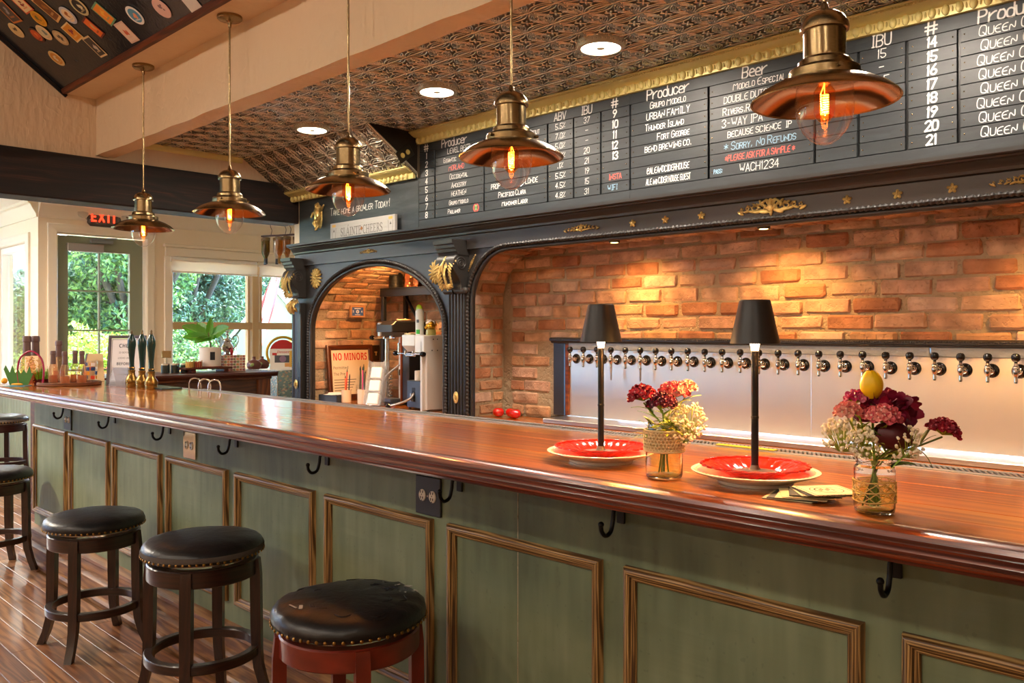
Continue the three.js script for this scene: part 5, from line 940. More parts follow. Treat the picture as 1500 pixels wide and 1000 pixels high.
// ------------------------------------------------------------------ pendants
function pendantParts(t, y0, top) { // y0 = rim height above the group's origin at the rim
  const seg = 48;
  part(t, 'shade', lathe([[0.16, 0], [0.161, 0.002], [0.158, 0.006], [0.14, 0.022], [0.115, 0.036], [0.09, 0.046], [0.078, 0.05], [0.07, 0.05], [0.07, 0.046], [0.09, 0.042], [0.114, 0.032], [0.138, 0.018], [0.156, 0.003], [0.16, 0]], seg, 0.7), M.brass);
  part(t, 'shade_lining', lathe([[0.155, 0.0025], [0.1375, 0.017], [0.1135, 0.031], [0.09, 0.0405], [0.068, 0.0445], [0.03, 0.046], [0, 0.046]], seg, 0.7), M.copper, 'copper coloured inside of the shade');
  part(t, 'collar', lathe([[0, 0.048], [0.076, 0.048], [0.0775, 0.052], [0.0775, 0.066], [0.075, 0.071], [0.064, 0.073], [0.059, 0.077], [0.0575, 0.088], [0.052, 0.094], [0.046, 0.096], [0, 0.096]], seg, 0.45), M.brass);
  part(t, 'socket_cup', lathe([[0, 0.09], [0.0445, 0.09], [0.0455, 0.1], [0.0455, 0.16], [0, 0.162]], seg, 0.5), M.brass);
  part(t, 'dome_cap', lathe([[0.046, 0.157], [0.052, 0.158], [0.053, 0.164], [0.05, 0.176], [0.041, 0.19], [0.027, 0.199], [0.012, 0.203], [0.009, 0.207], [0.0085, 0.216], [0.0045, 0.224], [0, 0.224]], seg, 0.7), M.brass);
  for (const a of [0.4, 2.5, 4.6]) part(t, 'screw', rod([Math.cos(a) * 0.076, 0.06, Math.sin(a) * 0.076], [Math.cos(a) * 0.087, 0.06, Math.sin(a) * 0.087], 0.0048, 10), M.brass);
  part(t, 'rod', rod([0, 0.22, 0], [0, top - 0.03, 0], 0.0042, 10), M.brass);
  part(t, 'canopy', lathe([[0.0, top - 0.05], [0.007, top - 0.05], [0.009, top - 0.03], [0.02, top - 0.022], [0.05, top - 0.018], [0.057, top - 0.012], [0.057, top], [0, top]], 36, 0.6), M.brass);
  part(t, 'glass_globe', lathe([[0.06, 0.04], [0.0635, 0.0], [0.063, -0.02], [0.058, -0.045], [0.047, -0.067], [0.031, -0.085], [0.016, -0.094], [0, -0.097]], 40, 2), M.glass);
  const b = part(t, 'bulb', lathe([[0.012, 0.046], [0.0145, 0.036], [0.0228, 0.024], [0.0232, -0.02], [0.02, -0.034], [0.011, -0.044], [0, -0.046]], 24, 2), phy({ color: C(0xffd090), transmission: 1, roughness: 0, thickness: 0, ior: 1.5 }));
  const co = []; for (let i = 0; i <= 90; i++) { const a = i / 90 * TAU * 9; co.push([Math.cos(a) * 0.0085, 0.018 - i / 90 * 0.046, Math.sin(a) * 0.0085]); }
  part(b, 'filament', [tube(co, 0.0011, 200, 5), tube([[0.0085, 0.018, 0], [0.004, 0.03, 0], [0, 0.04, 0]], 0.0008, 6, 4), tube([[0.0085, -0.028, 0], [0, -0.03, 0], [0, 0.04, 0.002]], 0.0008, 8, 4)], std({ color: C(0xffa040), emissive: C(0xff9a30), emissiveIntensity: 6 }));
  part(b, 'bulb_cap', lathe([[0, 0.06], [0.013, 0.058], [0.0135, 0.046], [0.012, 0.04], [0, 0.04]], 18), M.brass);
}
{
  const P = [[-0.818, 1.914, -1.84, 'nearest brass pendant lamp, hanging in front of the beer list', 1.3], [-1.804, 1.93, -1.843, 'second nearest brass pendant lamp, over the middle of the bar', 1], [-2.69, 1.935, -1.86, 'third brass pendant lamp, before the cheers sign', 0.9], [-3.68, 1.948, -1.885, 'fourth brass pendant lamp, before the dark timber beam', 0.7], [-4.70, 1.962, -1.90, 'farthest brass pendant lamp, by the glazed door', 0.6]];
  for (const [x, y, z, l, k] of P) {
    const t = thing('pendant_lamp', l, 'pendant lamp', [x, y, z], x * 3, 'row of brass pendant lamps over the bar');
    pendantParts(t, y, 2.865 - y);
    const p = new THREE.PointLight(0xffc088, L.pendant * k); p.name = 'pendant_lamp_light'; p.position.set(x, y - 0.01, z); p.shadow.radius = 0.4; scene.add(p);
  }
}
// ------------------------------------------------------------------ ceiling disc lights and hidden wash lights
{
  const glow = std({ color: C(0xffffff), emissive: C(0xfff4dc), emissiveIntensity: 9 });
  const disc = (l, x, y, z, I, tilt = 0, col = 0xffeeda) => {
    const t = thing('ceiling_light', l, 'ceiling light', [x, y, z], 0, 'round ceiling lights'); t.rotation.x = tilt;
    part(t, 'rim', lathe([[0.085, -0.03], [0.098, -0.028], [0.106, -0.014], [0.108, 0], [0.08, 0], [0.083, -0.02], [0.085, -0.03]], 44), std({ color: C(0xb9b8a8), roughness: 0.4, metalness: 0.3 }));
    const o = []; for (let i = 0; i < 36; i++) { const a = i / 36 * TAU; o.push(ball(0.006, Math.cos(a) * 0.103, -0.015, Math.sin(a) * 0.103, 6, 4)); }
    part(t, 'rim_beading', o, std({ color: C(0xb0af9e), roughness: 0.4, metalness: 0.3 }));
    part(t, 'diffuser', lathe([[0, -0.026], [0.05, -0.027], [0.084, -0.024], [0.084, -0.016], [0, -0.016]], 40), glow);
    part(t, 'centre_cap', lathe([[0, -0.03], [0.017, -0.03], [0.02, -0.026], [0, -0.026]], 20), plain(0xa8a898, 0.5));
    const a = new THREE.RectAreaLight(col, I, 0.15, 0.15); a.name = 'ceiling_light_panel'; a.position.set(x, y, z); a.rotation.x = -Math.PI / 2 + tilt; a.translateZ(-0.034); scene.add(a);
  };
  disc('nearest round light on the tin ceiling', -2.257, 2.643, -2.856, L.disc);
  disc('middle round light on the tin ceiling', -3.268, 2.643, -2.797, L.disc);
  disc('farthest round light on the tin ceiling', -4.428, 2.643, -2.8, L.disc * 0.6);
  disc('round tin ceiling light right of the frame', -1.1, 2.643, -2.85, L.disc);
  let n = 0; const ORD = ['first', 'second', 'third', 'fourth'];
  for (const x of [-4.6, -3.0, -1.2, 1.4]) { disc(`added round fill light on the unseen flat front ceiling, ${ORD[n]} from the entry`, x, 2.865, 3.4, L.room); const k = 0.753; disc(`added round fill light on the unseen sloping front ceiling, ${ORD[n++]} from the entry`, x, 2.865 + k * 1.0, 1.98, L.room, Math.atan(k)); }  // unseen discs added as fill for the bar front and plaster beam
  disc('added round fill light over the entry, nearer the bar', -6.6, 2.65, 0.2, L.room * 6, 0, 0xfff1de); disc('added round fill light over the entry, farther from the bar', -8.2, 2.65, -0.6, L.room * 4, 0, 0xfff1de);  // two extra discs added out of view to brighten the left bar front
  // small puck spots under the mantel wash the bricks
  for (const [x, w] of [[-2.55, 'first'], [-1.75, 'second'], [-0.62, 'third'], [0.3, 'fourth']]) {
    const t = thing('puck_light', `small spot light under the mantel above the bricks, ${w} from the arch`, 'spot light', [x, 1.852, -3.335], 0, 'small spot lights under the mantel');
    part(t, 'housing', lathe([[0, 0], [0.026, 0], [0.028, -0.006], [0.026, -0.014], [0.02, -0.014], [0, -0.012]], 24), M.black);
    part(t, 'lens', lathe([[0, -0.0145], [0.018, -0.0145], [0.019, -0.012], [0, -0.012]], 20), std({ color: C(0xfff0d0), emissive: C(0xffc070), emissiveIntensity: 6 }));
    const s = new THREE.SpotLight(0xffb662, L.wash, 0, 1.05, 0.8); s.name = 'puck_light_beam'; s.position.set(x, 1.834, -3.335); s.target.position.set(x, 1.3, -3.56); s.shadow.radius = 0.8; scene.add(s, s.target);
  }
  const t = thing('puck_light', 'small spot light hidden in the crown of the arch', 'spot light', [-4.45, 1.845, -3.4], 0, 'small spot lights under the mantel');
  part(t, 'housing', lathe([[0, 0], [0.026, 0], [0.028, -0.006], [0.026, -0.014], [0, -0.012]], 24), M.black);
  part(t, 'lens', lathe([[0, -0.0145], [0.018, -0.0145], [0.019, -0.012], [0, -0.012]], 20), std({ color: C(0xfff0d0), emissive: C(0xffb060), emissiveIntensity: 6 }));
  const s = new THREE.SpotLight(0xffb468, L.niche, 0, 1.3, 0.7); s.name = 'puck_light_beam'; s.position.set(-4.45, 1.825, -3.4); s.target.position.set(-4.9, 1.2, -3.7); s.shadow.radius = 0.8; scene.add(s, s.target);
}
// ------------------------------------------------------------------ what stands in the arched niche
const CY = 0.9003;
const face = (w, h, tex, r = 0.7, t = 0.01) => { const g = cbox(w, h, t, Math.min(0.001, t / 4)), p = g.attributes.position.array, u = g.attributes.uv.array; for (let i = 0; i < p.length / 3; i++) { u[i * 2] = p[i * 3] / w + 0.5; u[i * 2 + 1] = p[i * 3 + 1] / h + 0.5; } return [g, std({ map: tex, roughness: r })]; };
{
  // framed sign
  const s = thing('framed_sign', 'wood-framed notice forbidding minors, leaning on the brick side of the arch', 'sign', [-5.175, CY, -3.6], Math.PI / 2);
  const tx = canvasTex(512, 512, (x) => { x.fillStyle = '#dcc8a4'; x.fillRect(0, 0, 512, 512); x.fillStyle = '#c8281e'; x.font = 'bold 104px sans-serif'; x.textAlign = 'center'; x.save(); x.translate(256, 120); x.scale(0.78, 1.1); x.fillText('NO MINORS', 0, 0); x.restore(); x.fillStyle = '#4a4038'; x.textAlign = 'left'; x.font = '46px sans-serif'; x.fillText('Permitted', 20, 220); x.fillText('The Pre', 20, 290); for (let i = 0; i < 5; i++) x.fillRect(24, 336 + i * 30, 300 - i * 18, 7); });
  const [g, m] = face(0.33, 0.33, tx, 0.6, 0.006);
  const tilt = -0.1;
  part(s, 'print', at(g, 0, 0.2, 0.0, tilt), m);
  part(s, 'frame', at((frameBars(0.4, 0.4, [[0, -0.01], [0, 0.01], [0.01, 0.016], [0.022, 0.01], [0.03, 0.012], [0.038, 0.003], [0.038, -0.006]])), 0, 0.2, 0.0, tilt), std({ map: T.oak, color: C(0xb07838), roughness: 0.4 }));
  // switch plate
  const w = thing('switch_plate', 'dark brass switch plate with three toggles on the brick side of the arch', 'switch', [-5.212, 1.235, -3.80], Math.PI / 2);
  part(w, 'plate', cbox(0.17, 0.118, 0.012, 0.003), std({ color: C(0x4a3418), metalness: 0.7, roughness: 0.35 }));
  for (const x of [-0.046, 0, 0.046]) { part(w, 'toggle', [cbox(0.02, 0.009, 0.012, 0.002).translate(x, 0.007, 0.01), cbox(0.007, 0.026, 0.01, 0.002).translate(x, -0.006, 0.012)], plain(0xe0b860, 0.3)); part(w, 'screw', [ball(0.004, x, 0.044, 0.006, 8, 6), ball(0.004, x, -0.044, 0.006, 8, 6)], M.brass); }
  // small framed display with its wire
  const th = thing('wall_thermometer', 'small wood-rimmed blue display hanging on the brick side of the arch', 'display', [-5.16, 1.545, -3.64], Math.PI / 2);
  const [dg, dm] = face(0.105, 0.066, canvasTex(256, 160, (x) => { x.fillStyle = '#3a63b8'; x.fillRect(0, 0, 256, 160); x.fillStyle = '#dfe8fa'; x.font = 'bold 52px sans-serif'; x.textAlign = 'center'; x.fillText('5', 36, 98); x.beginPath(); x.arc(128, 82, 32, 0, TAU); x.fill(); x.fillText('4', 218, 98); x.fillRect(60, 20, 136, 14); x.fillRect(70, 132, 116, 10); x.fillStyle = '#3a63b8'; x.fillText('0', 128, 100); }), 0.3, 0.006);
  part(th, 'screen', dg.translate(0, 0, 0.011), dm);
  part(th, 'frame', frameBars(0.13, 0.09, [[0, 0], [0, 0.016], [0.004, 0.02], [0.014, 0.018], [0.014, 0.008]]), plain(0xb88a62, 0.6));
  part(th, 'wire', tube([[-0.02, 0.045, 0.005], [-0.01, 0.08, 0.008], [0.05, 0.11, 0.006], [0.12, 0.16, 0.01], [0.16, 0.24, 0.01], [0.15, 0.3, 0.02]], 0.0022, 30, 5), M.plastic);
  // shelf rack with letters
  const rk = thing('shelf_rack', 'black metal shelf rack with crossed braces at the back of the arch', 'shelf', [-4.54, CY + 0.0, -3.77]);
  const bl = std({ color: C(0x17191b), roughness: 0.4, metalness: 0.2 });
  part(rk, 'shelf', [cbox(0.7, 0.012, 0.24, 0.003).translate(0, 0.80, 0), cbox(0.7, 0.05, 0.012, 0.003).translate(0, 0.77, 0.114)], bl);
  for (const x of [-0.33, 0.33]) for (const z of [-0.1, 0.1]) part(rk, 'post', cbox(0.03, 0.79, 0.03, 0.003).translate(x, 0.397, z), bl);
  for (const s2 of [-1, 1]) part(rk, 'cross_brace', rod([-0.32 * s2, 0.76, -0.09], [0.0 * s2, 0.36, -0.09], 0.011, 8), bl), part(rk, 'cross_brace', rod([0, 0.36, -0.07], [s2 * 0.32, 0.02, -0.07], 0.011, 8), bl);
  const SY = CY + 0.8065;
  const cn = thing('canister', 'black ribbed canister on the left of the high shelf', 'canister', [-4.82, SY, -3.74]);
  part(cn, 'can_body', lathe([[0, 0], [0.05, 0], [0.052, 0.004], ...Array.from({ length: 14 }, (_, i) => [0.05 + 0.002 * (i % 2), 0.01 + i * 0.01]), [0.05, 0.15], [0, 0.15]], 28, 0.3), bl);
  const letM = std({ map: T.oak, color: C(0xd0a070), roughness: 0.7 }), bulbM = plain(0xf0d8a0, 0.3);
  const letter = (l, x, z, polys, holes) => { const t = thing('wooden_letter', l, 'letter', [x, SY, z], 0.06, 'wooden letters on the high shelf'); const s3 = new THREE.Shape(polys.map((p) => new THREE.Vector2(...p))); if (holes) s3.holes.push(new THREE.Path(holes.map((p) => new THREE.Vector2(...p)))); part(t, 'letter_body', uvm(extr(s3, 0.035, { bevel: 0.002 })), letM); const o = []; for (let i = 0; i < polys.length; i += 2) { const p = polys[i], q = polys[(i + 1) % polys.length]; o.push(ball(0.006, mix(p[0], q[0], 0.5) * 0.86 + 0.008, mix(p[1], q[1], 0.5) * 0.9 + 0.008, 0.038, 8, 6)); } part(t, 'lamp_studs', o, bulbM); };
  letter('wooden letter with small lamps, leftmost on the high shelf', -4.62, -3.70, [[0, 0], [0.05, 0], [0.05, 0.02], [0.04, 0.02], [0.04, 0.065], [0.08, 0.065], [0.08, 0.095], [0.04, 0.095], [0.04, 0.135], [0.075, 0.135], [0.075, 0.12], [0.105, 0.12], [0.105, 0.165], [0, 0.165]]);
  letter('wooden letter A with small lamps in the middle of the shelf', -4.50, -3.68, [[0, 0], [0.035, 0], [0.045, 0.04], [0.105, 0.04], [0.115, 0], [0.15, 0], [0.095, 0.165], [0.055, 0.165]], [[0.055, 0.07], [0.075, 0.125], [0.095, 0.07]]);
  letter('wooden letter with small lamps, rightmost on the high shelf', -4.345, -3.68, [[0, 0], [0.03, 0], [0.03, 0.06], [0.05, 0.06], [0.075, 0], [0.11, 0], [0.08, 0.065], [0.1, 0.09], [0.1, 0.14], [0.075, 0.165], [0, 0.165]]);
  // framed picture at the right
  const pf = thing('picture_frame', 'narrow gold-edged white picture at the right side of the arch', 'picture', [-4.02, 1.36, -3.885]);
  part(pf, 'frame', (frameBars(0.3, 0.34, [[0, 0], [0, 0.014], [0.012, 0.018], [0.02, 0.008]])), plain(0xa08848, 0.4, { metalness: 0.4 })); part(pf, 'mount', box(0.27, 0.31, 0.006, 0, 0, 0.004), plain(0xe8e2d8, 0.6));
}
// two can sealing machines
{
  const wht = std({ color: C(0xcfccc6), roughness: 0.4, metalness: 0.15 }), stl = M.steel, knob = M.ball;
  const m = thing('sealing_machine', 'white bench-top can sealing machine with a lever, in front under the arch', 'machine', [-4.19, CY, -3.47], -0.12);
  part(m, 'column', [cspan(-0.05, 0.14, 0, 0.385, -0.16, -0.02, 0.004), cspan(0.12, 0.145, 0, 0.44, -0.17, 0.1, 0.004)], wht);
  const cur = new THREE.Shape(); cur.moveTo(0, 0); cur.lineTo(0.12, 0); cur.bezierCurveTo(0.125, 0.09, 0.11, 0.14, 0.12, 0.22); cur.lineTo(0, 0.22); cur.closePath();
  part(m, 'back_plate', extr(cur, 0.012).translate(0.0, 0.175, -0.02), wht);
  const hd = new THREE.Shape(); hd.moveTo(-0.17, 0.47); hd.lineTo(0.1, 0.47); hd.lineTo(0.1, 0.36); hd.lineTo(-0.13, 0.36); hd.lineTo(-0.17, 0.40); hd.closePath();
  part(m, 'head', [crease(extr([[0.1, 0.472], [-0.1, 0.472], [-0.1, 0.372], [0.06, 0.372], [0.1, 0.41]], 0.145, { bevel: 0.004 }).rotateY(-Math.PI / 2).translate(0.06, 0, 0), 0.5), cspan(0.06, 0.165, 0.365, 0.474, -0.17, 0.1, 0.003)], wht);
  part(m, 'base_block', cspan(-0.075, 0.095, 0.012, 0.185, -0.12, 0.075, 0.004), std({ color: C(0x4a545e), roughness: 0.45, metalness: 0.7 }), 'dark steel lever block');
  part(m, 'slot', cspan(-0.015, 0.025, 0.05, 0.14, 0.074, 0.0765, 0.001), M.blackIron);
  part(m, 'side_panel', cspan(0.095, 0.165, 0.008, 0.38, -0.17, 0.08, 0.004), wht);
  part(m, 'can_pad', lathe([[0, 0], [0.03, 0], [0.031, 0.004], [0.031, 0.024], [0.0295, 0.026], [0.031, 0.028], [0.031, 0.058], [0.028, 0.062], [0, 0.062]], 28).translate(0.005, 0.186, 0.03), plain(0xdcd6c4, 0.5));
  part(m, 'seam_rod', [rod([-0.16, 0.357, 0.105], [0.155, 0.357, 0.105], 0.0055), rod([-0.04, 0.35, 0.105], [-0.04, 0.376, 0.1], 0.011), rod([0.05, 0.35, 0.105], [0.05, 0.376, 0.1], 0.011), rod([-0.045, 0.347, 0.1], [0.06, 0.347, 0.1], 0.008)], M.chrome);
  for (const x of [-0.165, 0.16]) part(m, 'rod_knob', lathe([[0, -0.017], [0.014, -0.015], [0.018, 0], [0.014, 0.015], [0, 0.017]], 16).rotateZ(Math.PI / 2).translate(x, 0.357, 0.105), knob);
  part(m, 'lever', [tube([[0.005, 0.12, 0.06], [0.006, 0.08, 0.09], [-0.02, 0.055, 0.12], [-0.07, 0.035, 0.15], [-0.13, 0.02, 0.17]], 0.0085, 24, 8), box(0.012, 0.05, 0.02, 0, 0.08, 0.085)], stl);
  part(m, 'lever_knob', at(ball(0.019, 0, 0, 0, 14, 10, [1.2, 0.85, 1]), -0.14, 0.0185, 0.172), knob);
  part(m, 'bolts', [[0.1, 0.03], [0.1, 0.06], [0.1, 0.13], [0.1, 0.165]].map(([x, y]) => ball(0.004, x, y, 0.082, 6, 4)).concat([[0.166, 0.45, 0.0], [0.166, 0.45, 0.03], [0.166, 0.38, 0.0], [0.166, 0.38, 0.04]].map(([x, y, z]) => ball(0.004, x, y, z, 6, 4))), M.blackIron);
  for (const [x, z] of [[-0.06, 0.06], [0.15, 0.06], [0.15, -0.15], [-0.04, -0.14]]) part(m, 'foot', cyl(0.01, 0.01, 0.014, x, 0, z, 12), M.plastic);
  const n = thing('sealing_machine', 'steel can sealing machine with a smoky cover, behind at the left', 'machine', [-4.62, CY, -3.62], -0.12);
  part(n, 'base_plate', cspan(-0.1, 0.13, 0, 0.02, -0.14, 0.12, 0.004), M.plastic);
  part(n, 'pillar', [lathe([[0, 0], [0.016, 0], [0.016, 0.44], [0, 0.44]], 16).translate(-0.07, 0.02, 0.06), lathe([[0, 0], [0.016, 0], [0.016, 0.44], [0, 0.44]], 16).translate(-0.02, 0.02, -0.02)], M.chrome);
  part(n, 'column', cspan(0.03, 0.1, 0.02, 0.46, -0.13, 0.03, 0.004), wht);
  part(n, 'side_panel', [cspan(0.1, 0.112, 0.02, 0.46, -0.13, 0.06, 0.002)], std({ map: T.oak, color: C(0xc08850), roughness: 0.5 }));
  part(n, 'body_cover', cspan(0.112, 0.2, 0.02, 0.42, -0.13, 0.05, 0.004), M.plastic);
  part(n, 'head', [crease(extr([[0.12, 0.5], [-0.15, 0.5], [-0.15, 0.56], [0.09, 0.565], [0.12, 0.54]], 0.2, { bevel: 0.006 }).rotateY(-Math.PI / 2).translate(0.1, 0.0, 0), 0.4)], M.plastic);
  part(n, 'head_side', cspan(-0.105, -0.06, 0.46, 0.565, -0.1, 0.12, 0.008), stl);
  part(n, 'seam_rod', [rod([-0.24, 0.455, 0.08], [0.07, 0.455, 0.08], 0.006), rod([-0.07, 0.448, 0.08], [-0.07, 0.468, 0.08], 0.012), rod([0.02, 0.45, 0.08], [0.02, 0.468, 0.08], 0.012)], M.chrome);
  part(n, 'rod_knob', lathe([[0, -0.017], [0.014, -0.015], [0.018, 0], [0.014, 0.015], [0, 0.017]], 16).rotateZ(Math.PI / 2).translate(-0.245, 0.455, 0.08), knob);
  part(n, 'hinges', [[0.06, 0.4], [0.06, 0.36], [0.06, 0.22]].map(([x, y]) => at(lathe([[0, -0.02], [0.012, -0.02], [0.012, 0.02], [0, 0.02]], 12), x, y, 0.04)), M.chrome);
  part(n, 'lever', [tube([[0.09, 0.27, 0.06], [0.0, 0.2, 0.1], [-0.06, 0.14, 0.12]], 0.008, 16, 8), tube([[-0.06, 0.14, 0.12], [-0.09, 0.06, 0.13], [-0.11, 0.025, 0.14]], 0.006, 12, 8)], stl);
  part(n, 'spring', tube(Array.from({ length: 90 }, (_, i) => { const a = i * 0.5; return [-0.015 + Math.cos(a) * 0.016, 0.04 + i * 0.0018, 0.07 + Math.sin(a) * 0.016]; }), 0.0035, 200, 5), M.chrome);
  part(n, 'front_tray', cspan(-0.06, 0.09, 0.02, 0.045, 0.05, 0.13, 0.003), std({ color: C(0x56606a), roughness: 0.4, metalness: 0.5 }));
  // things on the machines
  const top = CY + 0.4745;
  const bs = thing('soap_bottle', 'white translucent bottle with a green top on the front machine', 'bottle', [-4.20, top, -3.45], 0.2);
  part(bs, 'bottle_body', lathe([[0, 0], [0.027, 0], [0.029, 0.003], [0.03, 0.1], [0.0305, 0.15], [0.022, 0.168], [0, 0.168]], 28).scale(1, 1, 0.7), phy({ color: C(0xe4ece8), roughness: 0.25, transmission: 0.3, thickness: 0 }));
  part(bs, 'green_cap', [ball(1, -0.004, 0.168, 0, 16, 10, [0.024, 0.03, 0.016])], plain(0xa8dc28, 0.3)); part(bs, 'green_block', cspan(-0.012, 0.016, 0.008, 0.036, 0.014, 0.022, 0.002), plain(0x28a020, 0.4)); part(bs, 'dark_print', cspan(-0.008, 0.012, 0.08, 0.1, 0.0205, 0.0215, 0.0004), plain(0x3a4652, 0.5));
  const pg = thing('gilded_ornament', 'small gold and green glass ornament on the front machine', 'ornament', [-4.10, top, -3.46]);
  part(pg, 'glass_base', lathe([[0, 0], [0.03, 0], [0.033, 0.01], [0.03, 0.034], [0.024, 0.038], [0, 0.038]], 24), phy({ color: C(0xd8dc90), roughness: 0.1, transmission: 0.6, thickness: 0 })); const oo = [], r = rng(6); for (let i = 0; i < 26; i++) oo.push(ball(0.009 + r() * 0.007, (r() - 0.5) * 0.06, 0.05 + r() * 0.034, (r() - 0.5) * 0.04, 8, 6)); part(pg, 'gold_figure', [ball(0.026, 0.004, 0.058, 0, 14, 10, [1.2, 0.9, 1]), ...oo.slice(0, 18)], std({ color: C(0xd8a030), metalness: 0.9, roughness: 0.25 })); part(pg, 'pearls', oo.slice(18).map((g) => g.translate(0, 0.022, 0)), plain(0xece0d0, 0.3));
  solo('card_stack', 'short stack of pale cards under the white bottle', 'cards', [0, 1, 2].map((i) => at(cbox(0.06, 0.004, 0.05, 0.001), 0, 0.002 + i * 0.0042, 0, 0, i * 0.1)), plain(0xb4b090, 0.7), [-4.285, top, -3.44]);
  solo('lid_stack', 'pale round lid lying on the rear machine head', 'lid', lathe([[0, 0], [0.045, 0], [0.05, 0.004], [0.05, 0.01], [0.044, 0.013], [0, 0.012]], 28), plain(0xc8a884, 0.6), [-4.60, CY + 0.5715, -3.64]);
}
// small things before the framed sign
{
  const bx = thing('black_box', 'small black tray box with papers by the left pilaster', 'box', [-5.09, CY, -3.40], 0.1);
  part(bx, 'box_body', [cspan(-0.1, 0.1, 0, 0.005, -0.06, 0.06), cspan(-0.1, 0.1, 0, 0.05, 0.055, 0.06), cspan(-0.1, 0.1, 0, 0.05, -0.06, -0.055), cspan(-0.1, -0.095, 0, 0.05, -0.06, 0.06), cspan(0.095, 0.1, 0, 0.05, -0.06, 0.06)], plain(0x2a3036, 0.4)); part(bx, 'papers', [0, 1, 2, 3].map((i) => at(cbox(0.09, 0.002, 0.08, 0.0005), -0.03 + i * 0.012, 0.048 + i * 0.003, 0, 0.05 * i, i * 0.3)), plain(0xe0dcd4, 0.8));
  const r = rng(21);
  const pen = (l, x, z, c, h, lean) => { const t = thing('pen', l, 'pen', [x, CY + 0.012, z], lean * 5, 'pens in the cups before the framed sign'); part(t, 'barrel', rod([0, 0, 0], [lean * h, h, lean * h * 0.4], 0.0042, 8), plain(c, 0.35)); part(t, 'tip', rod([lean * h, h, lean * h * 0.4], [lean * h * 1.1, h * 1.1, lean * h * 0.44], 0.0042, 8, 0.0018), plain(0x222428, 0.4)); };
  const cup = (l, x, z, R, H, mat) => { const t = thing('pen_cup', l, 'cup', [x, CY, z], 0, 'cups of pens before the framed sign'); part(t, 'cup_body', lathe([[0, 0], [R * 0.92, 0], [R, 0.004], [R, H], [R - 0.003, H], [R - 0.003, 0.008], [0, 0.008]], 28), mat); return t; };
  cup('plain cream paper cup holding orange and red pens', -4.97, -3.42, 0.034, 0.088, plain(0xd8c0a0, 0.7));
  cup('wider cream ceramic cup crowded with pens', -4.775, -3.43, 0.044, 0.1, plain(0xe4cdb4, 0.5));
  cup('clear glass holding dark pens behind the cream cups', -4.95, -3.53, 0.036, 0.12, M.glass);
  [[-4.985, -3.425, 0xd03020, 0.2, -0.12, 'red pen leaning left in the paper cup'], [-4.97, -3.41, 0xe87030, 0.16, 0.02, 'orange pen in the paper cup'], [-4.96, -3.43, 0x2a3448, 0.17, 0.08, 'navy pen in the paper cup'], [-4.962, -3.53, 0xe8b030, 0.21, -0.05, 'yellow pen in the clear glass'], [-4.95, -3.52, 0x1c2c30, 0.22, 0.04, 'black pen in the clear glass'], [-4.935, -3.535, 0x1c5048, 0.23, -0.1, 'dark teal pen in the clear glass'], [-4.79, -3.43, 0xe05090, 0.22, 0.0, 'pink pen in the ceramic cup'], [-4.775, -3.42, 0xd8c8b8, 0.2, 0.12, 'white pen in the ceramic cup'], [-4.765, -3.445, 0x8a6a50, 0.21, 0.2, 'brown pen in the ceramic cup'], [-4.76, -3.42, 0x2c2c30, 0.19, 0.06, 'black pen in the ceramic cup']].forEach(([x, z, c, h, q, l]) => pen(l, x, z, c, h, q));
  const cl = phy({ color: C(0xf2f6f8), transmission: 0.85, roughness: 0.08, thickness: 0 });
  const h = thing('cup_dispenser', 'clear slanted acrylic dispenser of white cards before the machines', 'dispenser', [-4.575, CY, -3.37], 0.5);
  part(h, 'acrylic_sheet', [at(cbox(0.11, 0.3, 0.004, 0.001), 0, 0.15, -0.03, -0.32), at(cbox(0.004, 0.3, 0.09, 0.001), -0.055, 0.15, -0.03, -0.32), at(cbox(0.004, 0.3, 0.09, 0.001), 0.055, 0.15, -0.03, -0.32)], cl);
  part(h, 'card_block', [0.045, 0.13, 0.215].map((y) => at(cbox(0.075, 0.075, 0.05, 0.004), -0.008, y, -0.012 - (y - 0.05) * 0.33, -0.32)), plain(0xeef0f2, 0.5));
}
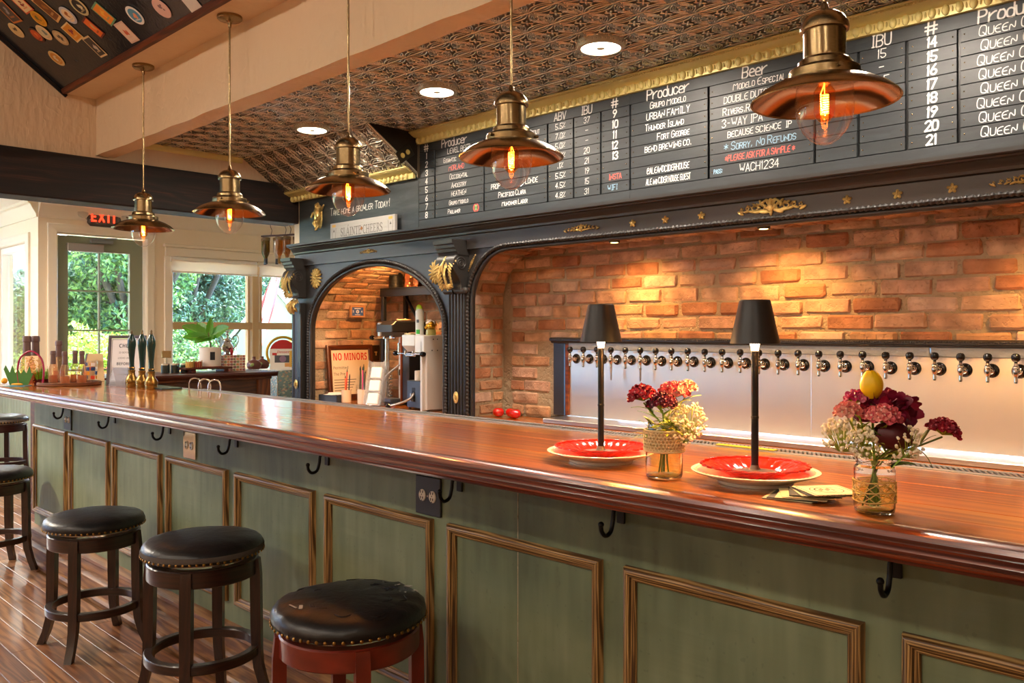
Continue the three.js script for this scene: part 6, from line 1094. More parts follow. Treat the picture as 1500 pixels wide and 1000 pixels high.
// ------------------------------------------------------------------ things on the far end of the bar
{
  const foil = plain(0x6a5450, 0.5, { metalness: 0.3 }), rose = phy({ color: C(0xf6e2cc), transmission: 0.92, roughness: 0.02, thickness: 0, ior: 1.35 }), drink = phy({ color: C(0xe8a868), transmission: 0.7, roughness: 0.02, thickness: 0 });
  const tr = thing('serving_tray', 'round pale wooden tray holding small sparkling wine bottles', 'tray', [-5.56, BY, -1.80]);
  part(tr, 'tray_body', uvm(lathe([[0, 0], [0.172, 0], [0.178, 0.004], [0.178, 0.018], [0.175, 0.021], [0.166, 0.021], [0.163, 0.009], [0, 0.008]], 56)), std({ map: T.oak, color: C(0xe8c8a0), roughness: 0.6 }));
  const bottle = (l, x, y, z, s, g) => {
    const t = thing('wine_bottle', l, 'bottle', [x, y, z], x * 7, g);
    part(t, 'glass_body', lathe([[0, 0], [0.026, 0], [0.029, 0.004], [0.0295, 0.07], [0.027, 0.09], [0.019, 0.112], [0.0135, 0.128], [0.0125, 0.19], [0, 0.19]], 28, 1), rose);
    part(t, 'drink', lathe([[0, 0.004], [0.026, 0.006], [0.027, 0.05], [0, 0.05]], 24), drink);
    part(t, 'foil', lathe([[0.0135, 0.118], [0.0155, 0.122], [0.0145, 0.15], [0.0142, 0.175], [0.0165, 0.178], [0.0165, 0.192], [0.0145, 0.2], [0, 0.201]], 24, 0.6), foil);
    t.scale.setScalar(s); return t;
  };
  const G = 'small sparkling wine bottles on the tray', ty = BY + 0.0085;
  const T0 = (px, z) => { const u = (px - 750) / 1233; return -((0.6989 - 0.7153 * u) / (0.7153 + 0.6989 * u)) * z; };
  for (const [px, z, l] of [[78, 1.74, 'small sparkling bottle at the left front of the tray'], [95, 1.75, 'small sparkling bottle in the front middle of the tray'], [110, 1.87, 'small sparkling bottle behind, third from the left on the tray'], [120, 1.86, 'small sparkling bottle at the right of the tray']]) bottle(l, T0(px, z), ty, -z, 1, G);
  bottle('larger gold-speckled bottle standing behind the small ones on the tray', T0(86, 1.86), ty, -1.86, 1.3);
  const b1 = bottle('large gold-speckled bottle in the paper grass basket, left of two', T0(39.5, 1.62), BY, -1.62, 1.5, 'large bottles behind the paper grass'), b2 = bottle('large gold-speckled bottle in the paper grass basket, right of two', T0(52, 1.68), BY, -1.68, 1.5, 'large bottles behind the paper grass');
  const fl = [], r = rng(3); for (let i = 0; i < 130; i++) { const a = r() * TAU, y = r() * 0.11, R = (y < 0.075 ? 0.0299 : mix(0.0299, 0.0145, (y - 0.075) / 0.045)) ; fl.push(ball(0.0022, Math.cos(a) * R, y + 0.004, Math.sin(a) * R, 5, 4)); }
  const fg = merge(fl); for (const b of [b1, b2]) part(b, 'gold_flecks', fg, std({ color: C(0xe0b850), metalness: 0.6, roughness: 0.3 }));
  const hp = thing('basket_handle', 'crimson hooped basket handle arching over the large bottles', 'basket handle', [T0(45, 1.60), BY, -1.60], Math.PI / 4);
  part(hp, 'hoop', tube([[-0.07, 0.0, 0], [-0.078, 0.1, 0], [-0.06, 0.17, 0], [0, 0.21, 0], [0.06, 0.17, 0], [0.078, 0.1, 0], [0.07, 0.0, 0]], 0.0055, 40, 8), plain(0x9c1444, 0.4));
  const blade = (l, w) => sheet(3, 6, (u, v) => { const a = u * 2 - 1; return [a * w * (1 - v * 0.96), v * l, v * v * l * 0.12]; });
  const pg = thing('paper_grass', 'dark green cut-paper grass fan in front of the large bottles', 'decoration', [T0(28, 1.55), BY + 0.006, -1.55], 0.78);
  part(pg, 'paper_fan', extr([[-0.055, 0], [0.055, 0], [0.095, 0.09], [0.078, 0.065], [0.062, 0.115], [0.045, 0.07], [0.028, 0.095], [0.012, 0.065], [-0.006, 0.095], [-0.022, 0.07], [-0.04, 0.12], [-0.055, 0.075], [-0.08, 0.12], [-0.092, 0.095]], 0.0016), plain(0x3c7028, 0.7)); part(pg, 'yellow_tuft', [ball(0.018, -0.088, 0.025, 0.0, 8, 6), ball(0.014, 0.0, 0.006, 0.02, 8, 6, [2.6, 0.5, 0.6])], plain(0xe8a020, 0.7));
  solo('blue_card', 'small blue card lying under the paper grass', 'card', cbox(0.13, 0.003, 0.08, 0.001), plain(0x3a88a0, 0.5), [T0(28, 1.55), BY + 0.0016, -1.54], 0.78);
  const gp = thing('grass_pot', 'low dark red pot of bright green grass beside the tray', 'plant', [T0(61, 1.70), BY, -1.70]);
  part(gp, 'pot', lathe([[0, 0], [0.04, 0], [0.055, 0.03], [0.058, 0.034], [0.05, 0.034], [0, 0.03]], 28), plain(0x5c1430, 0.4)); const gb = []; for (let i = 0; i < 90; i++) gb.push(at(blade(0.05 + r() * 0.05, 0.0028), (r() - 0.5) * 0.09, 0.028, (r() - 0.5) * 0.08, (r() - 0.3) * 0.6, r() * TAU, 0)); part(gp, 'grass_blades', gb, std({ color: C(0x6cae1c), roughness: 0.6, side: THREE.DoubleSide }));
  // printed glass
  const pt = thing('printed_glass', 'clear pint glass printed with coloured flags behind the tray', 'glass', [T0(133, 1.93), BY, -1.93]);
  part(pt, 'glass_body', lathe([[0, 0], [0.03, 0], [0.032, 0.004], [0.04, 0.145], [0.0375, 0.145], [0.03, 0.01], [0, 0.01]], 32), M.glass); const pc = [0xd84020, 0x2858a8, 0xf0e8e0, 0xe8a020, 0x284878]; for (let i = 0; i < 15; i++) part(pt, 'print', sheet(4, 1, (u, v) => { const a = i * 0.9 + (u - 0.5) * 0.7, y = 0.03 + (i % 4) * 0.027 + v * 0.022, R = 0.0325 + y * 0.055 + 0.0006; return [Math.cos(a) * R, y, -Math.sin(a) * R]; }), std({ color: C(pc[i % 5]), roughness: 0.5, side: THREE.DoubleSide }));
  const fr = thing('menu_easel', 'brown slanted card holder seen from behind, left of the framed notice', 'card holder', [T0(138, 2.06), BY, -2.06], 0.7);
  part(fr, 'card', [at(extr([[0, 0], [0.16, 0], [0.11, 0.19], [0, 0.19]], 0.004), -0.07, 0.0, 0.03, -0.35)], plain(0xb89868, 0.7)); part(fr, 'dark_edge', at(cbox(0.014, 0.19, 0.006, 0.001), -0.07, 0.092, 0.0, -0.35), M.plastic);
  // notice in a dark frame
  const nt = thing('framed_notice', 'dark-framed white notice behind the beer pump handles', 'sign', [T0(185, 2.07), BY, -2.07], 0.72);
  const [g, m] = face(0.2, 0.27, canvasTex(384, 520, (x) => { x.fillStyle = '#d9dade'; x.fillRect(0, 0, 384, 520); x.strokeStyle = '#555a66'; x.lineWidth = 5; x.strokeRect(14, 14, 356, 492); x.fillStyle = '#3a3e48'; x.textAlign = 'left'; x.font = 'bold 62px sans-serif'; x.fillText('CHEC', 96, 110); x.font = '30px sans-serif'; x.fillText('ID BEFORE', 100, 180); x.fillText('LOOKS UNDER', 90, 246); x.font = 'bold 46px sans-serif'; x.fillText('BEFORE', 76, 320); x.font = '32px sans-serif'; x.fillText('ALLOW', 150, 390); x.fillRect(96, 426, 200, 10); }), 0.5, 0.006);
  part(nt, 'notice', at(g, 0, 0.15, 0.0, -0.1), m); part(nt, 'frame', at(frameBars(0.235, 0.305, [[0, -0.012], [0, 0.008], [0.006, 0.01], [0.018, 0.006], [0.018, 0]]), 0, 0.152, 0, -0.1), plain(0x4a4652, 0.4));
  const ac = thing('acrylic_stand', 'clear folded acrylic stand left of the pump handles', 'stand', [T0(176, 1.98), BY, -1.98], 0.9);
  part(ac, 'acrylic_sheet', [at(cbox(0.09, 0.13, 0.003, 0.0008), 0, 0.055, 0.03, -0.6), at(cbox(0.09, 0.13, 0.003, 0.0008), 0, 0.055, -0.04, 0.55)], phy({ color: C(0xe8ecf4), transmission: 0.8, roughness: 0.1, thickness: 0 }));
  // pump handles
  const hg = plain(0x12302c, 0.2), bz = std({ color: C(0x8a6a34), metalness: 0.9, roughness: 0.3 });
  for (const [px, l] of [[193, 'dark green beer pump handle, left of three'], [208, 'dark green beer pump handle, middle of three'], [221.5, 'dark green beer pump handle, right of three']]) {
    const t = thing('pump_handle', l, 'beer pump handle', [T0(px, 2.0), BY, -2.0], 0, 'beer pump handles on brass bases');
    part(t, 'brass_base', lathe([[0, 0], [0.032, 0], [0.034, 0.006], [0.033, 0.02], [0.036, 0.026], [0.036, 0.04], [0.031, 0.052], [0.021, 0.068], [0.018, 0.085], [0.02, 0.094], [0.02, 0.1], [0.014, 0.102], [0, 0.102]], 32, 0.5), bz);
    part(t, 'handle_grip', lathe([[0, 0.1], [0.015, 0.1], [0.017, 0.11], [0.0135, 0.12], [0.0145, 0.16], [0.019, 0.21], [0.024, 0.25], [0.023, 0.275], [0.014, 0.3], [0.008, 0.312], [0, 0.314]], 28, 0.8), hg);
    part(t, 'brass_ferrule', lathe([[0.0155, 0.108], [0.019, 0.112], [0.0155, 0.117]], 24), bz); part(t, 'finial', lathe([[0, 0.308], [0.008, 0.31], [0.008, 0.316], [0.005, 0.32], [0.0065, 0.327], [0.004, 0.336], [0, 0.338]], 18), std({ color: C(0x70644c), metalness: 0.8, roughness: 0.3 }));
  }
  solo('bar_menu', 'thin dark folder lying on the bar beside the pump handles', 'folder', [cbox(0.3, 0.006, 0.12, 0.002), cbox(0.296, 0.003, 0.116, 0.001).translate(0.002, 0.0045, 0.002)], plain(0x16302e, 0.35), [-4.86, BY + 0.0035, -2.065], 0.0);
  for (const [x, l] of [[-4.68, 'chrome hoop behind the bar, left of three'], [-4.56, 'chrome hoop behind the bar, middle of three'], [-4.44, 'chrome hoop behind the bar, right of three']]) { const t = thing('chrome_hoop', l, 'hoop', [x, 1.0655, -2.185], 0.75, 'chrome hoops on the back edge of the bar'); part(t, 'hoop', tube([[-0.034, 0, 0], [-0.034, 0.03, 0], [-0.024, 0.056, 0], [0, 0.066, 0], [0.024, 0.056, 0], [0.034, 0.03, 0], [0.034, 0, 0]], 0.0048, 32, 8), M.chrome); }
}
// ------------------------------------------------------------------ counter, plant and shop goods by the wide window
{
  const hc = thing('host_counter', 'wooden service counter with a dark red-brown top before the wide window', 'counter');
  part(hc, 'counter_top', uvm(profZ([[0.02, 1.01], [0.035, 1.02], [0.045, 1.035], [0.045, 1.05], [-0.62, 1.05], [-0.62, 1.01]], -3.82, -2.0, -6.62)), std({ color: C(0x5c2a1e), map: T.mottle, roughness: 0.3 }));
  part(hc, 'front_panel', uvm(span(-7.2, -6.66, 0, 1.01, -3.72, -2.05)), std({ map: T.oak, color: C(0x9a7a54), roughness: 0.5 }));
  part(hc, 'corner_post', uvm(cspan(-6.78, -6.635, 0, 1.01, -3.78, -3.66, 0.004), true), std({ map: T.oak, color: C(0xf0b870), roughness: 0.45 }));
  part(hc, 'ledge_moulding', uvm(profZ([[0, 0.985], [0.02, 0.99], [0.024, 1.01], [0, 1.01]], -3.78, -2.05, -6.64)), std({ map: T.oak, color: C(0xb08a5c), roughness: 0.5 }));
  const HY = 1.0503;
  const T1 = (px, X) => { const u = (px - 750) / 1233; return X * (0.7153 + 0.6989 * u) / (0.6989 - 0.7153 * u); };
  const rb = thing('riser_board', 'small wooden riser board under the potted plant', 'stand', [-6.95, HY, T1(301, -6.95)], Math.PI / 2);
  part(rb, 'board', uvm(cspan(-0.22, 0.2, 0.025, 0.043, -0.1, 0.1, 0.004)), std({ map: T.oak, color: C(0xb06a40), roughness: 0.5 })); for (const x of [-0.16, 0.13]) part(rb, 'foot', cspan(x, x + 0.04, 0, 0.025, -0.08, 0.08, 0.003), std({ map: T.oak, color: C(0xa86438), roughness: 0.5 }));
  const pl = thing('potted_fig', 'broad-leaved green plant in a white pot on the service counter', 'potted plant', [-6.95, HY + 0.0435, T1(308, -6.95)]);
  part(pl, 'pot', lathe([[0, 0], [0.082, 0], [0.088, 0.006], [0.092, 0.165], [0.088, 0.168], [0.084, 0.165], [0.082, 0.14], [0, 0.135]], 40), std({ color: C(0xd8cabc), roughness: 0.5, bumpMap: T.leather, bumpScale: 0.001 }));
  part(pl, 'pot_label', at(cbox(0.04, 0.07, 0.002, 0.0005), 0.0895 * 0.98, 0.095, 0.022, 0, 1.33), M.plastic); part(pl, 'pot_saucer', lathe([[0, 0], [0.1, 0], [0.1, 0.006], [0, 0.007]], 36), plain(0x8a3a28, 0.5));
  part(pl, 'stem', [tube([[0, 0.13, 0], [0.005, 0.2, 0], [-0.005, 0.26, 0.01]], 0.008, 12, 8), tube([[-0.005, 0.26, 0.01], [-0.01, 0.3, 0.01], [-0.02, 0.34, -0.02]], 0.005, 10, 6)], plain(0x5c5030, 0.7));
  const leaf = (l, w) => merge([sheet(10, 14, (u, v) => { const a = u * 2 - 1, q = w * Math.pow(Math.sin(Math.PI * Math.pow(clamp(v), 0.8)), 0.75) * (1 + 0.05 * Math.sin(v * 30)); return [a * q, v * l, 0.25 * l * Math.sin(v * 1.5) * v + Math.abs(a) * q * 0.35 + 0.003 * Math.sin(v * 40 - Math.abs(a) * 6)]; })]);
  const lm = phy({ color: C(0x62a02a), roughness: 0.4, side: THREE.DoubleSide, transmission: 0.35, thickness: 0 }), vn = plain(0x90b050, 0.5);
  // direction of each leaf as seen: right, up, towards
  for (const [dr, du, df, L, w, tw] of [[-0.95, 0.3, 0.1, 0.23, 0.062, 0.3], [-0.7, -0.15, 0.4, 0.22, 0.05, 0.6], [-0.35, -0.4, 0.6, 0.17, 0.045, 0.1], [0.25, 0.97, 0.0, 0.17, 0.035, 1.0], [0.95, 0.25, 0.2, 0.24, 0.06, -0.3], [0.4, -0.35, 0.6, 0.15, 0.045, -0.2], [-0.1, -0.3, 0.8, 0.14, 0.04, 0.2], [-0.6, 0.5, -0.5, 0.18, 0.05, 0.4]]) {
    const d = V(0, du, 0).addScaledVector(RV, dr).addScaledVector(FV, -df).normalize(), n = V(0, 0.5, 0).addScaledVector(FV, -1).normalize(), x = new THREE.Vector3().crossVectors(d, n).normalize(), z = new THREE.Vector3().crossVectors(x, d);
    const mt = new THREE.Matrix4().makeBasis(x, d, z).setPosition(-0.008, 0.26, 0.008);
    const lf = part(pl, 'leaf', leaf(L, w).applyMatrix4(mt), lm); part(lf, 'leaf_vein', tube([[0, 0, 0.001], [0, L * 0.5, 0.25 * L * 0.36 + 0.002], [0, L * 0.95, 0.25 * L * 0.93]], 0.0016, 10, 5).applyMatrix4(mt), vn);
  }
  const fruitT = canvasTex(256, 96, (x) => { x.fillStyle = '#e6d6c4'; x.fillRect(0, 0, 256, 96); const r = rng(4); for (let i = 0; i < 14; i++) { x.fillStyle = ['#b83a30', '#d88a48', '#5c7a34', '#7a3048'][i % 4]; x.beginPath(); x.arc(14 + (i % 7) * 38 + r() * 6, 26 + Math.floor(i / 7) * 44, 13 + r() * 5, 0, TAU); x.fill(); x.fillStyle = '#e6d6c4'; x.beginPath(); x.arc(14 + (i % 7) * 38, 26 + Math.floor(i / 7) * 44, 5, 0, TAU); x.fill(); } });
  for (let i = 0; i < 3; i++) { const g = cbox(0.15, 0.046, 0.2, 0.002); uvm(g); const u = g.attributes.uv.array; for (let k = 0; k < u.length; k++) u[k] = u[k] * (k % 2 ? 20 : 5) + 0.5; solo('fruit_box', ['lowest of three fruit-printed boxes beside the plant', 'middle one of three fruit-printed boxes', 'topmost fruit-printed box, under the silver urn'][i], 'box', g, std({ map: fruitT, roughness: 0.6 }), [-6.98, HY + 0.0235 + i * 0.0468, T1(338, -6.98)], 0.02 * i, 'stack of fruit-printed boxes'); fruitT.wrapS = fruitT.wrapT = THREE.RepeatWrapping; }
  const ur = thing('silver_urn', 'small silver urn with looped handles on the printed boxes', 'urn', [-6.98, HY + 0.141, T1(333, -6.98)], 0.75);
  part(ur, 'urn_body', lathe([[0, 0], [0.03, 0], [0.032, 0.006], [0.016, 0.016], [0.03, 0.03], [0.05, 0.055], [0.052, 0.075], [0.038, 0.1], [0.026, 0.115], [0.03, 0.125], [0, 0.125]], 32, 0.6), M.chrome);
  part(ur, 'lid', lathe([[0.03, 0.125], [0.024, 0.14], [0.01, 0.15], [0.008, 0.17], [0.014, 0.18], [0.01, 0.19], [0, 0.192]], 24), M.chrome); part(ur, 'finial', [ball(0.012, 0, 0.2, 0, 10, 8), ...[0, 1, 2, 3, 4].map((i) => ball(0.008, Math.cos(i * 1.26) * 0.018, 0.208, Math.sin(i * 1.26) * 0.018, 8, 6))], M.chrome);
  for (const s of [-1, 1]) part(ur, 'handle', tube([[s * 0.045, 0.05, 0], [s * 0.07, 0.07, 0], [s * 0.1, 0.13, 0], [s * 0.085, 0.175, 0], [s * 0.055, 0.165, 0], [s * 0.03, 0.12, 0]], 0.005, 26, 8), M.chrome); part(ur, 'red_tag', ball(1, 0.05, 0.03, 0.03, 10, 8, [0.014, 0.035, 0.02]), plain(0xb81828, 0.3));
  for (const [px, l, s] of [[290, 'small red votive with gold filigree beside the plant pot', 0], [281, 'small gold crown votive at the left end of the riser', 1]]) { const t = thing('votive', l, 'candle holder', [-6.9, HY + 0.0435, T1(px - s * 3, -6.9)]); part(t, 'cup', lathe([[0, 0], [0.03, 0], [0.033, 0.05], [0.03, 0.05], [0, 0.04]], 24), plain(s ? 0xc8964a : 0xa83a30, 0.4)); part(t, 'filigree', Array.from({ length: 12 }, (_, i) => { const a = i / 12 * TAU; return rod([Math.cos(a) * 0.032, 0, Math.sin(a) * 0.032], [Math.cos(a + 0.2) * 0.036, 0.062, Math.sin(a + 0.2) * 0.036], 0.002, 5); }), M.gold); }
  const gl = thing('gold_table_sign', 'small gold square sign on a stem above the dark jars', 'sign', [-7.05, HY, T1(244, -7.05)], 0.8); part(gl, 'stem', [cyl(0.003, 0.003, 0.13), cyl(0.03, 0.028, 0.005)], M.brass); part(gl, 'plate', cbox(0.078, 0.06, 0.006, 0.002).translate(0, 0.155, 0), M.brass);
  for (let i = 0; i < 5; i++) { const t = thing('dark_jar', ['first dark jar from the left on the service counter', 'second dark jar from the left on the service counter', 'third dark jar from the left on the service counter', 'fourth dark jar from the left on the service counter', 'fifth dark jar, nearest the riser board'][i], 'jar', [-6.98 - (i % 2) * 0.06, HY, T1(241 + i * 7.2, -6.98)], 0, 'row of small dark jars'); part(t, 'jar_body', lathe([[0, 0], [0.026, 0], [0.028, 0.004], [0.028, 0.062], [0.024, 0.068], [0, 0.068]], 20), plain(0x2a3028, 0.3)); part(t, 'lid', lathe([[0.0, 0.066], [0.027, 0.066], [0.027, 0.078], [0, 0.079]], 20), plain([0xc8b898, 0x8a6a48][i % 2], 0.5)); }
  // brown jug, display box, cloth-covered table
  const jug = (px, X, l) => { const t = thing('ceramic_jug', l, 'jug', [X, HY, T1(px, X)], 0.7); part(t, 'jug_body', lathe([[0, 0], [0.05, 0], [0.066, 0.02], [0.068, 0.05], [0.05, 0.075], [0.018, 0.088], [0.014, 0.1], [0.017, 0.112], [0.012, 0.116], [0, 0.116]], 32, 0.8).scale(1, 1, 0.7), plain(0x6a3a30, 0.3)); part(t, 'olive_emblem', at(ball(1, 0, 0, 0, 10, 6, [0.022, 0.016, 0.004]), 0.0, 0.042, 0.047, 0, 0, 0.5), plain(0x8a9a50, 0.5)); };
  jug(372, -7.12, 'brown stoneware jug with a green emblem near the counter end'); jug(384, -7.2, 'plain brown stoneware jug behind, at the counter end');
  const tc = thing('cloth_table', 'small table covered by a blue floral cloth', 'table', [-7.5, 0, -4.6]);
  const clt = canvasTex(512, 512, (x) => { x.fillStyle = '#8fa9ae'; x.fillRect(0, 0, 512, 512); const r = rng(9); for (let i = 0; i < 260; i++) { const a = r() * 512, b = r() * 512, s = 6 + r() * 12; x.fillStyle = ['#dcd6c8', '#c9a79a', '#6f8f96', '#b8c4b0', '#d9c9a8'][i % 5]; for (let k = 0; k < 5; k++) { x.beginPath(); x.arc(a + Math.cos(k * 1.26) * s * 0.6, b + Math.sin(k * 1.26) * s * 0.6, s * 0.5, 0, TAU); x.fill(); } } }); clt.wrapS = clt.wrapT = THREE.RepeatWrapping; clt.repeat.set(2, 2);
  part(tc, 'table_frame', [cspan(-0.28, 0.28, 0.96, 1.02, -0.4, 0.4), ...[[-1, -1], [1, -1], [1, 1], [-1, 1]].map(([a, b]) => cspan(a * 0.24 - 0.02, a * 0.24 + 0.02, 0, 0.97, b * 0.36 - 0.02, b * 0.36 + 0.02))], M.base);
  part(tc, 'cloth_top', cspan(-0.31, 0.31, 1.02, 1.026, -0.43, 0.43, 0.002), plain(0xe8e4dc, 0.8)); part(tc, 'cloth_skirt', [sheet(60, 4, (u, v) => [0.315 + 0.01 * Math.sin(u * 60) * (1 - v * 0.8), 0.45 + v * 0.575, 0.43 - u * 0.86]), sheet(60, 4, (u, v) => [-0.31 + u * 0.62, 0.45 + v * 0.575, 0.435 + 0.01 * Math.sin(u * 40) * (1 - v)])], std({ map: clt, roughness: 0.85, side: THREE.DoubleSide }));
  const db = thing('gift_box', 'open red gift display with a gold ring behind it, on the cloth table', 'gift box', [-7.42, 1.0265, -4.36], 1.0);
  part(db, 'gold_ring', tube(Array.from({ length: 40 }, (_, i) => { const a = i / 40 * TAU; return [Math.cos(a) * 0.155, 0.16 + Math.sin(a) * 0.155, -0.05]; }), 0.013, 80, 8, true), std({ color: C(0xb89020), metalness: 0.5, roughness: 0.35 })); part(db, 'red_panel', lathe([[0, 0], [0.13, 0], [0.13, 0.01], [0, 0.012]], 40).rotateX(Math.PI / 2).translate(0, 0.16, -0.05), plain(0xb01414, 0.4));
  const [bg, bm] = face(0.24, 0.2, canvasTex(256, 214, (x) => { x.fillStyle = '#e8dccc'; x.fillRect(0, 0, 256, 214); x.fillStyle = '#c84038'; x.font = 'italic bold 38px serif'; x.textAlign = 'center'; x.fillText('Dessert', 140, 44); x.fillStyle = '#4a4a50'; x.fillRect(48, 66, 170, 76); x.fillStyle = '#8a6a80'; x.beginPath(); x.arc(130, 104, 34, 0, TAU); x.fill(); x.fillStyle = '#d8a840'; x.fillRect(196, 20, 40, 170); x.fillStyle = '#c02820'; x.fillRect(24, 40, 46, 26); x.fillStyle = '#d89858'; x.fillRect(150, 146, 50, 40); }), 0.5, 0.1);
  part(db, 'box_body', bg.translate(0, 0.1, 0.02), bm);
}
// hanging bottles
{
  const ch = thing('bottle_rail', 'wooden rail hung from hooks that holds upside-down bottles', 'hanging rail', [-7.6, 2.36, -4.42], 0.35);
  part(ch, 'rail', uvm(cspan(-0.22, 0.24, -0.004, 0.012, -0.012, 0.012, 0.002)), std({ map: T.oak, color: C(0x9a8060), roughness: 0.6 }));
  for (const x of [-0.1, 0.08, 0.14]) part(ch, 'hook_chain', [tube([[x, 0.012, 0], [x + 0.012, 0.06, 0], [x - 0.006, 0.1, 0], [x, 0.29, 0]], 0.003, 16, 5)], M.blackIron);
  const cols = [[0x6a9a20, 'green wine bottle hanging at the left end of the rail', -0.2, -0.03], [0xa8801c, 'amber-green bottle hanging second on the rail', -0.13, 0.035], [0xe8e4d8, 'clear bottle hanging third on the rail', -0.05, -0.03], [0xd89a10, 'bright amber bottle hanging in the middle of the rail', 0.035, 0.035], [0xb87014, 'brown bottle hanging just behind the middle one', 0.075, -0.035], [0xd8a020, 'yellow bottle hanging second from the right', 0.13, 0.035], [0xe8e2d0, 'clear bottle hanging at the right end of the rail', 0.2, -0.03]];
  for (const [c, l, x, z] of cols) { const p = V(x, 0, z).applyAxisAngle(V(0, 1, 0), 0.35), t = thing('hanging_bottle', l, 'bottle', [-7.6 + p.x, 2.345, -4.42 + p.z], x * 9, 'upside-down bottles on the rail'); part(t, 'glass_body', lathe([[0, 0], [0.034, 0], [0.036, -0.004], [0.036, -0.14], [0.03, -0.165], [0.014, -0.2], [0.0125, -0.265], [0, -0.265]], 24, 0.8), phy({ color: C(c), roughness: 0.05, transmission: 0.8, thickness: 0 })); part(t, 'neck_foil', lathe([[0.014, -0.212], [0.0145, -0.268], [0, -0.269]], 18), plain(x % 0.1 > 0 ? 0x8a6410 : 0x23202c, 0.4)); part(t, 'collar', lathe([[0.0365, -0.002], [0.039, -0.002], [0.039, -0.03], [0.0365, -0.03]], 24), plain(0x7a6038, 0.6)); }
}
// ------------------------------------------------------------------ door, windows, exit sign, blind
{
  const dg = std({ color: C(0x8a9078), roughness: 0.5 }), z0 = -3.605, z1 = -2.785;
  const d = struct('door_1', uvm(merge([span(-8.99, -8.94, 0, 2.345, z0, -3.475), span(-8.99, -8.94, 0, 2.345, -2.88, z1), span(-8.99, -8.94, 2.2, 2.345, -3.475, -2.88), span(-8.99, -8.94, 0, 0.22, -3.475, -2.88)])), dg);
  for (let i = 0; i < 5; i++) for (let j = 0; j < 2; j++) struct('door_pane', span(-8.966, -8.964, 0.22 + i * 0.396 + 0.006, 0.22 + (i + 1) * 0.396 - 0.006, -3.475 + j * 0.2975, -3.475 + (j + 1) * 0.2975), M.pane, d);
  for (let i = 1; i < 5; i++) struct('door_muntin', cspan(-8.98, -8.945, 0.22 + i * 0.396 - 0.008, 0.22 + i * 0.396 + 0.008, -3.475, -2.88, 0.003), dg, d);
  struct('door_muntin', cspan(-8.981, -8.944, 0.22, 2.2, -3.1855, -3.1695, 0.003), dg, d);
  struct('door_closer', merge([cspan(-8.94, -8.9, 2.285, 2.32, -3.3, -3.08, 0.004), rod([-8.9, 2.32, -3.08], [-8.86, 2.34, -3.32], 0.008)]), M.grit, d);
  struct('door_blind_housing', cspan(-8.94, -8.88, 2.19, 2.27, -3.2, -2.86, 0.006), plain(0x9a9690, 0.5), d);
  struct('door_handle', merge([rod([-8.94, 1.0, -3.54], [-8.89, 1.0, -3.54], 0.01), rod([-8.89, 1.0, -3.54], [-8.89, 1.0, -3.44], 0.01)]), M.chrome, d);
  const cas = [[0, 0], [0, 0.018], [0.012, 0.026], [0.03, 0.022], [0.075, 0.028], [0.09, 0.012], [0.09, 0]];
  const frameOn = (n, zc, yc, w, h, X) => struct(n, at(frameBars(w, h, cas), X, yc, zc, 0, Math.PI / 2), M.trim);
  frameOn('trim_7', -3.195, 1.2, 1.03, 2.5, -8.9);
  // wide window
  const w1 = struct('window_1', merge([cspan(-9.0, -8.92, 1.42, 1.5, -5.95, -3.86, 0.004), cspan(-9.0, -8.91, 0.78, 2.2, -4.925, -4.845, 0.004), cspan(-9.0, -8.92, 0.78, 2.2, -3.92, -3.86, 0.004), cspan(-9.0, -8.92, 2.14, 2.2, -5.95, -3.86, 0.004), cspan(-9.0, -8.92, 0.78, 0.86, -5.95, -3.86, 0.004), cspan(-8.99, -8.925, 0.86, 2.14, -4.825, -4.795, 0.003), cspan(-8.99, -8.925, 0.86, 2.14, -4.975, -4.945, 0.003)]), std({ color: C(0xc8a878), roughness: 0.5 }));
  for (const [a, b] of [[-4.845, -3.92], [-5.95, -4.925]]) for (const [c, e] of [[0.86, 1.42], [1.5, 2.14]]) struct('window_pane', span(-8.966, -8.964, c, e, a, b), M.pane, w1);
  struct('window_sill', cspan(-9.0, -8.82, 0.74, 0.78, -5.98, -3.84, 0.004), M.trim, w1);
  struct('trim_8', merge([uvm(cspan(-8.9, -8.87, 2.2, 2.3, -5.98, -3.82, 0.006)), uvm(cspan(-8.9, -8.85, 2.3, 2.33, -6.0, -3.8, 0.006)), uvm(cspan(-8.9, -8.87, 0.74, 2.2, -3.9, -3.81, 0.006))]), M.trim);
  for (const [a, b, l] of [[-4.87, -3.87, 'rolled white fabric blind above the left half of the wide window'], [-5.94, -4.9, 'rolled white fabric blind above the right half of the wide window']]) {
    const t = thing('roller_blind', l, 'blind', [-8.87, 2.17, (a + b) / 2], 0, 'fabric blinds of the wide window'); part(t, 'roll', rod([0, 0, a - (a + b) / 2], [0, 0, b - (a + b) / 2], 0.028, 20), M.white); part(t, 'fabric', sheet(30, 6, (u, v) => [0.024 + 0.004 * Math.sin(u * 14 + v * 4), -v * 0.13, mix(a, b, u) - (a + b) / 2]), phy({ color: C(0xe6d4bc), roughness: 0.9, side: THREE.DoubleSide, transmission: 0.35, thickness: 0 })); part(t, 'hem_bar', cspan(0.015, 0.035, -0.142, -0.125, a - (a + b) / 2, b - (a + b) / 2, 0.004), M.white);
  }
  // bay window
  const w2 = struct('window_2', at(frameBars(1.02, 1.48, [[0, -0.1], [0, -0.03], [0.06, -0.03], [0.06, -0.1]]), -9.74, 1.54, -2.6), M.white);
  struct('window_pane', span(-10.22, -9.26, 0.82, 2.26, -2.682, -2.68), M.pane, w2);
  struct('trim_9', at(frameBars(1.2, 1.66, cas), -9.74, 1.54, -2.6), M.trim);
